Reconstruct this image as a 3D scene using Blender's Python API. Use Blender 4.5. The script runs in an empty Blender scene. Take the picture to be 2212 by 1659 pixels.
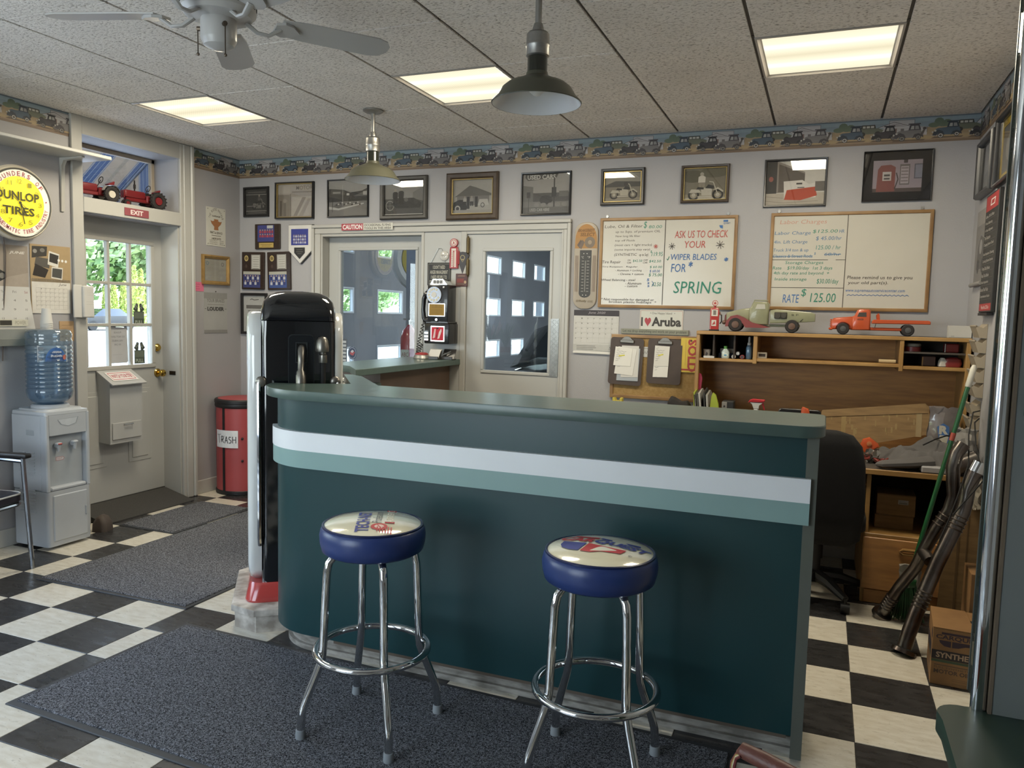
import bpy, bmesh, math, random
from math import pi, sin, cos, radians as rad
from mathutils import Matrix, Vector
random.seed(7)
S = bpy.context.scene
COL = S.collection
H = 2.7265                      # ceiling height
XL, XR, YB, YF = -4.61, 0.775, 5.31, -1.25   # side walls, back wall, front wall

def lin(h):
    if not isinstance(h, str): return h
    h = h.lstrip('#'); o = []
    for i in (0, 2, 4):
        c = int(h[i:i+2], 16) / 255
        o.append(c / 12.92 if c <= .04045 else ((c + .055) / 1.055) ** 2.4)
    return (o[0], o[1], o[2], 1)

# ---------------------------------------------------------------- camera
cam = bpy.data.cameras.new('camera'); cam.sensor_width = 36; cam.lens = 1685.17 / 2212 * 36
cam.clip_start = .02; cam.clip_end = 500
camo = bpy.data.objects.new('camera', cam); COL.objects.link(camo); S.camera = camo
_y, _p, _r = .3792, .0875, .0240
_f = Vector((-sin(_y) * cos(_p), cos(_y) * cos(_p), -sin(_p))); _rt = Vector((cos(_y), sin(_y), 0)); _u = _rt.cross(_f)
_R = cos(_r) * _rt + sin(_r) * _u; _U = -sin(_r) * _rt + cos(_r) * _u
camo.matrix_world = Matrix(((_R.x, _U.x, -_f.x, 0), (_R.y, _U.y, -_f.y, 0), (_R.z, _U.z, -_f.z, 1.4913), (0, 0, 0, 1)))
# ---------------------------------------------------------------- world, sun, window light, exposure
W = bpy.data.worlds.new('sky'); S.world = W; W.use_nodes = True
nt = W.node_tree; bg = nt.nodes['Background']
tc = nt.nodes.new('ShaderNodeTexCoord'); sep = nt.nodes.new('ShaderNodeSeparateXYZ'); rp = nt.nodes.new('ShaderNodeValToRGB')
nt.links.new(tc.outputs['Generated'], sep.inputs[0]); nt.links.new(sep.outputs['Z'], rp.inputs[0]); nt.links.new(rp.outputs[0], bg.inputs[0])
rp.color_ramp.elements[0].color = (.90, .94, 1, 1); rp.color_ramp.elements[1].color = (.30, .50, .95, 1)
bg.inputs[1].default_value = 8.0
def light(name, kind, loc, direction, energy, color, **kw):
    l = bpy.data.lights.new(name, kind); l.energy = energy; l.color = color
    for k, v in kw.items(): setattr(l, k, v)
    o = bpy.data.objects.new(name, l); COL.objects.link(o); o.location = loc
    o.rotation_euler = Vector(direction).to_track_quat('-Z', 'Y').to_euler(); return o
light('sun', 'SUN', (0, 20, 20), (-.30, -.45, -.85), 13.0, (1, .95, .86), angle=rad(1))
# daylight coming in through the shop windows behind the camera and beside it
for nm, p, d, sx, sy in (('front_window_portal', (-2.85, YF - .19, 1.45), (0, 1, 0), 2.3, 1.9), ('side_window_portal', (XL - .29, 1.0, 1.5), (1, 0, 0), 3.2, 1.3), ('entrance_portal', (XL - .29, 4.24, 1.5), (1, 0, 0), .6, .95)):
    light(nm, 'AREA', p, d, 1, (1, 1, 1), shape='RECTANGLE', size=sx, size_y=sy).data.cycles.is_portal = True
light('garage_fill', 'AREA', (-1.2, 9.5, 3.05), (0, 0, -1), 230, (.90, .95, 1), shape='RECTANGLE', size=3, size_y=5)  # unseen fill lamp added under the garage ceiling to brighten the garage
S.view_settings.view_transform = 'Standard'; S.view_settings.look = 'None'; S.view_settings.gamma = 1
S.view_settings.use_curve_mapping = False; S.view_settings.exposure = 0.6
S.cycles.max_bounces = 8; S.cycles.diffuse_bounces = 4; S.cycles.glossy_bounces = 4; S.cycles.transmission_bounces = 6
S.cycles.transparent_max_bounces = 24; S.cycles.sample_clamp_indirect = 4; S.cycles.caustics_reflective = False; S.cycles.caustics_refractive = False

# ---------------------------------------------------------------- materials
MATS = {}
def mat(name, col='808080', rough=.5, metal=0, var=.10, vs=6, bump=0, bs=60, coat=0, spec=.5, emit=0, col2=None, stretch=None, det=3, hard=None, randv=0):
    """Principled material whose colour drifts with a noise between col and col2 (or darker/lighter col)."""
    if name in MATS: return MATS[name]
    m = bpy.data.materials.new(name); m.use_nodes = True; n = m.node_tree; b = n.nodes['Principled BSDF']
    c = lin(col); k2 = lin(col2) if col2 else tuple(max(0, x * (1 - var)) for x in c[:3]) + (1,)
    tc = n.nodes.new('ShaderNodeTexCoord'); mp = n.nodes.new('ShaderNodeMapping'); n.links.new(tc.outputs['Object'], mp.inputs[0])
    if stretch: mp.inputs['Scale'].default_value = stretch
    no = n.nodes.new('ShaderNodeTexNoise'); no.inputs['Scale'].default_value = vs; no.inputs['Detail'].default_value = det
    n.links.new(mp.outputs[0], no.inputs['Vector'])
    r = n.nodes.new('ShaderNodeValToRGB'); r.color_ramp.elements[0].color = k2; r.color_ramp.elements[1].color = c
    lo, hi = hard if hard else (.35, .65)
    r.color_ramp.elements[0].position = lo; r.color_ramp.elements[1].position = hi
    n.links.new(no.outputs['Fac'], r.inputs[0]); out = r.outputs[0]
    if randv:
        oi = n.nodes.new('ShaderNodeObjectInfo'); hs = n.nodes.new('ShaderNodeHueSaturation'); ma = n.nodes.new('ShaderNodeMapRange')
        ma.inputs['To Min'].default_value = 1 - randv; ma.inputs['To Max'].default_value = 1 + randv
        n.links.new(oi.outputs['Random'], ma.inputs[0]); n.links.new(ma.outputs[0], hs.inputs['Value']); n.links.new(out, hs.inputs['Color']); out = hs.outputs[0]
    n.links.new(out, b.inputs['Base Color'])
    b.inputs['Roughness'].default_value = rough; b.inputs['Metallic'].default_value = metal; b.inputs['Specular IOR Level'].default_value = spec
    b.inputs['Coat Weight'].default_value = coat; b.inputs['Coat Roughness'].default_value = .06
    if emit: n.links.new(out, b.inputs['Emission Color']); b.inputs['Emission Strength'].default_value = emit
    if bump:
        nb = n.nodes.new('ShaderNodeTexNoise'); nb.inputs['Scale'].default_value = bs; nb.inputs['Detail'].default_value = 3
        n.links.new(mp.outputs[0], nb.inputs['Vector']); bu = n.nodes.new('ShaderNodeBump'); bu.inputs['Strength'].default_value = bump; bu.inputs['Distance'].default_value = .01
        n.links.new(nb.outputs['Fac'], bu.inputs['Height']); n.links.new(bu.outputs[0], b.inputs['Normal'])
    MATS[name] = m; return m
def glassy(name, tint='ffffff', refl=1.0, ior=1.45, body=0, bodycol='ffffff', rough=0):
    """Thin clear sheet: see-through, with Fresnel reflection; body mixes in a little diffuse plastic."""
    if name in MATS: return MATS[name]
    m = bpy.data.materials.new(name); m.use_nodes = True; n = m.node_tree; n.nodes.clear()
    o = n.nodes.new('ShaderNodeOutputMaterial'); tr = n.nodes.new('ShaderNodeBsdfTransparent'); gl = n.nodes.new('ShaderNodeBsdfGlossy'); mx = n.nodes.new('ShaderNodeMixShader')
    f0 = ((ior - 1) / (ior + 1)) ** 2 * 2      # Schlick reflectance of both faces, the same from either side
    lw = n.nodes.new('ShaderNodeLayerWeight'); lw.inputs[0].default_value = .5; gl.inputs['Roughness'].default_value = rough
    pw = n.nodes.new('ShaderNodeMath'); pw.operation = 'POWER'; pw.inputs[1].default_value = 5; n.links.new(lw.outputs['Facing'], pw.inputs[0])
    mu = n.nodes.new('ShaderNodeMath'); mu.operation = 'MULTIPLY_ADD'; mu.inputs[1].default_value = (1 - f0) * refl; mu.inputs[2].default_value = f0 * refl; n.links.new(pw.outputs[0], mu.inputs[0])
    no = n.nodes.new('ShaderNodeTexNoise'); no.inputs['Scale'].default_value = 3
    cr = n.nodes.new('ShaderNodeValToRGB'); t = lin(tint); cr.color_ramp.elements[0].color = tuple(x * .97 for x in t[:3]) + (1,); cr.color_ramp.elements[1].color = t
    n.links.new(no.outputs[0], cr.inputs[0]); n.links.new(cr.outputs[0], tr.inputs[0]); src = tr.outputs[0]
    if body:
        d = n.nodes.new('ShaderNodeBsdfDiffuse'); d.inputs[0].default_value = lin(bodycol); m2 = n.nodes.new('ShaderNodeMixShader'); m2.inputs[0].default_value = body
        n.links.new(src, m2.inputs[1]); n.links.new(d.outputs[0], m2.inputs[2]); src = m2.outputs[0]
    n.links.new(mu.outputs[0], mx.inputs[0]); n.links.new(src, mx.inputs[1]); n.links.new(gl.outputs[0], mx.inputs[2]); n.links.new(mx.outputs[0], o.inputs[0])
    MATS[name] = m; return m
def print_mat():
    if 'print' in MATS: return MATS['print']
    m = bpy.data.materials.new('print_ink'); m.use_nodes = True; n = m.node_tree; b = n.nodes['Principled BSDF']
    a = n.nodes.new('ShaderNodeAttribute'); a.attribute_name = 'Col'; tcn = n.nodes.new('ShaderNodeTexCoord')
    no = n.nodes.new('ShaderNodeTexNoise'); no.inputs['Scale'].default_value = 30; n.links.new(tcn.outputs['Object'], no.inputs['Vector'])
    mr = n.nodes.new('ShaderNodeMapRange'); mr.inputs['To Min'].default_value = .90; mr.inputs['To Max'].default_value = 1.08; n.links.new(no.outputs['Fac'], mr.inputs[0])
    hs = n.nodes.new('ShaderNodeHueSaturation'); n.links.new(mr.outputs[0], hs.inputs['Value']); n.links.new(a.outputs['Color'], hs.inputs['Color'])
    n.links.new(hs.outputs[0], b.inputs['Base Color']); b.inputs['Roughness'].default_value = .55
    MATS['print'] = m; return m
def carpet_mat(name, dark, light_, scale=260):
    m = bpy.data.materials.new(name); m.use_nodes = True; n = m.node_tree; b = n.nodes['Principled BSDF']
    t = n.nodes.new('ShaderNodeTexCoord'); v = n.nodes.new('ShaderNodeTexNoise'); v.inputs['Scale'].default_value = scale; v.inputs['Detail'].default_value = 1; v.inputs['Distortion'].default_value = 1.5
    n.links.new(t.outputs['Object'], v.inputs['Vector']); r = n.nodes.new('ShaderNodeValToRGB')
    r.color_ramp.elements[0].position = .40; r.color_ramp.elements[1].position = .64; r.color_ramp.elements[0].color = lin(dark); r.color_ramp.elements[1].color = lin(light_)
    n.links.new(v.outputs['Fac'], r.inputs[0]); n.links.new(r.outputs[0], b.inputs['Base Color']); b.inputs['Roughness'].default_value = 1; b.inputs['Specular IOR Level'].default_value = .1
    bu = n.nodes.new('ShaderNodeBump'); bu.inputs['Strength'].default_value = .9; bu.inputs['Distance'].default_value = .006
    n.links.new(v.outputs['Fac'], bu.inputs['Height']); n.links.new(bu.outputs[0], b.inputs['Normal']); MATS[name] = m; return m
def tile_mat(name, base, fleck1, fleck2, rough):
    m = bpy.data.materials.new(name); m.use_nodes = True; n = m.node_tree; b = n.nodes['Principled BSDF']
    t = n.nodes.new('ShaderNodeTexCoord'); oi = n.nodes.new('ShaderNodeObjectInfo'); ad = n.nodes.new('ShaderNodeVectorMath'); ad.operation = 'ADD'
    mp = n.nodes.new('ShaderNodeMapping'); mp.inputs['Scale'].default_value = (1, 3, 1); mp.inputs['Rotation'].default_value = (0, 0, .5)
    cb = n.nodes.new('ShaderNodeCombineXYZ'); sc = n.nodes.new('ShaderNodeMath'); sc.operation = 'MULTIPLY'; sc.inputs[1].default_value = 50
    n.links.new(oi.outputs['Random'], sc.inputs[0]); n.links.new(sc.outputs[0], cb.inputs[0]); n.links.new(t.outputs['Object'], mp.inputs[0])
    n.links.new(mp.outputs[0], ad.inputs[0]); n.links.new(cb.outputs[0], ad.inputs[1])
    def ramp(scale, lo, hi, c0, c1, det=4):
        x = n.nodes.new('ShaderNodeTexNoise'); x.inputs['Scale'].default_value = scale; x.inputs['Detail'].default_value = det; n.links.new(ad.outputs[0], x.inputs['Vector'])
        r = n.nodes.new('ShaderNodeValToRGB'); r.color_ramp.elements[0].position = lo; r.color_ramp.elements[1].position = hi
        r.color_ramp.elements[0].color = c0; r.color_ramp.elements[1].color = c1; n.links.new(x.outputs['Fac'], r.inputs[0]); return r
    a = ramp(14, .35, .7, lin(base), lin(fleck1)); k = ramp(55, .66, .74, (0, 0, 0, 1), (1, 1, 1, 1), 2)
    mx = n.nodes.new('ShaderNodeMixRGB'); n.links.new(k.outputs[0], mx.inputs[0]); n.links.new(a.outputs[0], mx.inputs[1]); mx.inputs[2].default_value = lin(fleck2)
    n.links.new(mx.outputs[0], b.inputs['Base Color']); rr = ramp(9, .3, .7, (rough - .08,) * 3 + (1,), (rough + .12,) * 3 + (1,)); n.links.new(rr.outputs[0], b.inputs['Roughness'])
    MATS[name] = m; return m
def ceiling_mat():
    m = bpy.data.materials.new('fissured_ceiling_tile'); m.use_nodes = True; n = m.node_tree; b = n.nodes['Principled BSDF']
    t = n.nodes.new('ShaderNodeTexCoord'); oi = n.nodes.new('ShaderNodeObjectInfo'); ad = n.nodes.new('ShaderNodeVectorMath'); ad.operation = 'ADD'
    cb = n.nodes.new('ShaderNodeCombineXYZ'); sc = n.nodes.new('ShaderNodeMath'); sc.operation = 'MULTIPLY'; sc.inputs[1].default_value = 40
    n.links.new(oi.outputs['Random'], sc.inputs[0]); n.links.new(sc.outputs[0], cb.inputs[0]); n.links.new(t.outputs['Object'], ad.inputs[0]); n.links.new(cb.outputs[0], ad.inputs[1])
    mp = n.nodes.new('ShaderNodeMapping'); mp.inputs['Scale'].default_value = (1, 1.8, 1); n.links.new(ad.outputs[0], mp.inputs[0])
    x = n.nodes.new('ShaderNodeTexNoise'); x.inputs['Scale'].default_value = 62; x.inputs['Detail'].default_value = 2; x.inputs['Distortion'].default_value = .6; n.links.new(mp.outputs[0], x.inputs['Vector'])
    r = n.nodes.new('ShaderNodeValToRGB'); e = r.color_ramp.elements; e[0].position = .30; e[1].position = .47; e[0].color = lin('a89f95'); e[1].color = lin('ece6de')
    n.links.new(x.outputs['Fac'], r.inputs[0])
    y = n.nodes.new('ShaderNodeTexNoise'); y.inputs['Scale'].default_value = 4; n.links.new(ad.outputs[0], y.inputs['Vector'])
    mr = n.nodes.new('ShaderNodeMapRange'); mr.inputs['To Min'].default_value = .88; mr.inputs['To Max'].default_value = 1.08; n.links.new(y.outputs['Fac'], mr.inputs[0])
    hs = n.nodes.new('ShaderNodeHueSaturation'); n.links.new(mr.outputs[0], hs.inputs['Value']); n.links.new(r.outputs[0], hs.inputs['Color']); n.links.new(hs.outputs[0], b.inputs['Base Color'])
    bu = n.nodes.new('ShaderNodeBump'); bu.inputs['Strength'].default_value = .8; bu.inputs['Distance'].default_value = .004
    n.links.new(x.outputs['Fac'], bu.inputs['Height']); n.links.new(bu.outputs[0], b.inputs['Normal']); b.inputs['Roughness'].default_value = .95; b.inputs['Specular IOR Level'].default_value = .1
    MATS['ceil'] = m; return m

# ---------------------------------------------------------------- mesh builder
def inset(poly, d):
    cx = sum(p[0] for p in poly) / len(poly); cy = sum(p[1] for p in poly) / len(poly)
    w = max(abs(p[0] - cx) for p in poly); h = max(abs(p[1] - cy) for p in poly)
    return [(cx + (p[0] - cx) * max(0, 1 - d / w), cy + (p[1] - cy) * max(0, 1 - d / h)) for p in poly]
def rrect(hx, hy, r, n=5, cx=0, cy=0):
    r = min(r, hx, hy); o = []
    for sx, sy, a in ((1, 1, 0), (-1, 1, 90), (-1, -1, 180), (1, -1, 270)):
        for i in range(n + 1):
            t = rad(a + 90 * i / n); o.append((cx + sx * (hx - r) + r * cos(t), cy + sy * (hy - r) + r * sin(t)))
    return o
def ring2(r, n=24, cx=0, cy=0, ry=None): return [(cx + r * cos(2 * pi * i / n), cy + (ry or r) * sin(2 * pi * i / n)) for i in range(n)]
class MB:
    def __init__(s): s.v = []; s.f = []; s.mi = []; s.M = Matrix.Identity(4)
    def add(s, v, f, mi=0):
        b = len(s.v); s.v += [tuple(s.M @ Vector(p)) for p in v]; s.f += [tuple(i + b for i in q) for q in f]; s.mi += [mi] * len(f); return s
    def box(s, x0, y0, z0, x1, y1, z1, b=0, seg=1, mi=0):
        x0, x1 = min(x0, x1), max(x0, x1); y0, y1 = min(y0, y1), max(y0, y1); z0, z1 = min(z0, z1), max(z0, z1)
        if not b:
            return s.add([(x0, y0, z0), (x1, y0, z0), (x1, y1, z0), (x0, y1, z0), (x0, y0, z1), (x1, y0, z1), (x1, y1, z1), (x0, y1, z1)],
                         [(0, 3, 2, 1), (4, 5, 6, 7), (0, 1, 5, 4), (1, 2, 6, 5), (2, 3, 7, 6), (3, 0, 4, 7)], mi)
        bm = bmesh.new(); bmesh.ops.create_cube(bm, size=1)
        for v in bm.verts: v.co = Vector(((x0 + x1) / 2 + v.co.x * (x1 - x0), (y0 + y1) / 2 + v.co.y * (y1 - y0), (z0 + z1) / 2 + v.co.z * (z1 - z0)))
        b = min(b, .49 * min(x1 - x0, y1 - y0, z1 - z0)); bmesh.ops.bevel(bm, geom=bm.edges[:], offset=b, segments=seg, affect='EDGES', profile=.5)
        bm.verts.index_update(); s.add([v.co[:] for v in bm.verts], [[v.index for v in f.verts] for f in bm.faces], mi); bm.free(); return s
    def loops(s, L, cap0=True, cap1=True, closed=True, mi=0, wrap=False):
        n = len(L[0]); v = [p for l in L for p in l]; f = []; m = len(L)
        for i in range(m if wrap else m - 1):
            a = i * n; b = ((i + 1) % m) * n
            for j in range(n if closed else n - 1): k = (j + 1) % n; f.append((a + j, a + k, b + k, b + j))
        if cap0 and not wrap: f.append(tuple(range(n))[::-1])
        if cap1 and not wrap: f.append(tuple(range((m - 1) * n, m * n)))
        return s.add(v, f, mi)
    def cyl(s, p0, p1, r0, r1=None, n=14, mi=0, cap=True):
        return s.tube([p0, p1], [r0, r0 if r1 is None else r1], n, mi=mi, cap=cap)
    def tube(s, pts, r, n=8, closed=False, cap=True, mi=0, flat=1):
        P = [Vector(p) for p in pts]; m = len(P); R = r if isinstance(r, (list, tuple)) else [r] * m; L = []
        T = []
        for i in range(m):
            a = P[i - 1] if (i or closed) else P[0]; b = P[(i + 1) % m] if (i < m - 1 or closed) else P[-1]; T.append((b - a).normalized())
        ref = Vector((0, 0, 1)) if abs(T[0].z) < .9 else Vector((1, 0, 0)); u = (ref - T[0] * ref.dot(T[0])).normalized()
        for i in range(m):
            u = (u - T[i] * u.dot(T[i])).normalized(); w = T[i].cross(u)
            L.append([tuple(P[i] + R[i] * (u * cos(2 * pi * k / n) * flat + w * sin(2 * pi * k / n))) for k in range(n)])
        return s.loops(L, cap, cap, True, mi, closed)
    def lathe(s, prof, n=24, c=(0, 0, 0), mi=0, cap=True):
        return s.loops([[(c[0] + r * cos(2 * pi * k / n), c[1] + r * sin(2 * pi * k / n), c[2] + z) for k in range(n)] for r, z in prof], cap, cap, True, mi)
    def loft(s, secs, n=5, mi=0, cx=0, cy=0):      # rounded rectangles (z, hx, hy, r)
        return s.loops([[(x, y, q[0]) for x, y in rrect(q[1], q[2], q[3], n, cx + (q[4] if len(q) > 4 else 0), cy + (q[5] if len(q) > 5 else 0))] for q in secs], mi=mi)
    def prism(s, poly, a0, a1, pl='xz', bev=0, mi=0, both=False):
        mp = {'xz': lambda p, a: (p[0], a, p[1]), 'xy': lambda p, a: (p[0], p[1], a), 'yz': lambda p, a: (a, p[0], p[1])}[pl]
        if not bev: L = [(poly, a0), (poly, a1)]
        else:
            d = bev if a1 > a0 else -bev; ip = inset(poly, abs(bev)); mid = inset(poly, abs(bev) * .3); one = abs(bev) <= .004
            L = ([(ip, a0)] + ([] if one else [(mid, a0 + d * .3)]) + [(poly, a0 + d)] if both else [(poly, a0)]) + [(poly, a1 - d)] + ([] if one else [(mid, a1 - d * .3)]) + [(ip, a1)]
        return s.loops([[mp(p, a) for p in q] for q, a in L], mi=mi)
    def sphere(s, c, r, n=12, mi=0, sc=(1, 1, 1)):
        k = n // 2; L = []
        for i in range(k + 1):
            t = pi * (i if 0 < i < k else (.02 if i == 0 else k - .02)) / k
            L.append([(c[0] + r * sc[0] * sin(t) * cos(2 * pi * j / n), c[1] + r * sc[1] * sin(t) * sin(2 * pi * j / n), c[2] + r * sc[2] * cos(t)) for j in range(n)])
        return s.loops(L, mi=mi)
    def frame(s, w, h, prof, mi=0, back=0):         # picture moulding centred on 0: prof = [(inset, y)]
        L = [[(-w / 2 + i, y, -h / 2 + i), (w / 2 - i, y, -h / 2 + i), (w / 2 - i, y, h / 2 - i), (-w / 2 + i, y, h / 2 - i)] for i, y in prof]
        return s.loops(L, False, False, True, mi)
    def build(s, name, mats=None, parent=None, ang=35, loc=None):
        me = bpy.data.meshes.new(name); me.from_pydata(s.v, [], s.f); mats = mats if isinstance(mats, (list, tuple)) else [mats]
        for m in mats: me.materials.append(m)
        if len(mats) > 1: me.polygons.foreach_set('material_index', s.mi)
        bm = bmesh.new(); bm.from_mesh(me); bmesh.ops.recalc_face_normals(bm, faces=bm.faces[:]); bm.to_mesh(me); bm.free()
        me.polygons.foreach_set('use_smooth', [True] * len(me.polygons)); me.set_sharp_from_angle(angle=rad(ang))
        o = bpy.data.objects.new(name, me); COL.objects.link(o)
        if parent: o.parent = parent
        if loc: o.location = loc
        return o
def ob(name, m, parent, fn, ang=35):
    b = MB(); fn(b); return b.build(name, m, parent, ang)
def box(name, m, parent, *a, **k): return ob(name, m, parent, lambda b: b.box(*a, **k))
def tag(o, label=None, cat=None, group=None, kind=None):
    for k, v in (('label', label), ('category', cat), ('group', group), ('kind', kind)):
        if v: o[k] = v
    return o
def thing(name, label, cat, loc=(0, 0, 0), rot=0, group=None):
    o = bpy.data.objects.new(name, None); COL.objects.link(o); o.location = loc; o.empty_display_size = .05
    o.rotation_euler = (0, 0, rad(rot)) if not isinstance(rot, (tuple, list)) else tuple(rad(x) for x in rot)
    return tag(o, label, cat, group)
def struct(name): o = bpy.data.objects.new(name, None); COL.objects.link(o); o['kind'] = 'structure'; return o
def dup(root, loc, rot, label=None, group=None):
    def cp(o, par):
        c = o.copy(); COL.objects.link(c)
        if par: c.parent = par
        for ch in list(o.children): cp(ch, c)
        return c
    r = cp(root, None); r.location = loc; r.rotation_euler = (0, 0, rad(rot))
    if label: r['label'] = label
    if group: r['group'] = group
    return r
BACK = lambda x, z: (x, YB, z)
# ---------------------------------------------------------------- flat print: one coloured mesh of thin layers
_tx = {}
def text_mesh(t, bold=0, shear=0):
    k = (t, bold, shear)
    if k not in _tx:
        c = bpy.data.curves.new('t', 'FONT'); c.body = t; c.resolution_u = 2; c.offset = bold; c.shear = shear
        o = bpy.data.objects.new('t', c); me = o.to_mesh()
        v = [(p.co.x, p.co.y) for p in me.vertices]; f = [tuple(q.vertices) for q in me.polygons]; o.to_mesh_clear()
        bpy.data.objects.remove(o); bpy.data.curves.remove(c)
        xs = [p[0] for p in v]; ys = [p[1] for p in v]; x0, x1, y0, y1 = min(xs), max(xs), min(ys), max(ys)
        _tx[k] = ([((p[0] - x0) / (x1 - x0 or 1), (p[1] - y0) / (y1 - y0 or 1)) for p in v], f)
    return _tx[k]
LAY = 6e-5
def art(parent, items, w, h, y=0, name='print', M=None, pal={}, cx=0, cz=0, bend=None, gain=1):
    """items in a w x h box centred on (cx,cz): r=rect, p=polygon, e=ellipse, l=line, t=text fitted into a box."""
    V = []; F = []; C = []
    def put(v, f, col):
        b = len(V); off = y - LAY * (put.n + 1); put.n += 1
        for u, q in v: V.append(((u - .5) * w + cx, off, (q - .5) * h + cz))
        for g in f: F.append(tuple(i + b for i in g))
        q_ = lin(pal.get(col, col)); C.extend([tuple(min(1, x * gain) for x in q_[:3]) + (1,)] * len(v))
    put.n = 0
    for it in items:
        k = it[0]
        if k == 'r': u0, v0, u1, v1, c = it[1:6]; put([(u0, v0), (u1, v0), (u1, v1), (u0, v1)], [(0, 1, 2, 3)], c)
        elif k == 'p': put(it[1], [tuple(range(len(it[1])))], it[2])
        elif k == 'e':
            u, v, ru, rv, c = it[1:6]; n = it[6] if len(it) > 6 else 16
            put([(u + ru * cos(2 * pi * i / n), v + rv * sin(2 * pi * i / n)) for i in range(n)], [tuple(range(n))], c)
        elif k == 'o':          # ring
            u, v, ru, rv, t, c = it[1:7]; n = 24; q = []
            for i in range(n): a = 2 * pi * i / n; q += [(u + ru * cos(a), v + rv * sin(a)), (u + ru * (1 - t) * cos(a), v + rv * (1 - t) * sin(a))]
            put(q, [(2 * i, (2 * i + 2) % (2 * n), (2 * i + 3) % (2 * n), 2 * i + 1) for i in range(n)], c)
        elif k == 'l':
            pts, wd, c = it[1:4]; q = []; f = []
            for (a, b), (d, e) in zip(pts, pts[1:]):
                dx, dy = (d - a) * w, (e - b) * h; L = math.hypot(dx, dy) or 1; nx, ny = -dy / L * wd / 2 / w, dx / L * wd / 2 / h; i = len(q)
                q += [(a - nx, b - ny), (d - nx, e - ny), (d + nx, e + ny), (a + nx, b + ny)]; f.append((i, i + 1, i + 2, i + 3))
            put(q, f, c)
        elif k == 't':
            u0, v0, u1, v1, t, c = it[1:7]; o = it[7] if len(it) > 7 else {}
            v, f = text_mesh(t, o.get('bold', 0), o.get('shear', 0)); A = o.get('rot', 0)
            if A:
                cu, cv = (u0 + u1) / 2, (v0 + v1) / 2; pw, ph = (u1 - u0) * w, (v1 - v0) * h; q = []
                for a, b in v:
                    X, Y = (a - .5) * pw, (b - .5) * ph; q.append((cu + (X * cos(A) - Y * sin(A)) / w, cv + (X * sin(A) + Y * cos(A)) / h))
                put(q, f, c)
            else: put([(u0 + a * (u1 - u0), v0 + b * (v1 - v0)) for a, b in v], f, c)
    me = bpy.data.meshes.new(name)
    if bend: V = [bend(p) for p in V]
    if M: V = [tuple(M @ Vector(p)) for p in V]
    me.from_pydata(V, [], F); me.materials.append(print_mat())
    at = me.color_attributes.new('Col', 'FLOAT_COLOR', 'POINT'); at.data.foreach_set('color', [x for c in C for x in c])
    o = bpy.data.objects.new(name, me); COL.objects.link(o)
    if parent: o.parent = parent
    return o
def arc_text(t, cu, cv, r, a0, a1, hgt, col, inside=False, bold=.01):
    """letters set round a circle as separate text items (aspect 1 box)."""
    out = []; n = len(t)
    for i, ch in enumerate(t):
        if ch == ' ': continue
        a = rad(a0 + (a1 - a0) * (i + .5) / n); u, v = cu + r * cos(a), cv + r * sin(a)
        wd = min(hgt * .36, .42 * r * abs(rad(a1 - a0)) / n) * (.35 if ch == 'I' else 1); out.append(('t', u - wd, v - hgt / 2, u + wd, v + hgt / 2, ch, col, {'rot': a + (pi / 2 if inside else -pi / 2), 'bold': bold}))
    return out
# ================================================================ setting
wallm = mat('painted_wall', 'a5a3a4', rough=.6, var=.05, vs=1.5, bump=.08, bs=140)
trimm = mat('gloss_trim_paint', 'b4b2ac', rough=.35, var=.06, vs=3)
doorm = mat('door_paint', 'b2b2af', rough=.35, var=.05, vs=2)
# ---- floor of twelve inch tiles
T = .3048; FX, FY = -3.784, 2.6433
floor = struct('floor')
box('subfloor', mat('floor_grout', '3a3733', rough=.9), floor, XL - .3, YF, -.06, XR + .2, YB + .15, -.004)
blackt = tile_mat('black_vinyl_tile', '2b2a2a', '3a3939', '4e4d4d', .28); whitet = tile_mat('cream_vinyl_tile', 'd6d0c2', 'c4bba9', '928979', .34)
def tile_mesh(x0, y0, x1, y1, m):
    b = MB(); g = .0012; b.box(x0 + g, y0 + g, -.004, x1 - g, y1 - g, 0, b=.0012); return b
stuff = {0: MB(), 1: MB()}
proto = {}
for j in range(-9, 13):
    for i in range(-3, 15):
        x0, x1 = max(FX + i * T, XL), min(FX + (i + 1) * T, XR); y1, y0 = min(FY - j * T, YB), max(FY - (j + 1) * T, YF); k = (i + j) % 2
        if x1 - x0 < .01 or y1 - y0 < .01: continue
        if j > 3: stuff[k].box(x0 + .0012, y0 + .0012, -.004, x1 - .0012, y1 - .0012, 0); continue
        key = (round(x1 - x0, 3), round(y1 - y0, 3), k)
        if key not in proto:
            o = tile_mesh(-(x1 - x0) / 2, -(y1 - y0) / 2, (x1 - x0) / 2, (y1 - y0) / 2, 0).build('tile', blackt if k == 0 else whitet, floor); proto[key] = o
        else: o = proto[key].copy(); COL.objects.link(o)
        o.location = ((x0 + x1) / 2, (y0 + y1) / 2, 0)
for k in (0, 1): o = stuff[k].build('tile', blackt if k == 0 else whitet, floor); o['kind'] = 'stuff'
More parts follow.
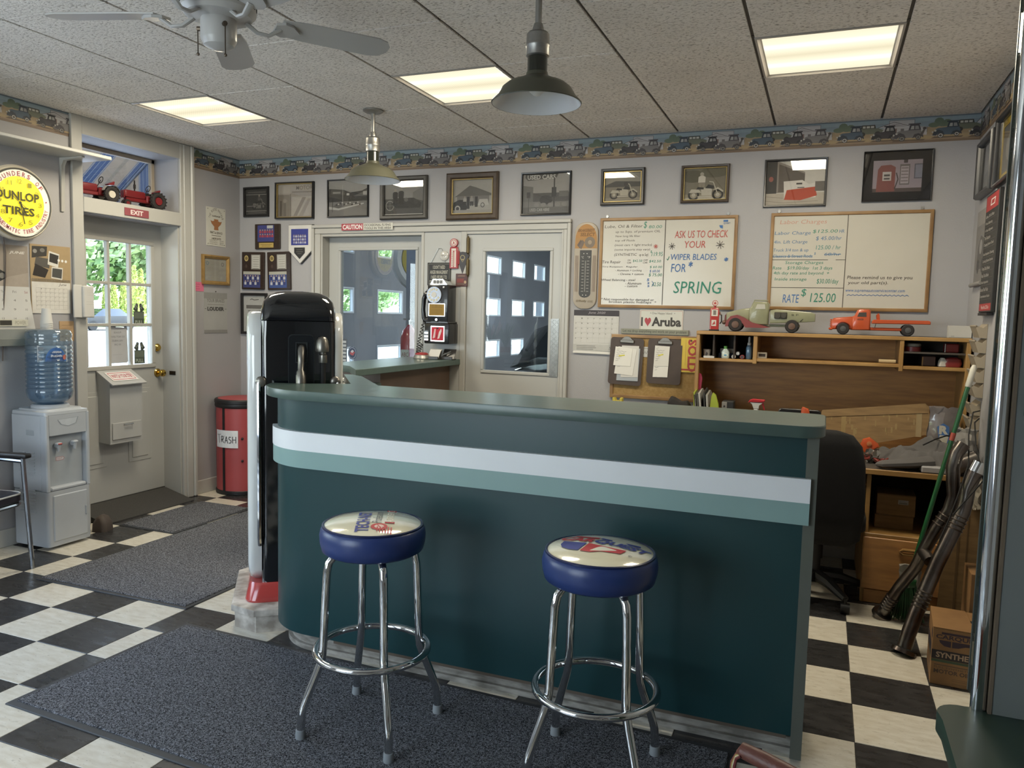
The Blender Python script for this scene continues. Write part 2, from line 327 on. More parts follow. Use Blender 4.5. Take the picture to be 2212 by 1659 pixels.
# ---- suspended ceiling: tiles drop below a dark tee grid, three light panels take a tile's place
CX, CY, CS = -4.0205, 3.0533, .6096
ceil = struct('ceiling')
box('ceiling_deck', mat('ceiling_deck', '8a857e', rough=.9), ceil, XL - .3, YF, H + .05, XR + .2, YB + .15, H + .12)
ctile = ceiling_mat(); barm = mat('ceiling_tee_bar', '4a453f', rough=.6, var=.15)
LIGHTS = ((0, 1), (3, 1), (6, 1)); cp = {}
for j in range(-8, 4):
    for i in range(-1, 8):
        x0, x1 = max(CX + i * CS, XL), min(CX + (i + 1) * CS, XR); y0, y1 = max(CY + j * CS, YF), min(CY + (j + 1) * CS, YB)
        if x1 - x0 < .02 or y1 - y0 < .02 or (i, j) in LIGHTS: continue
        key = (round(x1 - x0, 3), round(y1 - y0, 3))
        if key not in cp:
            hx, hy = key[0] / 2, key[1] / 2
            o = MB().box(-hx + .0075, -hy + .0025, 0, hx - .0075, hy - .0025, .018, b=.001).build('ceiling_tile', ctile, ceil); cp[key] = o
        else: o = cp[key].copy(); COL.objects.link(o)
        o.location = ((x0 + x1) / 2, (y0 + y1) / 2, H + random.uniform(-.001, .001)); o.rotation_euler = (0, 0, 0)
for i in range(0, 8): box('ceiling_bar', barm, ceil, CX + i * CS - .012, YF, H + .008, CX + i * CS + .012, YB, H + .02)
for j in range(-7, 4): box('ceiling_bar', barm, ceil, XL, CY + j * CS - .012, H + .005, XR, CY + j * CS + .012, H + .0082)
# ---- walls
wb = struct('wall_back')
for a in ((XL - .3, YB, 0, -3.79, YB + .15, H + .1), (-3.79, YB, 2.105, -1.745, YB + .15, H + .1), (-2.865, YB, 0, -2.525, YB + .15, 2.105), (-1.745, YB, 0, XR + .2, YB + .15, H + .1)):
    box('wall_section', wallm, wb, *a)
wl = struct('wall_left')
for a in ((YF, -.6, 0, H + .1), (-.6, 2.6, 0, .85), (-.6, 2.6, 2.15, H + .1), (2.6, 3.8, 0, H + .1), (3.8, 4.64, 2.105, 2.205), (3.8, 4.64, 2.61, H + .1), (4.64, YB, 0, H + .1)):
    box('wall_section', wallm, wl, XL - .3, a[0], a[2], XL, a[1], a[3])
wr = struct('wall_right'); box('wall_section', wallm, wr, XR, YF, 0, XR + .2, YB, H + .1)
wf = struct('wall_front')
for a in ((XL - .3, 0, -4.0, H + .1), (-4.0, 0, -1.7, .5), (-4.0, 2.4, -1.7, H + .1), (-1.7, 0, XR + .2, H + .1)):
    box('wall_section', wallm, wf, a[0], YF - .2, a[1], a[2], YF, a[3])
pane = glassy('window_glass', 'f4f8f6', .9)
def sash(name, y0, y1, z0, z1, n, x=None, y=None):
    w = struct(name)
    for k in range(n + 1):
        c = y0 + (y1 - y0) * k / n
        if x is not None: box('mullion', trimm, w, x - .04, c - .025, z0, x, c + .025, z1)
        else: box('mullion', trimm, w, c - .025, y - .04, z0, c + .025, y, z1)
    for z in (z0, z1 - .05):
        if x is not None: box('rail', trimm, w, x - .04, y0, z, x, y1, z + .05)
        else: box('rail', trimm, w, y0, y - .04, z, y1, y, z + .05)
    if x is not None: box('pane', pane, w, x - .022, y0, z0, x - .018, y1, z1)
    else: box('pane', pane, w, y0, y - .022, z0, y1, y - .018, z1)
sash('window_2', -.6, 2.6, .85, 2.15, 3, x=XL - .12)
sash('window_3', -4.0, -1.7, .5, 2.4, 3, y=YF - .1)
# ---- casing of the entrance (trim_1), of the pair of garage doors (trim_2), baseboards
t1 = struct('trim_1')
def casing_v(par, y0, y1, z0, z1, x=XL):
    box('casing', trimm, par, x, y0, z0, x + .022, y1, z1, b=.003)
casing_v(t1, 3.72, 3.80, 0, H - .002); casing_v(t1, 4.64, 4.67, 0, H - .002)
box('casing', trimm, t1, XL, 4.67, 0, XL + .028, 4.735, H - .002, b=.005); box('casing', trimm, t1, XL, 4.735, 0, XL + .04, 4.77, H - .002, b=.008)
box('casing', trimm, t1, XL, 3.8, 2.61, XL + .02, 4.64, H - .002, b=.002); box('casing', trimm, t1, XL - .17, 3.8, 2.108, XL + .024, 4.64, 2.203, b=.003)
box('jamb', trimm, t1, XL - .3, 3.80, 0, XL, 3.812, 2.105); box('jamb', trimm, t1, XL - .3, 4.628, 0, XL, 4.64, 2.105)
box('strike_plate', mat('dark_bronze', '3c3630', .4, .8), t1, XL - .10, 4.625, .97, XL - .04, 4.6285, 1.0)
t2 = struct('trim_2')
def cas(a, b=.004): box('casing', trimm, t2, *a, b=b)
cas((-3.87, YB - .03, 0, -3.845, YB, 2.149)); cas((-3.844, YB - .02, 0, -3.79, YB, 2.104)); cas((-1.745, YB - .02, 0, -1.716, YB, 2.104)); cas((-1.715, YB - .03, 0, -1.69, YB, 2.149))
cas((-3.87, YB - .032, 2.15, -1.69, YB, 2.175)); cas((-3.844, YB - .02, 2.105, -1.716, YB, 2.149))
for a in ((-3.79, 0, -3.775, 2.105), (-2.88, 0, -2.855, 2.105), (-2.545, 0, -2.50, 2.105), (-1.76, 0, -1.745, 2.105)): box('jamb', trimm, t2, a[0], YB - .012, a[1], a[2], YB + .14, a[3], b=.003)
for x0, x1 in ((-3.775, -2.88), (-2.5, -1.76)): box('jamb', trimm, t2, x0, YB - .008, 2.085, x1, YB + .14, 2.105)
bb = struct('baseboard_left')
box('baseboard', trimm, bb, XL, YF, 0, XL + .014, 3.72, .11, b=.004); box('baseboard', trimm, bb, XL, 4.77, 0, XL + .014, YB, .11, b=.004)
bb = struct('baseboard_back'); box('baseboard', trimm, bb, XL, YB - .014, 0, -3.87, YB, .11, b=.004); box('baseboard', trimm, bb, -1.69, YB - .014, 0, XR, YB, .11, b=.004)
# ---- wallpaper border with old cars and a filling station (trim_3..5)
def border_unit():
    """one repeat of the paper: sky, field, trees, filling station, four old cars."""
    I = [('r', 0, 0, 1, 1, 'a08c70'), ('r', 0, .60, 1, 1, '86949a'), ('r', 0, .82, 1, .97, '92a0a6'), ('p', [(0, .5), (.3, .62), (.62, .56), (1, .6), (1, .3), (0, .3)], '9a8668'),
         ('p', [(0, .24), (.25, .30), (.5, .24), (.8, .30), (1, .24), (1, .14), (0, .14)], 'a8926e'), ('r', 0, 0, 1, .09, '7c6856'), ('r', 0, .10, 1, .13, '947c66'), ('r', 0, .965, 1, 1, '5e6a70')]
    for u, v, a, b in ((.09, .78, .05, .16), (.17, .72, .05, .14), (.04, .66, .06, .1), (.13, .66, .05, .08)): I.append(('e', u, v, a, b, '66725e', 10))
    I += [('p', [(.52, .68), (.58, .68), (.58, .92), (.84, .92), (.84, .66), (.97, .62), (.97, .3), (.52, .3)], 'b6b2b0'), ('p', [(.46, .66), (.63, .86), (.82, .64)], 'c2bebc'), ('p', [(.50, .67), (.63, .82), (.78, .66)], 'a6a09e'), ('r', .5, .34, .8, .62, 'aeaaa8'),
          ('r', .55, .44, .585, .58, '6e6866'), ('r', .62, .42, .66, .60, '7e6660'), ('r', .70, .44, .735, .58, '6e6866'), ('l', [(.46, .66), (.63, .86), (.82, .64)], .003, '5c504e'), ('l', [(.58, .7), (.58, .92), (.84, .92), (.84, .62), (.97, .60), (.97, .4)], .0025, '6c6462')]
    def car(u, v, s, body, dark, wheel='c0bcb4'):
        f = lambda a, b: (u + a * s, v + b * s * 3.2)
        I.append(('p', [f(-.16, -.075), f(.15, -.075), f(.17, -.06), f(-.12, -.055)], '6a5a4a'))
        I.append(('p', [f(-.125, -.035), f(-.115, .03), f(-.09, .045), f(-.02, .05), f(.01, .055), f(.12, .05), f(.135, .02), f(.125, -.04)], body))
        I.append(('p', [f(.00, .05), f(.015, .115), f(.105, .115), f(.125, .05)], dark)); I.append(('p', [f(.02, .06), f(.03, .10), f(.055, .10), f(.055, .06)], 'a6a49e')); I.append(('p', [f(.065, .06), f(.065, .10), f(.095, .10), f(.105, .06)], '8e8c88'))
        I.append(('p', [f(-.005, .115), f(.0, .128), f(.115, .128), f(.12, .115)], dark)); I.append(('p', [f(-.145, -.045), f(-.13, .005), f(-.08, .025), f(-.04, .005), f(-.015, -.045), f(-.05, -.02), f(-.09, -.02), f(-.11, -.05)], dark))
        I.append(('p', [f(.04, -.045), f(.06, .0), f(.10, .012), f(.145, -.01), f(.15, -.04), f(.12, -.02), f(.09, -.02)], dark))
        for a, b, r in ((-.06, -.045, .030), (.10, -.035, .026)):
            x, y = f(a, b); I.append(('e', x, y, r * s * 1.05, r * s * 3.3, '3a3836', 12)); I.append(('e', x, y, r * s * .78, r * s * 2.5, wheel, 12)); I.append(('e', x, y, r * s * .50, r * s * 1.6, '54504c', 10))
        I.append(('e', *f(-.115, .015), .012 * s, .04 * s, 'b0aca4', 8)); I.append(('e', *f(-.142, .0), .010 * s, .034 * s, 'b0aca4', 8)); I.append(('l', [f(-.155, -.04), f(-.075, -.052)], .0022, '9c9a96'))
    I.append(('p', [(.25, .50), (.26, .66), (.31, .68), (.46, .66), (.52, .58), (.50, .44), (.30, .44)], '6a6c5c'))
    I += [('p', [(.275, .66), (.29, .80), (.43, .80), (.44, .66)], '44443c'), ('r', .30, .68, .33, .76, 'bcb8ac'), ('r', .34, .68, .375, .76, 'bcb8ac'), ('r', .385, .68, .42, .76, 'bcb8ac'), ('e', .30, .44, .03, .09, '3c3a36', 12), ('e', .46, .45, .03, .09, '3c3a36', 12)]
    car(.17, .38, 1.0, '4e5c68', '383e46'); car(.53, .34, .95, '423e40', '302e30', '7c7670'); car(.78, .33, 1.05, '787472', '4a4648', '88847e')
    I += [('p', [(.90, .30), (.94, .56), (.955, .54), (.93, .30)], '5a5450'), ('e', .945, .55, .02, .05, '4e4a46', 8)]
    return I
BU = border_unit(); BP = .522
def border(name, length, phase, loc, rot):
    o = bpy.data.objects.new(name, None); COL.objects.link(o); o['kind'] = 'structure'; o.location = loc; o.rotation_euler = (0, 0, rad(rot))
    box('border_paper', mat('border_backing', 'a08a68', .8), o, 0, -.0012, 0, length, 0, .149)
    n = int(length / BP) + 2
    for i in range(-1, n):
        x0 = phase + i * BP; x1 = x0 + BP
        if x1 < .02 or x0 > length - .02: continue
        lo, hi = max(0, -x0 / BP), min(1, (length - x0) / BP); it = []
        cl = lambda u: min(max(u, lo), hi)
        for q in BU:
            if q[0] == 'r': q = ('r', cl(q[1]), q[2], cl(q[3]), q[4], q[5])
            elif q[0] == 'p': q = ('p', [(cl(a), b) for a, b in q[1]], q[2])
            elif q[0] == 'l': q = ('l', [(cl(a), b) for a, b in q[1]], q[2], q[3])
            elif q[0] == 'e' and not lo <= q[1] <= hi: continue
            it.append(q)
        art(o, it, BP, .149, -.0012, 'border_print', cx=x0 + BP / 2, cz=.0745)
border('trim_3', XR - XL, -.533 - XL - 9 * BP, (XL, YB, 2.5755), 0)
border('trim_4', 1.0, .05, (XL, 2.72, 2.5755), 90); border('trim_5', YB - 4.77, .02, (XL, 4.77, 2.5755), 90); border('trim_6', 2.2, -.2, (XR, YB, 2.5755), -90)

# ---------------------------------------------------------------- entrance door with nine lites
d1 = struct('door_1'); dx = XL - .17
def onx(name, m, y0, z0, y1, z1, a=0, b=.02, bev=0, par=None): return box(name, m, par or d1, dx + a, y0, z0, dx + b, y1, z1, b=bev)
for a in ((3.812, .085, 3.957, 2.105), (4.525, .085, 4.628, 2.105), (3.957, 1.955, 4.525, 2.105), (3.957, .085, 4.525, 1.055)): onx('door_panel', doorm, *a, a=-.045, b=0)
gy = [3.957, 4.147, 4.336, 4.525]; gz = [1.055, 1.355, 1.655, 1.955]
for k in (1, 2):
    onx('muntin', trimm, gy[k] - .011, 1.055, gy[k] + .011, 1.955, -.03, .004, .003); onx('muntin', trimm, 3.957, gz[k] - .011, 4.525, gz[k] + .011, -.03, .003, .003)
for a in ((3.93, 1.0605, 3.962, 1.9495), (4.52, 1.0605, 4.552, 1.9495), (3.93, 1.95, 4.552, 1.98), (3.93, 1.03, 4.552, 1.06)): onx('glazing_bead', trimm, *a, a=-.01, b=.012, bev=.004)
for i in range(3):
    for k in range(3): onx('pane', pane, gy[i] + .005, gz[k] + .005, gy[i + 1] - .005, gz[k + 1] - .005, -.024, -.02)
for y0, y1 in ((3.90, 4.10), (4.29, 4.50)):
    for z0, z1 in ((.33, .88),): 
        onx('raised_panel', doorm, y0, z0, y1, z1, 0, .004, .003); onx('raised_panel', doorm, y0 + .03, z0 + .03, y1 - .03, z1 - .03, .0, .009, .006)
brass = mat('polished_brass', 'c9a552', .18, 1, var=.15)
for z, knob in ((1.18, 0), (.985, 1)):
    b = MB(); b.M = Matrix.Translation((dx, 4.575, z)) @ Matrix.Rotation(pi / 2, 4, 'Y')
    b.lathe([(.033, 0), (.033, .004), (.026, .012), (.012, .014), (.012, .03), (.02, .036), (.028, .048), (.026, .062), (.012, .07), (.001, .071)] if knob else [(.03, 0), (.03, .008), (.022, .018), (.018, .022), (.001, .023)], 20)
    b.build('door_knob' if knob else 'deadbolt', brass, d1)
box('threshold', mat('dark_ramp_carpet', '4c4a47', 1, var=.3, vs=200, bump=.5, bs=300), d1, XL - .3, 3.812, 0, XL - .165, 4.628, .083)
# ramp of dark carpet from the threshold down to the floor
rm = thing('entry_ramp', 'dark carpeted ramp rising to the threshold of the white entrance door', 'ramp', (XL - .165, 4.22, 0))
ob('slope', MATS['dark_ramp_carpet'], rm, lambda b: b.prism([(0, 0), (.30, 0), (.30, .008), (.02, .078), (0, .078)], -.40, .40, 'xz'))
# ---- transom window over the door with the striped awning outside
w1 = struct('window_1')
for a in ((3.8, 2.205, 3.83, 2.61), (4.61, 2.205, 4.64, 2.61), (3.8, 2.205, 4.64, 2.235), (3.8, 2.58, 4.64, 2.61)): box('sash', mat('weathered_sash', 'b9ab97', .6), w1, XL - .27, a[0], a[1], XL - .235, a[2], a[3], b=.003)
box('pane', pane, w1, XL - .254, 3.83, 2.235, XL - .25, 4.61, 2.58)
box('sill', trimm, w1, XL - .24, 3.8, 2.2, XL + .024, 4.64, 2.2055)
# ---------------------------------------------------------------- garage doors in the back wall
def glazed_door(name, x0, x1, y, gx0, gx1, gz0, gz1, ztop):
    d = struct(name)
    for a in ((x0, .01, gx0, ztop), (gx1, .01, x1, ztop), (gx0, gz1, gx1, ztop), (gx0, .01, gx1, gz0)): box('door_panel', doorm, d, a[0], y, a[1], a[2], y + .044, a[3])
    for a in ((gx0 - .018, gz0 + .0065, gx0 + .006, gz1 - .0065), (gx1 - .006, gz0 + .0065, gx1 + .018, gz1 - .0065), (gx0 - .018, gz1 - .006, gx1 + .018, gz1 + .018), (gx0 - .018, gz0 - .018, gx1 + .018, gz0 + .006)):
        box('glazing_bead', doorm, d, a[0], y - .008, a[1], a[2], y + .01, a[3], b=.004)
    box('pane', glassy('door_glass', 'eef3f3', .7, 1.5), d, gx0, y + .02, gz0, gx1, y + .024, gz1); return d
d2 = glazed_door('door_2', -3.772, -2.884, YB + .08, -3.665, -2.97, .75, 1.985, 2.083)
d3 = glazed_door('door_3', -2.497, -1.763, YB + .005, -2.356, -1.842, 1.078, 1.962, 2.083)
hm = mat('worn_brass_hinge', '6e6046', .4, .9, var=.3)
for z in (2.0, 1.84, .3):
    b = MB(); b.cyl((-2.487, YB - .012, z - .055), (-2.487, YB - .012, z + .055), .013); b.cyl((-2.487, YB - .012, z + .055), (-2.487, YB - .012, z + .068), .009, .004); b.cyl((-2.487, YB - .012, z - .068), (-2.487, YB - .012, z - .055), .004, .009); b.build('hinge', hm, d3)
steel = mat('bright_plate', 'c3c2bd', .28, 1, var=.15, vs=30)
b = MB(); b.box(-1.838, YB - .0015, 1.06, -1.766, YB + .006, 1.475); pl = b.build('push_plate', steel, d3)
b = MB()
for r in range(24):
    for c in range(4):
        a = pi / 4 if (r + c) % 2 else -pi / 4; x, z = -1.829 + c * .018, 1.07 + r * .017
        b.M = Matrix.Translation((x, YB - .002, z)) @ Matrix.Rotation(a, 4, 'Y'); b.box(-.0085, -.0012, -.0026, .0085, .002, .0026, b=.001)
o = b.build('tread_lozenges', steel, pl); o['kind'] = 'stuff'
box('pillar_panel', doorm, wb, -2.855, YB - .006, 0, -2.545, YB + .002, 2.1)
# ================================================================ garage seen through the two glazed doors
gm = mat('garage_wall_paint', '85878a', rough=.8, var=.2, vs=1); gfm = mat('garage_concrete', '5d5c58', rough=.7, var=.25, vs=2)
gw = struct('wall_garage')
for y0, y1, z0, z1 in ((YB + .15, 6.0, 0, 3.2), (9.2, 10.2, 0, 3.2), (13.4, 14.6, 0, 3.2), (6.0, 9.2, 2.75, 3.2), (10.2, 13.4, 2.75, 3.2)): box('wall_section', gm, gw, XL - .3, y0, z0, XL, y1, z1)
box('wall_section', gm, gw, XL - .3, 14.6, 0, 4.2, 14.8, 3.2); box('wall_section', gm, gw, 4, YB + .15, 0, 4.2, 14.6, 3.2)
g = struct('floor_garage'); box('slab', gfm, g, XL - .3, YB + .15, -.06, 4.2, 14.8, 0)
g = struct('ceiling_garage'); box('slab', gm, g, XL - .3, YB + .15, 3.2, 4.2, 14.8, 3.3)
odm = mat('overhead_door_grey', '7e8186', rough=.55, var=.15, vs=2); wsm = mat('white_window_gasket', 'd9dde0', rough=.4)
def overhead(name, y0, y1, cols):
    d = struct(name)
    for k in range(5):
        z0 = .02 + k * .62 if k else .02; z0 = [.02, .70, 1.32, 1.94, 2.56][k]; z1 = [.70, 1.32, 1.94, 2.56, 2.75][k]
        if k in (0, 4): box('door_section', odm, d, XL - .06, y0, z0, XL - .015, y1, z1); continue
        wz0, wz1 = z0 + .16, z1 - .20; b = MB(); e = [y0] + [q for c in cols for q in (c - .275, c + .275)] + [y1]
        for q in range(0, len(e), 2): b.box(XL - .06, e[q], z0, XL - .015, e[q + 1], z1)
        for c in cols: b.box(XL - .06, c - .275, z0, XL - .015, c + .275, wz0); b.box(XL - .06, c - .275, wz1, XL - .015, c + .275, z1)
        s = b.build('door_section', odm, d)
        for c in cols:
            b = MB(); b.M = Matrix.Translation((XL - .02, c, (wz0 + wz1) / 2)) @ Matrix.Rotation(pi / 2, 4, 'Z'); b.frame(.56, wz1 - wz0 + .01, [(0, 0), (0, -.012), (.012, -.014), (.022, -.008), (.022, .02)]); b.build('window_gasket', wsm, s)
            box('pane', pane, s, XL - .04, c - .27, wz0, XL - .036, c + .27, wz1)
    for k in range(-1, 2, 2):
        y = y0 - .05 if k < 0 else y1 + .05; box('door_track', mat('galvanised_track', '8d9195', .4, .8), d, XL + .005, y - .03, 0, XL + .05, y + .03, 2.7)
overhead('door_4', 6.0, 9.2, [6.765, 7.79, 8.75]); overhead('door_5', 10.2, 13.4, [10.77, 11.79, 12.77])
# black car parked in the garage
blk = mat('black_car_paint', '0b0b0c', rough=.08, coat=1, var=.1); chrome = mat('chrome', 'd7d9da', .07, 1, var=.04); rub = mat('rubber_black', '1a1a1a', rough=.8)
ct = thing('parked_car', 'glossy black rounded car parked in the garage beyond the glazed door', 'car', (-2.40, 7.35, 0), 8); ct.scale = (1.16, 1.16, 1.04); ct.location.y = 7.75
b = MB(); b.loops([[(x * s * 1, y, z0 + (z - z0) * 1) for x, z in [(-.8, .35), (-.84, .6), (-.78, .78 * h), (-.45, .88 * h), (0, .92 * h), (.45, .88 * h), (.78, .78 * h), (.84, .6), (.8, .35)]] for y, s, h, z0 in ((-1.15, .62, .82, .35), (-1.05, .82, .94, .35), (-.6, .95, 1.0, .35), (.3, 1, 1.04, .35), (1.6, 1, 1.05, .35), (2.6, .96, 1.0, .35), (3.2, .8, .85, .35))], mi=0)
b.build('body', blk, ct)
b = MB(); b.loops([[(x * s, y, z) for x, z in [(-.68, .88), (-.6, zt - .08), (-.4, zt), (.4, zt), (.6, zt - .08), (.68, .88)]] for y, s, zt in ((.35, 1, 1.0), (.95, .95, 1.36), (1.9, .95, 1.4), (2.6, .9, 1.05))]); b.build('cabin', mat('dark_car_glass', '14181a', .05, 0, coat=1), ct)
for sx in (-1, 1):
    for y in (-.55, 2.2):
        ob('wheel', rub, ct, lambda b: b.tube([(sx * .66, y, .33), (sx * .70, y, .33), (sx * .84, y, .33), (sx * .87, y, .33)], [.30, .33, .33, .28], 20))
        ob('hubcap', chrome, ct, lambda b: b.tube([(sx * .86, y, .33), (sx * .885, y, .33)], [.17, .08], 16))
    ob('fender', blk, ct, lambda b: b.loops([[(sx * (.58 + .33 * w), -.55 + .52 * cos(t) * (.8 + .2 * k), .36 + .40 * sin(t) * (.8 + .2 * k)) for t in [pi * i / 10 for i in range(11)]] for w, k in ((0, 1), (.6, 1.02), (1, .92))], False, False, False))
    ob('headlight', chrome, ct, lambda b: b.sphere((sx * .52, -1.08, .66), .10, 12, sc=(1, .7, 1)))
ob('bumper', chrome, ct, lambda b: b.tube([(-.8, -1.1, .42), (-.5, -1.27, .42), (0, -1.32, .42), (.5, -1.27, .42), (.8, -1.1, .42)], .05, 8))
# hose reel with a pale ring and yellow face, red extinguisher on the wall by the first overhead door
hr = thing('hose_reel', 'round pale hose reel with yellow face seen through the first glazed door', 'reel', (-3.68, 6.9, 2.02), 35)
ob('reel_ring', mat('pale_reel', 'a9a69e', .5), hr, lambda b: b.tube([(.30 * cos(2 * pi * i / 24), 0, .30 * sin(2 * pi * i / 24)) for i in range(24)], .055, 8, True))
ob('face', mat('yellow_enamel', 'a08c30', .4), hr, lambda b: b.cyl((0, -.03, 0), (0, -.01, 0), .25, n=28)); ob('housing', mat('dark_housing', '26292b', .5), hr, lambda b: b.tube([(0, 0, 0), (0, .14, 0), (0, .2, 0)], [.27, .25, .1], 28))
ob('bracket', MATS['dark_housing'], hr, lambda b: b.box(-.03, .1, 0, .03, .16, 1.2)); art(hr, [('t', .3, .62, .7, .78, '27', '5e531f')], .5, .5, -.031)
fx = thing('fire_extinguisher', 'red fire extinguisher with hose hanging past the first overhead door', 'extinguisher', (-3.42, 6.1, .93))
red = mat('red_enamel', '9c1f22', .3, coat=.5)
ob('cylinder', red, fx, lambda b: b.lathe([(.02, 0), (.075, .005), (.08, .04), (.08, .34), (.06, .41), (.03, .44), (.02, .46)], 20)); ob('valve', chrome, fx, lambda b: (b.cyl((0, 0, .45), (0, 0, .51), .018), b.box(-.012, -.10, .50, .012, .02, .515, b=.003)))
ob('hose', rub, fx, lambda b: b.tube([(.02, 0, .49), (.09, -.02, .45), (.12, -.02, .3), (.10, -.02, .12)], .01, 6)); art(fx, [('r', 0, 0, 1, 1, 'b9b9b0'), ('t', .1, .5, .9, .8, 'ABC', '7a2020')], .08, .12, -.081, cz=.18)
box('wall_hook', steel, fx, -.02, .075, .3, .02, .16, .36)
st = struct('trim_7'); box('post', odm, st, -3.5, 6.17, 0, -3.34, 6.3, 3.2)
# ================================================================ outdoors past the left wall
gr = struct('ground_outside')
box('asphalt', mat('pale_asphalt', '8f8f92', rough=.9, var=.12, vs=.6), gr, -46, -20, -.25, XL - .3, 40, -.1)
box('curb', mat('curb_concrete', 'a9a7a0', rough=.9), gr, -46.4, -20, -.25, -46, 60, .03)
box('lawn', mat('lawn_green', '7f9a3f', rough=1, col2='5e7d2c', vs=3), gr, -95, -40, -.25, -46.4, 90, -.02)
leafm = mat('tree_leaves', 'a2b886', rough=.7, col2='6e8e58', vs=.6, randv=.12); leafy = mat('yellow_green_leaves', 'bcc274', rough=.7, col2='94a456', vs=1); barkm = mat('bark', '4d4034', rough=.9)
def leaves(n, fn, size, seed):
    rnd = random.Random(seed); b = MB()
    for _ in range(n):
        p = Vector(fn(rnd)); a = Vector((rnd.gauss(0, 1), rnd.gauss(0, 1), rnd.gauss(0, 1))).normalized(); q = a.orthogonal().normalized(); r = a.cross(q); s = size * rnd.uniform(.6, 1.4)
        b.add([p - q * s, p + r * s * .6, p + q * s, p - r * s * .6], [(0, 1, 2, 3)])
    return b
def tree(name, label, loc, hgt, rad_, m, seed, group, n=2600, size=.30):
    t = thing(name, label, 'tree', loc, 0, group)
    def pt(r):
        k = r.random(); cx, cy, cz, rr = [(0, 0, .62, 1), (.5, .3, .5, .7), (-.5, -.2, .52, .7), (.1, -.5, .72, .6), (-.2, .5, .78, .6), (0, 0, .35, .8)][int(r.random() * 6)]
        v = Vector((r.gauss(0, 1), r.gauss(0, 1), r.gauss(0, 1))).normalized() * rad_ * rr * (.75 + .25 * r.random())
        return (cx * rad_ + v.x, cy * rad_ + v.y, cz * hgt + v.z * .8)
    o = leaves(n, pt, size, seed).build('foliage', m, t, 180); o['kind'] = 'stuff'
    ob('trunk', barkm, t, lambda b: b.tube([(0, 0, -.1), (.1, 0, hgt * .3), (0, .1, hgt * .6)], [.35, .28, .15], 8))
TG = 'leafy trees across the road'
for k, (x, y, h, r) in enumerate(((-52, 36.5, 11, 4.6), (-58, 45, 13, 5.5), (-53, 52, 11, 5), (-60, 60, 13, 6), (-50, 29.5, 10, 4.5), (-62, 72, 14, 6), (-55, 84, 13, 6), (-62, 97, 14, 6.5), (-60, 112, 14, 7))):
    tree('leafy_tree', 'tall green leafy tree across the road beyond the windows', (x, y, -.05), h, r, leafm, k, TG, 6000, .33)
for k, (x, y, h) in enumerate(((-48.2, 41.6, 3.0), (-48.3, 42.3, 3.1), (-48.1, 43.0, 3.3), (-48.2, 44.05, 4.5), (-48.3, 44.75, 4.3), (-48.2, 45.5, 4.9))):
    t = thing('arborvitae', 'narrow yellow green arborvitae in the hedge across the road', 'shrub', (x, y, -.05), 0, 'arborvitae hedge across the road')
    def pt(r, h=h):
        z = r.random() ** .8; w = .40 * (1 - z) ** .6 * (.6 + .4 * r.random()); a = r.random() * 6.283; return (w * cos(a), w * sin(a), .1 + z * (h - .1))
    o = leaves(1100, pt, .16, 50 + k).build('foliage', leafy, t, 180); o['kind'] = 'stuff'; ob('trunk', barkm, t, lambda b: b.cyl((0, 0, -.1), (0, 0, h * .5), .08, .03, 6))
pc = thing('parked_sedan', 'dark blue grey sedan parked across the road, seen through the entrance door', 'car', (-44.0, 37.6, -.1), 90)
b = MB(); b.loops([[(x, y, z) for y, z in [(-.85, .3), (-.9, .6), (-.8, zt), (.8, zt), (.9, .6), (.85, .3)]] for x, zt in ((-2.3, .6), (-2.2, .82), (-1.0, .92), (1.4, .95), (2.2, .9), (2.35, .6))]); b.build('body', mat('sedan_paint', '14171b', .55, 0), pc)
b = MB(); b.loops([[(x, y, z) for y, z in [(-.78, .9), (-.6, zt), (.6, zt), (.78, .9)]] for x, zt in ((-1.1, .92), (-.4, 1.4), (.9, 1.42), (1.7, .95))]); b.build('cabin', MATS['dark_car_glass'], pc)
for x in (-1.4, 1.4):
    for y in (-.8, .8): ob('wheel', rub, pc, lambda b: b.cyl((x, y - .1, .32), (x, y + .1, .32), .32, n=16))
# striped awning above the entrance
fab = bpy.data.materials.new('striped_awning_canvas'); fab.use_nodes = True; n = fab.node_tree; bs = n.nodes['Principled BSDF']
tcn = n.nodes.new('ShaderNodeTexCoord'); sp = n.nodes.new('ShaderNodeSeparateXYZ'); n.links.new(tcn.outputs['Object'], sp.inputs[0])
mm = n.nodes.new('ShaderNodeMath'); mm.operation = 'ADD'; n.links.new(sp.outputs['Y'], mm.inputs[0]); mz = n.nodes.new('ShaderNodeAttribute'); mz.attribute_name = 'shift'; n.links.new(mz.outputs['Fac'], mm.inputs[1])
fr = n.nodes.new('ShaderNodeMath'); fr.operation = 'PINGPONG'; fr.inputs[1].default_value = .19; n.links.new(mm.outputs[0], fr.inputs[0]); dv = n.nodes.new('ShaderNodeMath'); dv.operation = 'DIVIDE'; dv.inputs[1].default_value = .19; n.links.new(fr.outputs[0], dv.inputs[0])
r = n.nodes.new('ShaderNodeValToRGB'); r.color_ramp.interpolation = 'CONSTANT'; e = r.color_ramp.elements; e[0].color = lin('8597ba'); e[0].position = 0; e[1].color = lin('cfd6de'); e[1].position = .10
for p, c in ((.13, '8597ba'), (.30, 'e6ddd0'), (.34, '9aa8c4'), (.38, 'ead8c4'), (.9, 'd9cbb9')): q = e.new(p); q.color = lin(c)
n.links.new(dv.outputs[0], r.inputs[0]); n.links.new(r.outputs[0], bs.inputs['Base Color']); bs.inputs['Roughness'].default_value = .9
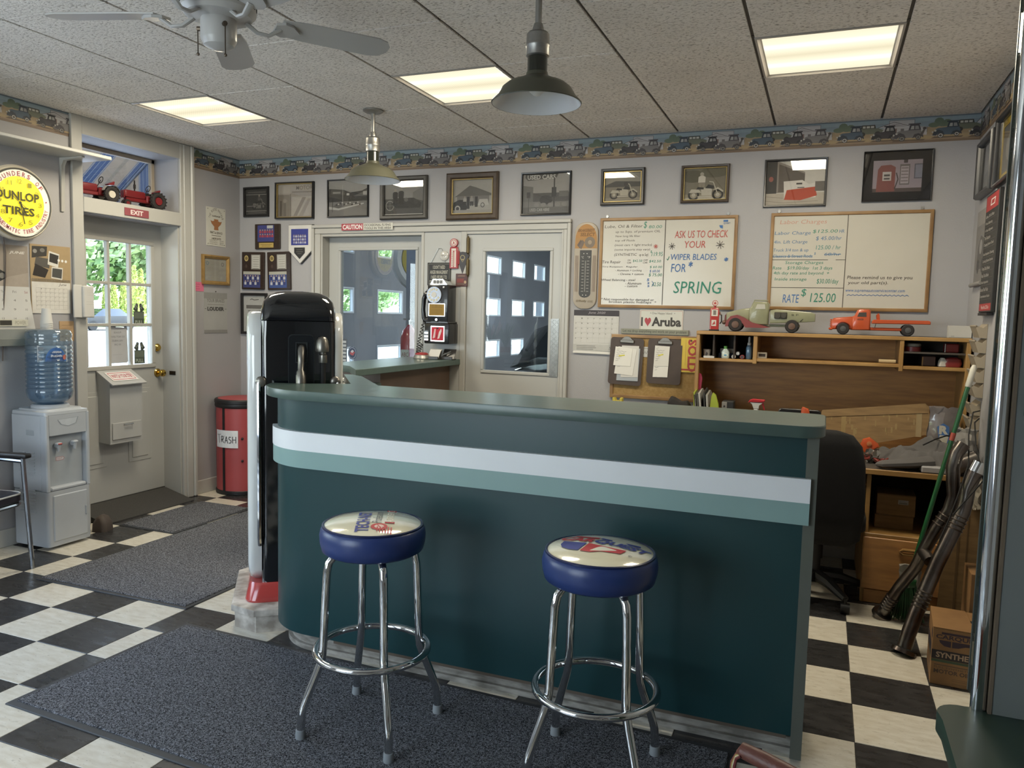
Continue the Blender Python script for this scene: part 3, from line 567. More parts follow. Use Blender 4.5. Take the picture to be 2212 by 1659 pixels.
tl = n.nodes.new('ShaderNodeBsdfTranslucent'); gm_ = n.nodes.new('ShaderNodeMixRGB'); gm_.blend_type = 'MULTIPLY'; gm_.inputs[0].default_value = 1; gm_.inputs[2].default_value = (.22, .22, .22, 1); n.links.new(r.outputs[0], gm_.inputs[1]); n.links.new(gm_.outputs[0], tl.inputs[0]); mxs = n.nodes.new('ShaderNodeMixShader'); mxs.inputs[0].default_value = .75
n.links.new(bs.outputs[0], mxs.inputs[1]); n.links.new(tl.outputs[0], mxs.inputs[2]); n.links.new(mxs.outputs[0], n.nodes['Material Output'].inputs[0])
aw = thing('awning', 'blue and cream striped canvas awning over the entrance, seen through the transom', 'awning', (XL - .32, 4.2, 0))
b = MB(); b.loops([[(0, y, 3.35), (-1.35, y, 2.30), (-1.36, y, 2.29), (-.005, y, 3.34)] for y in (-1.0, 1.15)]); o = b.build('canopy', fab, aw)
def shift(o, ax):
    a = o.data.attributes.new('shift', 'FLOAT', 'POINT'); a.data.foreach_set('value', [v.co.x * ax for v in o.data.vertices])
shift(o, 0)
for y in (-1.0, 1.15):
    b = MB(); b.prism([(0, 3.35), (-1.35, 2.30), (-1.35, 2.1), (0, 2.1)], y - .004, y + .004, 'xz'); o = b.build('side_curtain', fab, aw); shift(o, 1)
b = MB(); b.box(-1.36, -1.0, 2.1, -1.352, 1.15, 2.3); o = b.build('valance', fab, aw); shift(o, 0)
fm = mat('awning_pipe', '5d6470', .4, .6)
for y in (-.97, 1.13): ob('frame_pipe', fm, aw, lambda b: b.tube([(0, y, 3.32), (-1.33, y, 2.29), (0, y, 2.28)], .014, 8))

# plants and small flags on the side window sill, yellow green trees past it: they show in the glass of the second garage door
for k, (y, x, z) in enumerate(((.42, -4.42, .86), (-.12, -4.42, .86))):
    t = thing('spider_plant', ('arching spider plant in a clay pot at the middle of the side window', 'arching spider plant in a clay pot at the near end of the side window')[k], 'plant', (x, y, z), 0, 'plants in the side window')
    ob('pot', mat('clay_pot', '8c5236', .8), t, lambda b: b.lathe([(.06, 0), (.085, .13), (.092, .13), (.092, .16), (.08, .16), (.075, .14)], 18)); rnd = random.Random(k); b = MB()
    for _ in range(46):
        a = rnd.random() * 6.283; L = rnd.uniform(.18, .36); h = rnd.uniform(.35, .75); w = .011; q = [(L * s * cos(a), L * s * sin(a), .14 + h * (1.7 * s - 1.35 * s * s)) for s in (.02, .25, .5, .75, 1)]
        b.loops([[(p[0] - w * (1 - i / 4.4) * sin(a), p[1] + w * (1 - i / 4.4) * cos(a), p[2]), (p[0] + w * (1 - i / 4.4) * sin(a), p[1] - w * (1 - i / 4.4) * cos(a), p[2])] for i, p in enumerate(q)], False, False, False)
    b.build('foliage', mat('spider_leaf', '6d8a45', .6, col2='4c6a34', vs=9), t, 180)['kind'] = 'stuff'
for k, y in enumerate((.70, .12)):
    t = thing('stick_flag', ('small stars and stripes flag drooping from a stick beside the middle plant', 'small stars and stripes flag drooping between the two window plants')[k], 'flag', (-4.46, y, .86), 90)
    ob('stick', mat('flag_stick', '6b5236', .6), t, lambda b: b.cyl((0, .02, 0), (.05, -.03, .62), .005, n=8)); ob('stand', mat('flag_stand', '2a2a2a', .5), t, lambda b: b.lathe([(.05, 0), (.05, .02), (.012, .03)], 16))
    MF = Matrix.Translation((.13, -.03, .40)) @ Matrix.Rotation(rad(52), 4, 'Y')
    art(t, [('r', 0, i / 13, 1, (i + 1) / 13, 'a8303c' if i % 2 == 0 else 'c9c6c2') for i in range(13)] + [('r', 0, .46, .42, 1, '2c3560')] + [('e', .05 + .08 * i, .52 + .11 * j, .012, .02, 'd0d0d4', 6) for i in range(5) for j in range(4)], .42, .26, 0, 'cloth', M=MF)
for k, (x, y, h, r) in enumerate(((-19, -4.5, 7, 2.4), (-22, -13, 8, 3.2), (-24, 4.5, 9, 3.4))):
    tree('yellow_green_tree', ('yellow green tree on the forecourt past the side window', 'yellow green tree farthest along the forecourt past the side window', 'yellow green tree near the road past the side window')[k], (x, y, -.1), h, r, MATS['yellow_green_leaves'], 70 + k, 'forecourt trees', 3600, .17)
# ================================================================ ceiling light panels
def panel_mat():
    m = bpy.data.materials.new('prismatic_diffuser'); m.use_nodes = True; n = m.node_tree; n.nodes.clear(); o = n.nodes.new('ShaderNodeOutputMaterial'); em = n.nodes.new('ShaderNodeEmission')
    t = n.nodes.new('ShaderNodeTexCoord'); sp = n.nodes.new('ShaderNodeSeparateXYZ'); n.links.new(t.outputs['Object'], sp.inputs[0])
    # two lit tubes run across the panel behind the prismatic lens
    ab = n.nodes.new('ShaderNodeMath'); ab.operation = 'ABSOLUTE'; n.links.new(sp.outputs['Y'], ab.inputs[0])
    r = n.nodes.new('ShaderNodeValToRGB'); e = r.color_ramp.elements; e[0].position = 0; e[0].color = (.62, .56, .40, 1); e[1].position = .30; e[1].color = (.66, .60, .44, 1)
    for p, c in ((.09, (.80, .74, .56, 1)), (.135, (1, .96, .80, 1)), (.18, (.78, .72, .54, 1))): q = e.new(p); q.color = c
    n.links.new(ab.outputs[0], r.inputs[0]); ck = n.nodes.new('ShaderNodeTexChecker'); ck.inputs['Scale'].default_value = 120; n.links.new(t.outputs['Object'], ck.inputs[0]); ck.inputs[1].default_value = (1, 1, 1, 1); ck.inputs[2].default_value = (.86, .86, .84, 1)
    mx = n.nodes.new('ShaderNodeMixRGB'); mx.blend_type = 'MULTIPLY'; mx.inputs[0].default_value = .6; n.links.new(r.outputs[0], mx.inputs[1]); n.links.new(ck.outputs[0], mx.inputs[2])
    n.links.new(mx.outputs[0], em.inputs[0]); em.inputs[1].default_value = 1.0; n.links.new(em.outputs[0], o.inputs[0]); return m
pm = panel_mat(); lfm = mat('light_frame', 'aaa49c', rough=.4, var=.05)
for (i, j), lab in zip(LIGHTS, ('lit fluorescent ceiling panel above the white entrance door and shelf', 'lit fluorescent ceiling panel between the two hanging barn lamps', 'lit fluorescent ceiling panel above the labor charges whiteboard')):
    x, y = CX + (i + .5) * CS, CY + (j + .5) * CS
    t = thing('ceiling_light', lab, 'light', (x, y, H), 0, 'ceiling light panels')
    b = MB(); b.M = Matrix.Rotation(pi / 2, 4, 'X'); b.frame(.60, .60, [(0, .02), (0, -.002), (.010, -.004), (.026, .005), (.028, .02)]); b.build('frame', lfm, t)
    box('diffuser', pm, t, -.272, -.272, .006, .272, .272, .010)
    l = bpy.data.lights.new('tube_glow', 'AREA'); l.shape = 'SQUARE'; l.size = .52; l.energy = 19; l.color = (1, .90, .70); lo = bpy.data.objects.new('tube_glow', l); COL.objects.link(lo); lo.parent = t; lo.location = (0, 0, .004)
# ================================================================ ceiling fan with five blades
white = mat('white_enamel', 'b3b1ae', .3, var=.05); wplast = mat('white_plastic', 'b8b7b4', .4, var=.04)
fan = thing('ceiling_fan', 'white five blade ceiling fan with pull chains', 'fan', (-2.0, 2.205, 2.503))
ob('downrod', white, fan, lambda b: (b.lathe([(.012, .10), (.012, .17), (.03, .175), (.065, .22), (.07, .2235)], 20)))
ob('motor_housing', white, fan, lambda b: b.lathe([(.02, .105), (.07, .10), (.115, .075), (.125, .04), (.125, .005), (.11, -.012), (.06, -.02), (.02, -.022)], 28))
b = MB()
for k in range(20):
    a = 2 * pi * k / 20; b.M = Matrix.Rotation(a, 4, 'Z'); b.box(.119, -.009, .016, .1262, .009, .05)
o = b.build('vent_slots', mat('dark_slot', '4a4a4a', .7), fan); o['kind'] = 'stuff'
ob('switch_housing', white, fan, lambda b: b.lathe([(.058, -.018), (.06, -.03), (.06, -.085), (.058, -.092), (.050, -.108), (.03, -.118), (.004, -.122)], 24))
for k in range(5):
    a = rad(52.647 + 72 * k); M = Matrix.Rotation(a, 4, 'Z'); Mt = M @ Matrix.Rotation(rad(-11), 4, 'X')
    b = MB(); b.M = M; b.tube([(.09, 0, -.012), (.13, 0, -.038), (.17, 0, -.040), (.21, 0, -.012)], [.012, .011, .011, .014], 8, flat=.6); b.M = Mt
    b.prism([(.19, -.03), (.22, -.045), (.25, -.035), (.28, 0), (.25, .035), (.22, .045), (.19, .03)], -.016, -.006, 'xy'); br = b.build('blade_iron', white, fan)
    b = MB(); b.M = Mt; b.prism([(.21, -.05), (.3, -.062), (.56, -.066), (.60, -.052), (.62, -.02), (.62, .02), (.60, .052), (.56, .066), (.3, .062), (.21, .05)], -.006, .0, 'xy', bev=.002); b.build('blade', white, fan)
for x, y, l in ((-.057, -.02, .08), (.05, -.03, .10)):
    ob('pull_chain', mat('chain_bronze', '5b5044', .4, .7), fan, lambda b: (b.cyl((x, y, -.05), (x * 1.25, y * 1.25, -.05), .008, n=8), b.cyl((x * 1.22, y * 1.22, -.055), (x * 1.22, y * 1.22, -.055 - l), .0022, n=5), b.sphere((x * 1.22, y * 1.22, -.055 - l), .006, 8)))
# ================================================================ hanging barn lamps
olive = mat('olive_green_enamel', '4c4b3d', .38, coat=.12, var=.06); alu = mat('cast_aluminium', 'a3a19c', .4, .85, var=.15, vs=30); wine = mat('white_porcelain_inside', 'dadbdd', .25)
def barn_lamp(loc, label, rim, top):
    t = thing('barn_lamp', label, 'lamp', (loc[0], loc[1], rim), 0, 'hanging barn lamps'); h = top - rim
    ob('canopy', alu, t, lambda b: b.lathe([(.062, h - .002), (.062, h - .008), (.05, h - .016), (.012, h - .022)], 20))
    ob('stem', alu, t, lambda b: b.cyl((0, 0, .265), (0, 0, h - .004), .0125, n=12))
    ob('stem_collar', alu, t, lambda b: b.lathe([(.016, .29), (.022, .27), (.022, .262), (.03, .258)], 14))
    ob('socket_cap', alu, t, lambda b: b.lathe([(.02, .262), (.036, .258), (.043, .25), (.044, .215), (.0455, .212), (.0455, .206), (.044, .203), (.044, .172), (.038, .168)], 22))
    ob('neck', mat('dark_green_enamel', '23261f', .2, coat=.6), t, lambda b: b.lathe([(.036, .172), (.038, .165), (.038, .11), (.042, .10)], 22))
    ob('shade', olive, t, lambda b: b.lathe([(.040, .112), (.044, .098), (.075, .083), (.110, .070), (.132, .052), (.150, .022), (.170, .002), (.1715, 0), (.170, -.003)], 40, cap=False))
    ob('shade_lining', wine, t, lambda b: b.lathe([(.038, .10), (.073, .079), (.108, .066), (.130, .048), (.148, .018), (.168, -.003)], 40, cap=False))
    ob('bulb', mat('frosted_bulb', 'e6e6e4', .3), t, lambda b: b.lathe([(.014, .11), (.016, .09), (.030, .06), (.028, .042), (.012, .028), (.001, .026)], 16))
    return t
barn_lamp((-2.648, 4.235), 'far green barn lamp with its round ceiling canopy in view', 2.305, H)
barn_lamp((-1.06, 2.84), 'large near green barn lamp hanging over the counter', 2.293, H)
# ================================================================ counter
teal = mat('dark_teal_laminate', '1a3c3f', .34, var=.05, vs=2); topm = mat('green_laminate_top', '4f615c', .30, var=.12, vs=9, stretch=(1, 4, 1)); pale = mat('pale_teal_laminate', '86a3a1', .36, var=.04); whl = mat('white_laminate', 'e4e6ea', .34, var=.03); basem = mat('scuffed_grey_base', 'a9a49b', .6, col2='77726a', vs=12, stretch=(1, 1, 3))
ctr = thing('service_counter', 'long dark teal reception counter with white and pale stripes and curved end', 'counter', (0, 0, 0))
arc = lambda cx, cy, r, a0, a1, n: [(cx + r * cos(rad(a0 + (a1 - a0) * i / n)), cy + r * sin(rad(a0 + (a1 - a0) * i / n))) for i in range(n + 1)]
def face(off, xr, dx=0):     # plan outline of the customer face: curved end then straight run
    return arc(-2.02, 3.02, .30 + off, 213, 270, 12) + [(xr, 2.72 - off)]
def wallstrip(name, m, off0, off1, xr, z0, z1, bev=0):
    a = face(off1, xr); c = face(off0, xr)[::-1]
    return ob(name, m, ctr, lambda b: b.prism(a + c, z0, z1, 'xy'))
wallstrip('front_panel', teal, -.03, 0, -.016, .09, 1.118)
wallstrip('white_stripe', whl, 0, .022, -.016, .900, .980); wallstrip('pale_stripe', pale, 0, .020, -.016, .826, .900)
wallstrip('base_board', basem, -.10, -.062, -.03, 0, .092); 
ob('base_shoe', basem, ctr, lambda b: b.prism(face(-.046, -.03) + face(-.062, -.03)[::-1], 0, .022, 'xy'))
box('end_panel', teal, ctr, -.034, 2.741, .0, .002, 3.03, 1.118); 
ob('corner_edge', mat('grey_edge_band', '5d6058', .4), ctr, lambda b: b.box(-.034, 2.7165, .012, .003, 2.74, 1.118))
tp = arc(-2.02, 3.02, .348, 197, 270, 14) + [(-.06, 2.672)] + arc(-.06, 2.752, .08, -90, 0, 5)[1:] + arc(-.02, 3.03, .04, 0, 90, 3) + [(-1.89, 3.085), (-2.23, 3.48), (-2.34, 3.55), (-2.375, 3.53), (-2.035, 3.08), (-2.236, 2.952)]
ob('top', topm, ctr, lambda b: b.prism(tp, 1.118, 1.157, 'xy', bev=.003, both=True))
box('inner_shelf', mat('inner_laminate', '6a5d50', .5), ctr, -1.9, 2.765, .70, -.05, 3.02, .72); box('inner_panel', MATS['inner_laminate'], ctr, -1.9, 2.755, .06, -.05, 2.763, 1.115)
# the wing that runs from the back wall towards the pump
wing = thing('counter_wing', 'green topped counter wing running from the back wall under the pay phone', 'counter', (0, 0, 0))
ob('top', topm, wing, lambda b: b.prism([(-2.537, 5.30), (-2.98, 5.30), (-2.99, 4.25), (-2.73, 4.12), (-2.53, 3.88)], 1.114, 1.155, 'xy', bev=.003, both=True))
box('end_support', MATS['inner_laminate'], wing, -2.97, 4.3, 0, -2.945, 5.29, 1.114); box('inner_panel', mat('brown_panel', '6b5646', .5, var=.2, vs=3), wing, -2.945, 4.30, .0, -2.62, 5.29, 1.114)
box('end_shelf', topm, wing, -2.92, 3.76, 1.03, -2.60, 4.28, 1.045); box('end_bracket', MATS['inner_laminate'], wing, -2.90, 4.26, .9, -2.64, 4.30, 1.03); box('shelf', topm, wing, -2.62, 4.35, .68, -2.54, 5.29, .70)
MW = Matrix.Translation((-2.62, 4.795, .55)) @ Matrix.Rotation(pi / 2, 4, 'Z')
art(wing, [('r', .56, .30, .61, .80, 'a08a3a'), *[('l', [(.57, .36 + .06 * k), (.60, .36 + .06 * k)], .004, '54471d') for k in range(7)], ('r', .82, .0, .91, .82, 'a8924a'), *[('l', [(.835, .08 + .08 * k), (.895, .08 + .08 * k)], .006, '4d401c') for k in range(9)], ('r', .70, .0, .84, .20, 'b9b4a8'), ('t', .71, .05, .83, .15, 'Charge', '3a352e', {'shear': .2})], .98, 1.08, 0, 'taped_notices', M=MW)
# ================================================================ petrol pump
gp = thing('petrol_pump', 'vintage black and white rounded petrol pump with side nozzle on a stone plinth', 'petrol pump', (-2.425, 3.207, 0), 37.2)
stone = mat('worn_white_plinth', 'c9c2b8', .55, col2='8e867c', vs=14); blackg = mat('pump_black_gloss', '0d1014', .09, coat=1, var=.1); whg = mat('pump_white_gloss', 'd9dad8', .12, coat=.8, var=.04); redg = mat('pump_red_base', 'b4403c', .22, coat=.6, var=.1); pew = mat('dull_pewter', '8b8780', .35, .85, var=.15)
octo = lambda w, d, c: [(-w + c, -d), (w - c, -d), (w, -d + c), (w, d - c), (w - c, d), (-w + c, d), (-w, d - c), (-w, -d + c)]
ob('plinth', stone, gp, lambda b: (b.prism(octo(.29, .345, .10), 0, .082, 'xy'), b.prism(octo(.305, .36, .105), .082, .112, 'xy', bev=.008)))
ob('red_base', redg, gp, lambda b: b.loft([(.112, .242, .262, .06), (.122, .245, .265, .06), (.19, .228, .246, .06), (.20, .222, .24, .06)], 6))
ob('body', blackg, gp, lambda b: b.loft([(.195, .170, .234, .03), (1.36, .170, .234, .03), (1.44, .170, .234, .035)], 6))
ob('cap', blackg, gp, lambda b: b.loft([(1.441, .168, .232, .035), (1.445, .172, .236, .04), (1.49, .170, .232, .05), (1.53, .160, .22, .06), (1.558, .140, .20, .07), (1.575, .105, .165, .07), (1.583, .06, .11, .05), (1.584, .01, .02, .01)], 6, ), 50)
# display doors on both flanks: tall rounded slabs
def rdoor(y, z0, z1, r, rb=.06): return [(y - rb, z0), (y, z0 + rb)] + arc(y - r, z1 - r, r, 0, 90, 8) + arc(-y + r, z1 - r, r, 90, 180, 8) + [(-y, z0 + rb), (-y + rb, z0)]
for s in (-1, 1):
    dr = ob('door', whg, gp, lambda b: b.prism(rdoor(.225, .20, 1.487, .13), s * .168, s * (.232 if s < 0 else .206), 'yz', bev=.034), 60)
    ob('window_slot', mat('shadowed_slot', '5d6263', .3), dr, lambda b: b.box(s * (.222 if s < 0 else .196), -.16, 1.02, s * (.2335 if s < 0 else .2075), -.10, 1.38, b=.006)); ob('dial_glass', mat('dial_glass_dark', '22282a', .05, coat=1), dr, lambda b: b.prism(rrect(.13, .12, .05, 5, .02, 1.2), s * (.231 if s < 0 else .205), s * (.2335 if s < 0 else .2075), 'yz'))
    ob('trim_strip', chrome, gp, lambda b: b.tube([(s * .176, -.225, .38), (s * .178, -.238, .42), (s * .178, -.238, 1.15), (s * .174, -.232, 1.175)], .011, 8))
    ob('trim_cap', pew, gp, lambda b: b.sphere((s * .168, -.236, 1.158), .026, 12, sc=(1, .5, 1)))
ob('door_badge', mat('tan_badge', 'b59a63', .4), gp, lambda b: b.cyl((-.2295, -.10, .86), (-.2345, -.10, .86), .05, n=16))
b = MB(); b.M = Matrix.Translation((.012, -.2345, 1.19)); b.prism(rrect(.060, .19, .022), .001, -.006, 'xz'); rc = b.build('nozzle_plate', mat('plate_edge', '33373a', .3, .4), gp)
b = MB(); b.M = Matrix.Translation((.012, -.2405, 1.19)); b.prism(rrect(.055, .185, .019), .001, -.0015, 'xz'); b.build('nozzle_recess', mat('recess_dark', '161a1e', .25), rc)
ob('nozzle_port', mat('port_black', '060708', .3), rc, lambda b: b.prism(rrect(.024, .044, .023, 5, .014, 1.295), -.2418, -.2432, 'xz')); b = MB(); b.M = Matrix.Translation((.014, -.243, 1.295)); b.frame(.056, .098, [(0, .001), (0, -.004), (.005, -.005), (.007, .0)]); b.build('port_rim', mat('plate_edge', '33373a'), rc)
nz = ob('nozzle', pew, gp, lambda b: b.tube([(.014, -.225, 1.325), (.012, -.262, 1.305), (.011, -.272, 1.26), (.01, -.274, 1.215), (.01, -.276, 1.208), (.01, -.276, 1.195), (.01, -.277, 1.19), (.01, -.277, 1.13), (.01, -.276, 1.10)], [.015, .016, .015, .014, .019, .020, .023, .024, .018], 14), 50)
ob('nozzle_guard', chrome, nz, lambda b: b.tube([(.01, -.277, 1.10), (.01, -.285, 1.08), (.01, -.29, 1.02), (.01, -.28, .95)], [.022, .026, .018, .012], 12))
ob('hose_elbow', pew, gp, lambda b: b.lathe([(.029, 1.30), (.031, 1.305), (.031, 1.325), (.029, 1.335), (.027, 1.352), (.018, 1.368), (.004, 1.373)], 18, c=(.108, -.245, 0)), 50)
ob('hose_coupling', pew, gp, lambda b: b.lathe([(.012, 1.30), (.014, 1.292), (.012, 1.288), (.018, 1.284), (.019, 1.25), (.018, 1.248)], 14, c=(.112, -.247, 0)))
ob('hose', rub, gp, lambda b: b.tube([(.112, -.247, 1.25), (.112, -.252, 1.18), (.11, -.255, 1.08), (.09, -.265, .9), (.06, -.275, .7), (0, -.28, .62), (-.02, -.28, .75), (.01, -.278, .96)], .0115, 10))
# ================================================================ bar stools
blue = mat('blue_vinyl', '293b70', .34, var=.12, vs=9, bump=.06, bs=18); cream = mat('cream_vinyl', 'e8e2c8', .16, coat=.8, var=.05, bump=.14, bs=16, stretch=(1, 1, 1)); pip = mat('navy_piping', '10204e', .3); tipm = mat('grey_rubber_tip', '8c9092', .7)
def stool(loc, rot, label, prt, prot):
    t = thing('bar_stool', label, 'stool', loc, rot, 'chrome bar stools at the counter')
    ob('seat_band', blue, t, lambda b: b.lathe([(.10, .640), (.160, .643), (.176, .653), (.183, .680), (.185, .705), (.181, .725), (.174, .737), (.167, .739)], 44), 60)
    ob('piping', pip, t, lambda b: b.tube([(.172 * cos(2 * pi * i / 40), .172 * sin(2 * pi * i / 40), .738) for i in range(40)], .005, 6, True))
    sc_ = ob('seat_top', cream, t, lambda b: b.lathe([(.171, .738), (.157, .7455), (.12, .752), (.07, .758), (.02, .7605), (.001, .761)], 44), 60)
    dome = lambda p: (p[0], p[1] + .003 - .761 + .761 - .0, p[2])
    MT = Matrix.Rotation(prot, 4, 'Z')
    def bend(p):       # lay the print flat on the domed seat
        x, z, off = p[0], p[2], -p[1]; r = math.hypot(x, z); hz = .7607 - .0152 * (r / .157) ** 2 + .0022 + off; return tuple(MT @ Vector((x, z, hz)))
    art(t, prt, .335, .335, 0, 'seat_print', bend=bend)
    for k in range(4):
        a = rad(45 + 90 * k); c, s_ = cos(a), sin(a); P = lambda r, z: (r * c, r * s_, z)
        lg = ob('leg', chrome, t, lambda b: b.tube([P(.03, .645), P(.105, .642), P(.135, .634), P(.153, .613), P(.160, .58), P(.165, .48), P(.172, .32), P(.176, .275), P(.188, .24), P(.222, .155), P(.238, .112), P(.243, .095), P(.247, .06), P(.249, .01)], .0142, 12), 70)
        ob('rubber_tip', tipm, lg, lambda b: b.lathe([(.018, 0), (.0185, .004), (.017, .03), (.015, .031)], 14, c=P(.249, 0)))
        ob('bolt', chrome, lg, lambda b: b.sphere(P(.185, .287), .007, 8))
    ob('foot_ring', chrome, t, lambda b: b.tube([(.197 * cos(2 * pi * i / 56), .197 * sin(2 * pi * i / 56), .287) for i in range(56)], .0125, 10, True), 70)
    return t
B_, R_ = '1d2f86', 'b3202c'
tech = [('t', .08, .52, .74, .66, 'TECH-NET', B_, {'bold': .03, 'shear': .1}), ('t', .30, .40, .80, .50, 'Professional', '4a4a56', {'shear': .25}), ('r', .30, .27, .90, .37, R_), ('t', .33, .285, .87, .355, 'AUTO SERVICE', 'e8e2d2', {'bold': .01}), ('e', .20, .42, .085, .085, R_, 20), ('e', .20, .42, .05, .05, 'd8b9b0', 14), ('l', [(.16, .40), (.24, .44)], .004, R_)] + [('r', .02 + .012 * k, .29 + .028 * k, .19, .302 + .028 * k, R_) for k in range(6)]
cq = [('p', [(.14, .66), (.19, .71), (.42, .71), (.42, .66)], R_), ('p', [(.44, .66), (.44, .71), (.83, .71), (.85, .66)], B_), ('t', .07, .50, .42, .63, 'CAR', R_, {'bold': .05, 'shear': .15}), ('t', .42, .49, .97, .63, 'QUEST', B_, {'bold': .05, 'shear': .15}), ('p', [(.14, .46), (.38, .46), (.38, .24), (.28, .24), (.20, .28), (.15, .36)], B_), ('p', [(.40, .46), (.78, .46), (.76, .35), (.58, .30), (.50, .24), (.40, .24)], R_), ('o', .85, .36, .018, .018, .2, '222222'), ('t', .842, .349, .858, .371, 'R', '222222')]
stool((-1.440, 2.325, .0115), 0, 'bar stool with a red globe and blue lettering on its cream seat, beside the pump', tech, rad(118))
stool((-.628, 2.37, .0115), 3, 'bar stool with a large red and blue emblem on its cream seat', cq, rad(-10))
# ================================================================ floor mats
cm = carpet_mat('looped_charcoal_carpet', '2e2e30', '8e8f94', 170); mb = mat('mat_rubber_edge', '3a3b3d', .6, var=.1)
def floor_mat(label, pts, z, edge=.03):
    t = thing('floor_mat', label, 'mat', (0, 0, 0))
    e = ob('rubber_edge', mb, t, lambda b: b.prism(pts, .0005 + z, .006 + z, 'xy', bev=.003)); cx = sum(p[0] for p in pts) / len(pts); cy = sum(p[1] for p in pts) / len(pts)
    q = [(cx + (p[0] - cx) * (1 - edge / abs(p[0] - cx)), cy + (p[1] - cy) * (1 - edge / abs(p[1] - cy))) for p in pts]
    ob('pile', cm, t, lambda b: b.prism(q, .004 + z, .0115 + z, 'xy', bev=.003)); return t
floor_mat('large charcoal carpet mat under both bar stools', [(-2.765, 1.905), (-.20, 1.80), (-.20, 2.70), (-2.735, 2.765)], 0, .028)
floor_mat('charcoal runner mat between the water cooler and the petrol pump', [(-3.91, 2.885), (-2.865, 2.895), (-2.865, 4.9), (-3.90, 4.9)], 0, .022)
floor_mat('dark doormat lying between the runner mat and the entrance ramp', [(-4.40, 3.86), (-3.92, 3.86), (-3.92, 4.62), (-4.40, 4.62)], 0, .012)
# ================================================================ left wall: door fittings
DX = XL - .17
def lw(name, label, cat, y, z, off=.0, group=None): return thing(name, label, cat, (XL + off, y, z), 90, group)   # local x runs along the wall, -y into the room
paper = mat('white_paper', 'c6c4bf', .7, var=.03); clipm = mat('bright_clip', 'b8b8b4', .3, .9)
mbx = lw('mail_box', 'white metal mail drop box with slanted lid on the entrance door', 'mailbox', 4.17, .51, -.17)
wm = mat('white_box_enamel', 'b4b4b2', .35, var=.05)
MYZ = lambda b, poly, x0, x1: b.prism(poly, x0, x1, 'yz')
ob('box', wm, mbx, lambda b: MYZ(b, [(0, .01), (-.12, 0), (-.125, .40), (-.125, .44), (0, .51)], -.14, .14))
ob('lid', wm, mbx, lambda b: MYZ(b, [(-.0, .525), (-.165, .428), (-.16, .42), (0, .512)], -.15, .15))
ob('hatch', wm, mbx, lambda b: b.box(-.125, -.131, .03, .125, -.12, .15, b=.003)); ob('hatch_handle', chrome, mbx, lambda b: b.tube([(-.03, -.131, .135), (-.03, -.145, .135), (.04, -.145, .135), (.04, -.131, .135)], .004, 6))
MS = Matrix.Translation((0, -.083, .478)) @ Matrix.Rotation(rad(-59.5), 4, 'X')
art(mbx, [('r', 0, 0, 1, 1, 'e5e2de'), ('r', .06, .12, .94, .9, 'b5424a'), ('r', .08, .18, .92, .84, 'e5e2de'), ('t', .11, .3, .89, .72, 'WATCH YOUR STEP', 'a63842', {'bold': .03})], .22, .11, -.0015, M=MS)
def pull(y, z, lab):
    t = lw('pull_sticker', lab, 'sticker', y, z, -.188)
    return art(t, [('r', .08, 0, .92, .62, '4b5347'), ('r', .12, .30, .88, .58, '656d60'), ('t', .2, .06, .8, .22, 'PULL', 'a9b2a4', {'bold': .02}), ('p', [(.05, .72), (.3, 1), (.46, .95), (.40, .62), (.2, .62)], '40463f'), ('p', [(.95, .72), (.7, 1), (.54, .95), (.60, .62), (.8, .62)], '40463f')] +
               [('p', [(a + .06 * i, .72 + .06 * k + .02 * i), (a + .06 * i + .05, .73 + .06 * k + .02 * i), (a + .06 * i + .05, .77 + .06 * k + .02 * i), (a + .06 * i, .76 + .06 * k + .02 * i)], 'a9b0a6') for a in (.16, .62) for i in range(4) for k in range(3) if (i + k) % 2], .115, .165, 0)
pull(4.425, 1.435, 'checkered flag pull sticker on the middle row of door glass'); pull(4.425, 1.145, 'checkered flag pull sticker on the lowest row of door glass')
nt_ = lw('door_note', 'curling sheet asking not to leave valuables, taped inside the door glass', 'note', 4.228, 1.215, -.188)
ob('sheet', mat('backlit_paper', 'b9babd', .8), nt_, lambda b: b.prism([(-.085, -.135), (-.08, .09), (-.065, .115), (-.06, .125), (.085, .12), (.09, -.13), (.08, -.14), (-.07, -.14)], -.001, 0, 'xz'))
art(nt_, [('t', .70, .80, .30, .85, 'PLEASE', '707074'), ('t', .88, .68, .12, .73, 'DO NOT LEAVE', '707074'), ('t', .80, .57, .2, .62, 'VALUABLES', '707074'), ('t', .68, .46, .32, .51, 'IN CAR', '707074'), ('l', [(.2, .2), (.75, .2)], .001, '8c8c90')], .16, .26, -.0012)
ex = lw('exit_sign', 'small dull red exit sign above the entrance door', 'sign', 4.225, 2.153, .025)
box('plate', mat('exit_red', '8d4a50', .5), ex, -.105, -.004, -.027, .105, 0, .027, b=.001); art(ex, [('t', .24, .2, .76, .8, 'EXIT', 'd9cfcb', {'bold': .03})], .21, .054, -.004)
# ---- shelf on bracket
sh = lw('wall_shelf', 'white wall shelf on a bracket above the round lit clock', 'shelf', 3.28, 2.43)
box('board', trimm, sh, -.9, -.26, 0, .54, 0, .022, b=.004)
ob('bracket', trimm, sh, lambda b: b.prism([(0, 0), (-.20, 0), (-.20, -.008), (-.04, -.018), (-.02, -.05), (-.010, -.34), (0, -.345)], .365, .39, 'yz', bev=.003, both=True))
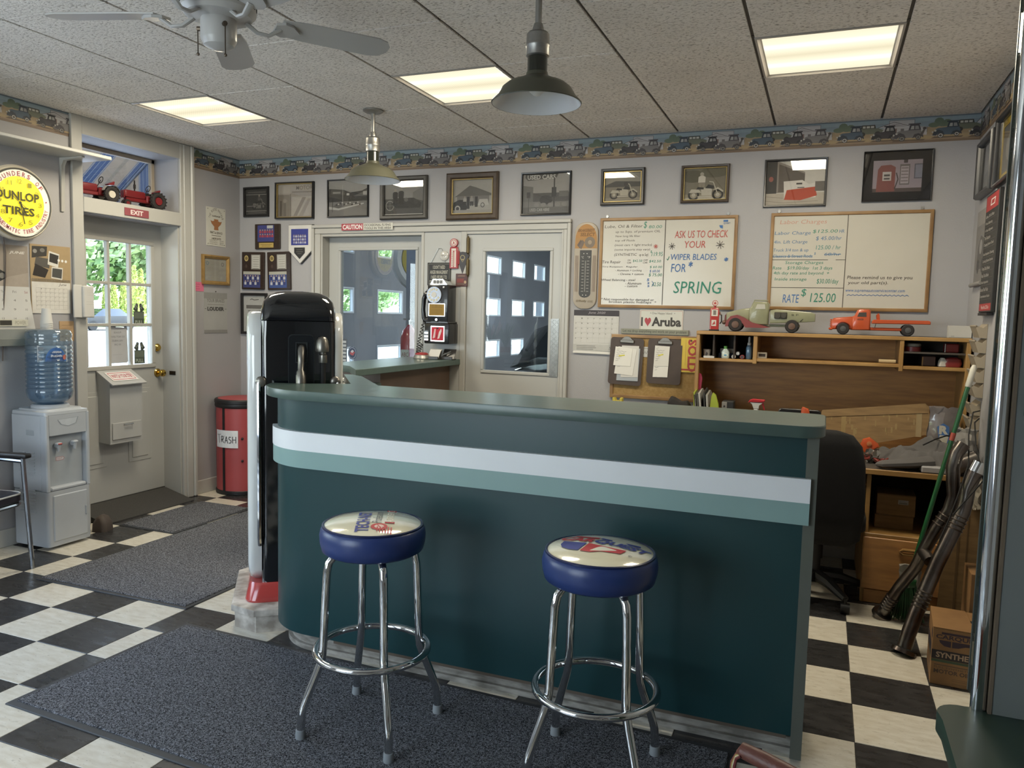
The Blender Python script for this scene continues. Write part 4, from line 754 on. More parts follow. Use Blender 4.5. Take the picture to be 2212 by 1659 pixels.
# ---- lit clock
ck = lw('wall_clock', 'round yellow lit tire advertising clock with white rim under the shelf', 'clock', 3.315, 2.095)
MR = Matrix.Rotation(pi / 2, 4, 'X')
b = MB(); b.M = MR; b.lathe([(.205, .0), (.222, .03), (.224, .06), (.214, .072), (.198, .068)], 48); b.build('case', mat('cream_case', 'd6cdbb', .4), ck)
cf = mat('lit_clock_face', 'e3cf2e', .5, var=.12, emit=.55); b = MB(); b.M = MR; b.lathe([(.196, .070), (.19, .0765), (.1, .0785), (.001, .079)], 48); b.build('face', cf, ck)
crm = mat('lit_clock_ring', 'e6dcc6', .5, emit=.35); b = MB(); b.M = MR; b.loops([[(r * cos(2 * pi * i / 48), r * sin(2 * pi * i / 48), z) for i in range(48)] for r, z in ((.197, .0795), (.156, .0800))], False, False); b.build('outer_band', crm, ck)
b = MB(); b.M = MR; b.tube([(.2 * cos(2 * pi * i / 48), .2 * sin(2 * pi * i / 48), .079) for i in range(48)], .006, 6, True); b.build('bezel', mat('grey_bezel', '84837c', .3, .6), ck)
it = arc_text('FOUNDERS OF', .5, .5, .418, 150, 32, .068, 'a8414a') + arc_text('PNEUMATIC TIRE INDUSTRY', .5, .5, .418, 215, 352, .062, 'a8414a', True)
for k in range(12):
    a = rad(90 - 30 * k); it.append(('t', .5 + .31 * cos(a) - .03, .5 + .31 * sin(a) - .032, .5 + .31 * cos(a) + .03, .5 + .31 * sin(a) + .032, str(k or 12), 'a59a2a'))
it += [('t', .13, .53, .80, .66, 'DUNLOP', '4c4a1a', {'bold': .03}), ('t', .23, .32, .72, .44, 'TIRES', '4c4a1a', {'bold': .03}), ('e', .91, .56, .012, .012, 'a8414a', 8), ('l', [(.5, .5), (.56, .2)], .006, '3a3a1c'), ('l', [(.5, .5), (.60, .32)], .009, '3a3a1c'), ('l', [(.36, .6), (.60, .43)], .003, '3a3a1c'), ('e', .5, .5, .022, .022, '3a3a1c')]
art(ck, it, .41, .41, -.0815, 'dial_print'); ob('cord', mat('brown_cord', '5a4d44', .6), ck, lambda b: b.tube([(-.06, -.01, -.21), (-.05, -.012, -.3), (-.055, -.01, -.45), (-.08, -.012, -.7), (-.09, -.012, -.95)], .0035, 6))
# ---- calendars and papers
def sheet(t, w, h, m=paper, x=0, z=0, y=-.003, curl=0):
    return ob('sheet', m, t, lambda b: b.loops([[(x - w / 2, yy, z + h / 2 - h * k / 6), (x + w / 2, yy, z + h / 2 - h * k / 6), (x + w / 2, yy + .0012, z + h / 2 - h * k / 6), (x - w / 2, yy + .0012, z + h / 2 - h * k / 6)] for k, yy in [(k, y - curl * max(0, k - 3) / 3) for k in range(7)]]))
def grid(u0, v0, u1, v1, nx, ny, c, wd=.001, dots=None):
    o = [('l', [(u0 + (u1 - u0) * i / nx, v0), (u0 + (u1 - u0) * i / nx, v1)], wd, c) for i in range(nx + 1)] + [('l', [(u0, v0 + (v1 - v0) * i / ny), (u1, v0 + (v1 - v0) * i / ny)], wd, c) for i in range(ny + 1)]
    if dots: o += [('t', u0 + (u1 - u0) * (i + .06) / nx, v0 + (v1 - v0) * (k + .70) / ny, u0 + (u1 - u0) * (i + .22) / nx, v0 + (v1 - v0) * (k + .92) / ny, str(max(1, (ny - 1 - k) * nx + i)), dots) for i in range(nx) for k in range(ny) if 0 < (ny - 1 - k) * nx + i < 31]
    return o
c1 = lw('wall_calendar', 'large calendar with a dark car picture under the lit clock', 'calendar', 3.225, 1.595)
sheet(c1, .37, .50, z=0, y=-.004); ob('lower_page', paper, c1, lambda b: b.loops([[(-.185, -.006 - .03 * k * k, .0 - .26 * k), (.19 + .01 * k, -.006 - .03 * k * k, .0 - .26 * k), (.19 + .01 * k, -.005 - .03 * k * k, -.26 * k), (-.185, -.005 - .03 * k * k, -.26 * k)] for k in (0, .3, .6, 1)]))
art(c1, [('r', 0, 0, 1, 1, '958a7e'), ('p', [(0, .0), (1, .35), (1, 0)], 'a3988c'), ('t', .68, .78, .95, .86, 'JUNE', 'd3cec6', {'bold': .03, 'shear': .2}), ('p', [(0, .15), (0, .62), (.28, .56), (.48, .42), (.62, .32), (.62, .2), (.5, .1)], '2c2c2b'), ('p', [(.05, .50), (.26, .52), (.42, .42), (.1, .38)], '5b5f5d'), ('p', [(0, .28), (.4, .22), (.45, .1), (.1, .0), (0, 0)], '58684c'), ('e', .55, .25, .05, .07, '7d7a74'), ('l', [(.35, 1), (.36, 0)], .002, '6a6058')], .37, .25, -.0042, cz=.125)
art(c1, [('t', .05 + .2 * i, .86, .11 + .2 * i, .92, d, '8a4a4a' if i == 4 else '66625c') for i, d in enumerate(('Tue', 'Wed', 'Thu', 'Fri', 'Sat'))] + [('t', .06 + .2 * i, .66 - .22 * k, .10 + .2 * i, .71 - .22 * k, str(5 * k + i + 1), '66625c') for i in range(5) for k in range(3)] + [('r', .3, .06, .9, .22, 'c9c5b4'), ('r', .42, .08, .62, .20, '38362f'), ('t', .68, .1, .86, .19, 'POWER', '8d8878')], .37, .25, -.0405, cz=-.13, name='page_print')
c2 = lw('photo_calendar', 'tan calendar with pinned photo prints and a white month grid under it', 'calendar', 3.565, 1.65)
sheet(c2, .28, .43, mat('kraft_card', 'a79272', .8, var=.1), y=-.004)
art(c2, [('r', 0, .5, 1, 1, 'a48d69'), ('p', [(.04, .80), (.4, .84), (.42, .98), (.05, .97)], '3b3834'), ('e', .12, .9, .05, .03, '8e8b84'), ('e', .3, .92, .06, .03, '77746d'), ('p', [(.10, .70), (.46, .66), (.48, .80), (.14, .82)], '57534d'), ('p', [(.42, .72), (.68, .68), (.72, .88), (.46, .92)], 'd5d1c8'), ('p', [(.46, .76), (.67, .73), (.70, .86), (.48, .89)], '35322e'), ('p', [(.05, .55), (.35, .52), (.44, .64), (.12, .72)], '2d2825'), ('p', [(.50, .52), (.78, .50), (.80, .68), (.52, .69)], 'cfcac0'), ('p', [(.52, .54), (.76, .52), (.78, .66), (.54, .67)], '4b4a47'), ('e', .70, .79, .03, .02, 'e0ded8'), ('e', .79, .785, .03, .02, 'e0ded8'), ('e', .88, .78, .03, .02, 'e0ded8'),
         ('r', .02, 0, .98, .46, 'd3cfc7'), ('t', .68, .40, .88, .45, 'June', '4a463f', {'shear': .3})] + grid(.12, .06, .90, .37, 7, 5, '8f8a80', .0009, '77736b'), .28, .43, -.0042)
b = MB()
for k in range(26): x = -.13 + k * .0104; b.tube([(x, -.004, -.018), (x, -.012, -.008), (x, -.004, .002)], .0013, 4)
o = b.build('spiral_binding', clipm, c2); o['kind'] = 'stuff'
c3 = lw('paper_pocket', 'white folded papers in a wall pocket on the door casing', 'papers', 3.765, 1.515, .03)
ob('sheet', paper, c3, lambda b: (b.box(-.07, -.012, -.105, -.01, 0, .11, b=.002), b.box(-.012, -.03, -.105, .07, 0, .105, b=.006)))
art(c3, [('l', [(.2, .5), (.95, .5)], .001, '9a988f'), ('l', [(.2, .42), (.95, .42)], .001, '9a988f')] + [('l', [(.25, .9 - .05 * k), (.9, .9 - .05 * k)], .0008, 'a9a79f') for k in range(5)], .08, .21, -.031, cx=.03)
c4 = lw('brown_card', 'small brown card pinned low between the calendars and the casing', 'card', 3.67, 1.32); sheet(c4, .11, .13, mat('tan_card', 'b79873', .8)); art(c4, [('l', [(.15, .8 - .15 * k), (.8, .8 - .15 * k)], .0012, '8a7254') for k in range(5)], .11, .13, -.0045)
c5 = lw('folder_tray', 'grey wall folder tray hanging behind the drooping calendar page', 'tray', 3.26, 1.28); box('tray', mat('smoked_tray', '8f918c', .4), c5, -.2, -.05, -.04, .17, 0, .06, b=.004); box('front_lip', mat('smoked_tray_lip', '7a7d78', .4), c5, -.2, -.056, -.045, .17, -.05, .0, b=.002)
# ---- wall past the door
ws = mat('sign_white_tin', 'c9c7bc', .4, var=.06)
s1 = lw('tin_sign', 'white tin labor rates sign with an orange wrench figure, highest by the corner', 'sign', 5.03, 2.145); box('plate', ws, s1, -.106, -.003, -.153, .106, 0, .153)
art(s1, arc_text('THE BUSTED KNUCKLE', .5, .58, .38, 160, 20, .06, '4a4238', bold=.0) + [('t', .28, .76, .72, .80, 'GARAGE', '4a4238', {'bold': .02}), ('p', [(.38, .42), (.62, .42), (.60, .50), (.74, .58), (.80, .66), (.70, .64), (.60, .66), (.62, .70), (.38, .70), (.40, .66), (.30, .64), (.2, .66), (.26, .58), (.40, .50)], '9c6a44'), ('t', .18, .32, .82, .38, 'PARTS & SERVICE', '4a4238', {'bold': .01}), ('l', [(.25, .275), (.75, .275)], .004, '6b645a'), ('t', .25, .17, .75, .22, 'LABOR RATES', '4a4238', {'bold': .01})] + [('t', .15, .13 - .045 * k, .55, .155 - .045 * k, x, '6b645a') for k, x in enumerate(('HOURLY', 'IF YOU WATCH', 'IF YOU HELP'))] + [('t', .68, .13 - .045 * k, .88, .155 - .045 * k, x, '6b645a') for k, x in enumerate(('$40.00', '$60.00', '$80.00'))] + [('e', a, q, .02, .014, '6d6a60', 8) for a in (.07, .93) for q in (.05, .95)], .212, .306, -.003)
gold = mat('gold_frame', 'a98852', .35, .3, var=.2, vs=20)
s2 = lw('framed_certificate', 'certificate in a gold wood frame above the brakes poster', 'certificate', 5.015, 1.80)
ob('frame', gold, s2, lambda b: b.frame(.30, .235, [(0, 0), (0, -.02), (.012, -.024), (.028, -.012), (.03, -.004)])); box('certificate_sheet', mat('cert_paper', 'c3c0b4', .7), s2, -.122, -.005, -.09, .122, -.001, .09)
art(s2, [('o', .14, .80, .07, .09, .4, '8fa0a8'), ('o', .84, .78, .07, .09, .4, '8f8d86')] + [('l', [(.3, .86 - .06 * k), (.7, .86 - .06 * k)], .0012, '8e8a80') for k in range(3)] + [('l', [(.12, .60 - .05 * k), (.86, .60 - .05 * k)], .0009, 'a09c92') for k in range(8)], .24, .175, -.005); box('glass', glassy('frame_glass', 'f6f6f6', .8), s2, -.122, -.0095, -.09, .122, -.0085, .09)
s3 = lw('pink_note', 'bright pink paper note stuck beside the gold framed certificate', 'note', 4.825, 1.66); box('sheet', mat('pink_paper', 'd9728f', .8, var=.05), s3, -.063, -.002, -.036, .063, 0, .036); art(s3, [('l', [(.2 + .07 * k, .7 + .1 * (k % 2)) for k in range(8)], .002, '9c3a5c'), ('l', [(.2 + .06 * k, .45 + .1 * (k % 2)) for k in range(8)], .002, '9c3a5c'), ('l', [(.25 + .06 * k, .2 + .08 * (k % 2)) for k in range(8)], .002, '9c3a5c')], .126, .072, -.002)
s4 = lw('brakes_poster', 'grey louder brakes poster pinned under the gold framed certificate', 'poster', 5.018, 1.455); box('plate', mat('poster_grey', 'a9a8a4', .5), s4, -.13, -.003, -.163, .13, 0, .163)
art(s4, [('r', 0, .85, 1, 1, '8f8e8a'), ('t', .12, .76, .88, .85, 'YOUR BRAKES', '77756f', {'bold': .02}), ('l', [(.15, .705), (.85, .705)], .005, '8a8882'), ('t', .14, .55, .86, .65, 'LOUDER', '3d3b38', {'bold': .05}), ('r', .03, .595, .10, .605, '3d3b38'), ('r', .90, .595, .97, .605, '3d3b38'), ('r', .0, .0, 1, .08, '8a8884')], .26, .326, -.003); ob('pin', mat('dark_pin', '35322f', .4), s4, lambda b: b.sphere((0, -.005, .172), .005, 8))
# ---- toy tractors on the transom sill
tred = mat('toy_tractor_red', '7a2024', .35, coat=.3, var=.15); tyre = mat('toy_tyre', '2c2827', .85); tcream = mat('toy_cream', 'c7bfae', .4)
def torus(b, c, R, r, ax='y', n=22, m=8): b.tube([(c[0] + R * cos(2 * pi * i / n), c[1], c[2] + R * sin(2 * pi * i / n)) for i in range(n)], r, m, True)
def tractor(loc, rot, label, tall, big, hub, pipe, width):
    t = thing('toy_tractor', label, 'toy', loc, rot, 'toy tractors on the transom sill')
    ob('hood', tred, t, lambda b: b.loft([(0, .0, .0, 0)], 1) if 0 else b.prism(rrect(.085, .026, .012, 4, -.07, .085 + tall), -.024, .024, 'xz', bev=.008, both=True), 50)
    ob('chassis', tred, t, lambda b: (b.box(-.14, -.018, .045, .06, .018, .07, b=.004), b.box(.02, -.03, .045, .10, .03, .10, b=.008), b.tube([(.09, -.06, .062), (.09, .06, .062)], .012, 8)))
    ob('grille', tcream if hub != 'r' else tred, t, lambda b: b.box(-.162, -.022, .062, -.152, .022, .105 + tall, b=.004))
    for s in (-1, 1):
        w = ob('rear_wheel', tyre, t, lambda b: torus(b, (.09, s * .062, big), big * .72, big * .27)); hubm = tcream if hub == 'c' else tred
        ob('rim', hubm, w, lambda b: (b.cyl((.09, s * .055, big), (.09, s * .072, big), big * .5, big * .42, 18)))
        b = MB()
        for k in range(16):
            b.M = Matrix.Translation((.09, s * .062, big)) @ Matrix.Rotation(2 * pi * k / 16, 4, 'Y'); b.box(-.004, -.016, big * .93, .004, .016, big * 1.0)
        b.build('tread', tyre, w)['kind'] = 'stuff'
        if hub == 'c': ob('fender', tcream, t, lambda b: b.loops([[(.09 + (big * 1.1) * cos(a), y, big + big * 1.1 * sin(a)) for a in [rad(20 + 14 * i) for i in range(11)]] for y in (s * .04, s * .075)], False, False, False))
        fw = ob('front_wheel', tyre, t, lambda b: torus(b, (-.13, s * width, .028), .019, .009, n=16)); ob('hub', hubm, fw, lambda b: b.cyl((-.13, s * width - .008, .028), (-.13, s * width + .008, .028), .014, n=12))
    ob('front_axle', tred, t, lambda b: (b.cyl((-.13, -width, .03), (-.13, width, .03), .006, n=8), b.cyl((-.13, 0, .03), (-.125, 0, .07), .009, n=8)))
    ob('seat', tred, t, lambda b: b.loft([(.125, .02, .02, .01, .115), (.132, .026, .024, .012, .115), (.155, .006, .022, .004, .138)]))
    ob('steering_wheel', tyre, t, lambda b: (b.tube([(.052 + .006 * sin(2 * pi * i / 18) - .0, .024 * cos(2 * pi * i / 18), .155 + .022 * sin(2 * pi * i / 18)) for i in range(18)], .003, 6, True), b.cyl((.02, 0, .10), (.052, 0, .155), .003, n=6)))
    if pipe: ob('exhaust_pipe', tyre, t, lambda b: (b.cyl((-.06, 0, .10), (-.06, 0, .20), .005, n=8), b.cyl((-.06, 0, .14), (-.06, 0, .17), .009, n=8)))
tractor((XL - .12, 4.0, 2.2056), 82, 'red toy tractor with cream grille and fenders, nearer the shelf', .01, .058, 'c', 0, .04); tractor((XL - .11, 4.40, 2.2056), 84, 'red toy tractor with tall exhaust pipe above the exit sign', .012, .066, 'r', 1, .016)
# ================================================================ water cooler, bottle, cups
wc = thing('water_cooler', 'white floor standing water cooler with louvred side and lower door', 'water cooler', (-4.437, 3.405, 0), 90)      # faces +x
coolm = mat('cooler_white', 'b0b4b9', .38, var=.05)
ob('body', coolm, wc, lambda b: (b.loft([(.02, .148, .148, .02), (.03, .15, .15, .022), (.36, .15, .15, .022)], 4), b.box(-.15, -.11, .36, .15, .15, .83, b=.01), b.box(-.1502, -.1505, .358, -.125, -.10, .8302, b=.006), b.box(.125, -.1505, .358, .1502, -.10, .8302, b=.006), b.box(-.128, -.1495, .70, .128, -.10, .829, b=.003)))
ob('top_deck', coolm, wc, lambda b: b.loft([(.828, .15, .15, .02), (.845, .148, .148, .02), (.85, .13, .13, .03), (.858, .125, .125, .03)], 4)); ob('bottle_collar', coolm, wc, lambda b: b.lathe([(.105, .856), (.105, .872), (.095, .88), (.075, .88), (.07, .86)], 28))
ob('alcove', mat('alcove_grey', 'aab0b6', .4), wc, lambda b: b.box(-.125, -.112, .375, .125, -.108, .70)); ob('drip_tray', coolm, wc, lambda b: b.box(-.122, -.15, .36, .122, -.105, .385, b=.008))
for x, rc_ in ((-.06, 1), (.05, 0)):
    tp_ = ob('tap', coolm, wc, lambda b: (b.cyl((x, -.11, .635), (x, -.145, .63), .014, n=10), b.cyl((x, -.14, .64), (x, -.14, .60), .012, .008, 10), b.box(x - .018, -.155, .638, x + .018, -.12, .655, b=.006)))
    if rc_: ob('hot_tab', mat('hot_red', 'b5524f', .4), tp_, lambda b: b.box(x - .014, -.158, .642, x + .014, -.15, .652, b=.003))
art(wc, [('p', [(.05, .9), (.95, 1), (.85, .3), (.5, .05), (.2, .3)], '8d949b'), ('p', [(.08, .88), (.9, .96), (.82, .33), (.5, .1), (.22, .33)], 'b9bec3')], .16, .055, -.1505, 'badge', cz=.775); art(wc, [('p', [(0, 0), (.8, 0), (1, .5), (.8, 1), (0, 1)], 'b5686a'), ('p', [(.04, .1), (.78, .1), (.94, .5), (.78, .9), (.04, .9)], 'c3c5c8'), ('t', .1, .3, .75, .7, 'HOT', 'b5686a')], .06, .022, -.1125, 'hot_label', cx=-.03, cz=.55)
dr = ob('cabinet_door', coolm, wc, lambda b: b.box(-.115, -.157, .05, .118, -.146, .335, b=.008)); ob('door_grip', mat('grip_shadow', '9fa4a9', .4), dr, lambda b: b.box(.098, -.162, .175, .112, -.153, .235, b=.004))
for x0 in (-.02, .055):                                   # louvres on the side that faces the room's front
    for z0, n_ in ((.45, 8), (.22, 8)):
        for k in range(n_): ob('louvre', coolm, wc, lambda b: b.box(-.156, x0 - .03, z0 + k * .02, -.147, x0 + .03, z0 + k * .02 + .010, b=.003))
ob('side_handle', mat('grip_shadow', '9fa4a9'), wc, lambda b: b.box(-.1515, -.05, .70, -.147, .02, .735, b=.003))
bt = thing('water_bottle', 'clear blue ribbed water bottle upside down on the white cooler', 'bottle', (-4.437, 3.405, .873), 90)
pet = glassy('blue_pet', 'd3e1ec', 1.3, 1.45, .12, 'a5bdd2'); prof = [(.03, -.01), (.06, .005), (.10, .025), (.122, .05), (.128, .08)]
for k in range(11): z = .10 + k * .026; prof += [(.128, z), (.121, z + .008), (.128, z + .016)]
prof += [(.128, .40), (.122, .41), (.128, .425), (.128, .44), (.118, .462), (.10, .468), (.02, .464)]
ob('bottle_shell', pet, bt, lambda b: b.lathe(prof, 32), 60); ob('water', glassy('still_water', 'cbdcea', .8, 1.33, .09, '9ab4cc'), bt, lambda b: b.lathe([(.055, .006), (.11, .04), (.12, .08), (.12, .32), (.001, .321)], 28))
bl = lambda p: (sin(p[0] / .129) * .1295, -cos(p[0] / .129) * .1295 + p[1], p[2])
art(bt, [('r', 0, 0, 1, 1, 'c9ced2'), ('r', .04, .7, .2, .92, '6a7076'), ('r', .04, .1, .16, .22, '6a7076')] + [('l', [(.04, .6 - .06 * k), (.2, .6 - .06 * k)], .0008, '8e949a') for k in range(6)] + [('p', [(.25 + .35 * (1 - cos(pi * i / 12)), .05 + .85 * sin(pi * i / 12)) for i in range(13)], '4b76b5'), ('t', .80, .46, .42, .30, 'spring', 'd9dee6', {'bold': .01}), ('t', .78, .68, .46, .54, 'water', 'd9dee6', {'bold': .01}), ('e', .88, .3, .06, .16, 'b56a5c')], .17, .10, 0, 'bottle_label', cz=.32, cx=-.062, bend=lambda p: bl((p[0], p[1], p[2])))
cu = thing('paper_cups', 'stack of white paper cups upended on top of the water bottle', 'cups', (-4.47, 3.42, 1.338), 0)
for k in range(4): ob('cup', paper, cu, lambda b: b.lathe([(.036, k * .012), (.034, k * .012 + .004), (.024, .09 + k * .012), (.023, .092 + k * .012), (.001, .092 + k * .012)], 20))
cd = thing('cooler_cord', 'thin dark power cord running behind the water cooler', 'cord', (XL + .02, 3.0, 0)); ob('wire', rub, cd, lambda b: b.tube([(0, .24, .30), (.03, .15, .26), (.03, .0, .2), (.04, -.2, .12), (.03, -.5, .1)], .004, 6))
dp = thing('door_wedge', 'brown rounded door wedge on the floor beside the water cooler', 'door wedge', (-4.40, 3.73, 0), 20); ob('wedge', mat('brown_rubber', '4f443c', .7), dp, lambda b: b.loft([(0, .05, .06, .03), (.05, .048, .058, .03), (.09, .03, .045, .028), (.105, .01, .02, .01)]))
# ---- waiting chair cut by the frame
wch = thing('waiting_chair', 'chrome framed chair with dark vinyl seat beside the water cooler', 'chair', (-4.30, 2.72, 0), 12)
vin = mat('dark_vinyl', '2b2a33', .3, var=.1); dkc = mat('dark_chrome', '8d9094', .2, .9); wht = mat('white_piping', 'c9c9c6', .4)
ob('seat', vin, wch, lambda b: b.loft([(.385, .22, .22, .05), (.40, .235, .235, .06), (.43, .235, .235, .06), (.445, .21, .21, .06)], 5)); ob('seat_piping', wht, wch, lambda b: b.tube([(x, y, .436) for x, y in rrect(.232, .232, .06, 5)], .005, 6, True))
ob('seat_frame', dkc, wch, lambda b: b.tube([(x, y, .378) for x, y in rrect(.225, .225, .05, 4)], .012, 8, True))
for x in (-1, 1):
    for y in (-1, 1): ob('leg', dkc, wch, lambda b: b.tube([(x * .25, y * .20, .64 if x > 0 or 1 else .4), (x * .252, y * .215, .4), (x * .262, y * .235, 0)], .0125, 8))
for y in (-1, 1):
    ob('arm_bar', dkc, wch, lambda b: b.tube([(.25, y * .20, .62), (-.25, y * .20, .64)], .0125, 8)); ob('armrest', mat('black_armrest', '1c1b1d', .4), wch, lambda b: b.box(-.24, y * .20 - .025, .637, .29, y * .20 + .025, .665, b=.010, seg=2))
ob('backrest', vin, wch, lambda b: b.box(-.27, -.22, .50, -.23, .22, .86, b=.02, seg=2))
# ---- trash drum
td = thing('trash_drum', 'red fibre drum with black straps and a handwritten trash sign', 'trash can', (-4.40, 5.085, 0), 0)
dred = mat('drum_red', 'a8484a', .45, var=.14, vs=3); strap = mat('black_strap', '1c1b1d', .5)
ob('barrel', dred, td, lambda b: b.lathe([(.19, .01), (.203, .015), (.205, .70), (.20, .705)], 36)); ob('base_hoop', strap, td, lambda b: b.lathe([(.206, 0), (.210, .005), (.210, .03), (.206, .034)], 36)); ob('lid', strap, td, lambda b: b.lathe([(.206, .70), (.212, .705), (.215, .715), (.213, .735), (.217, .74), (.217, .76), (.210, .768), (.19, .769)], 36)); ob('lid_top', dred, td, lambda b: b.lathe([(.194, .765), (.190, .771), (.001, .772)], 36))
for a in (-93, 20): ob('strap', strap, td, lambda b: b.loops([[((.2055 + q) * cos(rad(a + k)), (.2055 + q) * sin(rad(a + k)), z) for q, k in ((0, -3), (.004, -3), (.004, 3), (0, 3))] for z in (.03, .70)]))
ob('rivet', strap, td, lambda b: (b.sphere((.205 * cos(rad(-50)), .205 * sin(rad(-50)), .46), .011, 8), b.sphere((.205 * cos(rad(-50)), .205 * sin(rad(-50)), .28), .011, 8)))
R0 = .2108; dbend = lambda p: (R0 * cos(rad(-88) + p[0] / R0) - p[1] * cos(rad(-88) + p[0] / R0), R0 * sin(rad(-88) + p[0] / R0) - p[1] * sin(rad(-88) + p[0] / R0), p[2])
art(td, [('p', [(i / 8, 0) for i in range(9)] + [(1 - i / 8, 1) for i in range(9)], 'dcdde0')] + [('l', q, .006, '2a2a2d') for q in ([(.08, .72), (.30, .76)], [(.18, .74), (.20, .25)], [(.32, .30), (.32, .66), (.42, .64), (.42, .50), (.33, .46), (.44, .28)], [(.48, .26), (.55, .66), (.61, .26)], [(.50, .42), (.60, .42)], [(.74, .62), (.67, .64), (.66, .50), (.74, .44), (.74, .30), (.65, .28)], [(.80, .28), (.80, .66)], [(.92, .28), (.92, .66)], [(.80, .47), (.92, .47)])], .215, .14, 0, 'trash_sign', cz=.455, bend=dbend)
# ================================================================ back wall
def bw(name, label, cat, x, z, off=0, group=None): return thing(name, label, cat, (x, YB - off, z), 0, group)
FR = {'espresso': mat('espresso_frame', '2c2825', .35, var=.25, vs=20, stretch=(1, 1, 8)), 'black': mat('black_frame', '201f20', .3, var=.1), 'grey': mat('charcoal_frame', '3b3936', .45, var=.2, vs=30), 'brown': mat('walnut_frame', '4a3c30', .4, var=.25, vs=25)}
fg = glassy('frame_glass', 'f6f6f6', .8)
def picture(label, x, z, w, h, fr, fw, items, depth=.022, matc=None, mw=0, lip=None, rot=0, name='framed_photo', group='framed photographs along the top of the back wall', base=None, wall=None, cat='picture'):
    t = wall or bw(name, label, cat, x, z, .001, group)
    if rot: t.rotation_euler[1] = rad(rot)
    prof = [(0, .001), (0, -depth * .7), (fw * .25, -depth), (fw * .75, -depth * .9), (fw, -depth * .55), (fw, -.002)]
    ob('frame', FR[fr], t, lambda b: b.frame(w, h, prof))
    if lip: ob('gilt_lip', mat('gilt_lip', 'b09a62', .35, .5), t, lambda b: b.frame(w - 2 * fw + .004, h - 2 * fw + .004, [(0, -.006), (.002, -depth * .6), (.006, -depth * .6), (.007, -.004)]))
    iw, ih = w - 2 * fw, h - 2 * fw
    if mw: ob('mount', mat('mount_' + matc, matc, .8, var=.04), t, lambda b: b.frame(iw, ih, [(0, -.004), (mw, -.004), (mw, -.002), (mw, -.001)]))
    pw, ph = iw - 2 * mw, ih - 2 * mw
    art(t, items, pw, ph, -.0012, 'photo_print', gain=1.4); box('backing', mat('backing_board', '8e8b86', .8), t, -iw / 2, -.001, -ih / 2, iw / 2, .0005, ih / 2)
    box('glass', fg, t, -iw / 2, -depth * .45, -ih / 2, iw / 2, -depth * .45 + .001, ih / 2); return t
def moto(u, v, s, body='a39a8b', dark='2d2a26'):
    f = lambda a, b: (u + a * s, v + b * s * 1.2); o = []
    for a in (-.30, .30): o += [('o', *f(a, -.12), .14 * s, .17 * s, .35, dark), ('e', *f(a, -.12), .05 * s, .06 * s, body)]
    o += [('p', [f(-.42, -.06), f(-.36, .04), f(-.18, .03), f(-.1, -.06)], body), ('p', [f(-.1, -.14), f(-.12, .04), f(.05, .10), f(.16, .02), f(.14, -.14)], body), ('p', [f(-.02, .06), f(.06, .16), f(.2, .12), f(.2, .04)], dark), ('l', [f(.30, -.12), f(.18, .22), f(.08, .24)], .006, body), ('p', [f(.16, .0), f(.30, .08), f(.44, -.02), f(.42, -.06), f(.30, .03)], body), ('p', [f(-.24, .03), f(-.2, .1), f(-.05, .08), f(-.05, .03)], dark), ('l', [f(-.2, -.17), f(.15, -.17)], .008, body)]
    return o
def man(u, v, s, top='4a453e', leg='2a2723', skin='8f867a'):
    return [('e', u, v + .42 * s, .075 * s, .09 * s, skin), ('p', [(u - .14 * s, v), (u - .13 * s, v + .28 * s), (u - .05 * s, v + .34 * s), (u + .06 * s, v + .34 * s), (u + .14 * s, v + .27 * s), (u + .13 * s, v)], top), ('p', [(u - .12 * s, v), (u - .10 * s, v - .4 * s), (u - .02 * s, v - .4 * s), (u, v - .05 * s), (u + .04 * s, v - .4 * s), (u + .12 * s, v - .4 * s), (u + .12 * s, v)], leg)]
sky = lambda c: ('r', 0, 0, 1, 1, c)
picture('smallest dark framed racing motorcycle photo, nearest the corner', -4.432, 2.378, .256, .245, 'black', .018, [sky('33322f'), ('r', .0, .78, 1, .80, '8d8a84'), ('l', [(.08, .88), (.92, .88)], .008, '5b5954'), ('r', 0, .14, 1, .16, '8d8a84'), ('l', [(.1, .08), (.9, .08)], .006, '5b5954')] + moto(.6, .42, .7, '6b6862', '1d1c1a') + man(.62, .55, .45, '4f4c47') + [('l', [(.05, .34), (.5, .34)], .004, '8d8a84')])
picture('tan tinted framed photo of an old motor shop front', -4.044, 2.377, .375, .295, 'black', .013, [sky('9c948a'), ('r', 0, .72, 1, 1, 'a59d93'), ('t', .52, .82, .98, .94, "MOTOR", '7d756c', {'bold': .02}), ('l', [(.4, .755), (.96, .755)], .012, '857d73'), ('r', 0, .0, .34, .68, '7c746a'), ('r', .06, .05, .12, .5, '5f5850'), ('r', .17, .05, .24, .44, '655d55'), ('e', .2, .5, .06, .06, '8a8278'), ('r', .4, .05, .95, .62, 'aca59c'), ('p', [(.45, .05), (.7, .6), (.8, .6), (.55, .05)], '8c857e'), ('p', [(.6, .05), (.85, .55), (.93, .55), (.72, .05)], '9a938b'), ('l', [(.36, 0), (.36, .7)], .006, '5f5850')], depth=.03, lip=1, rot=.6)
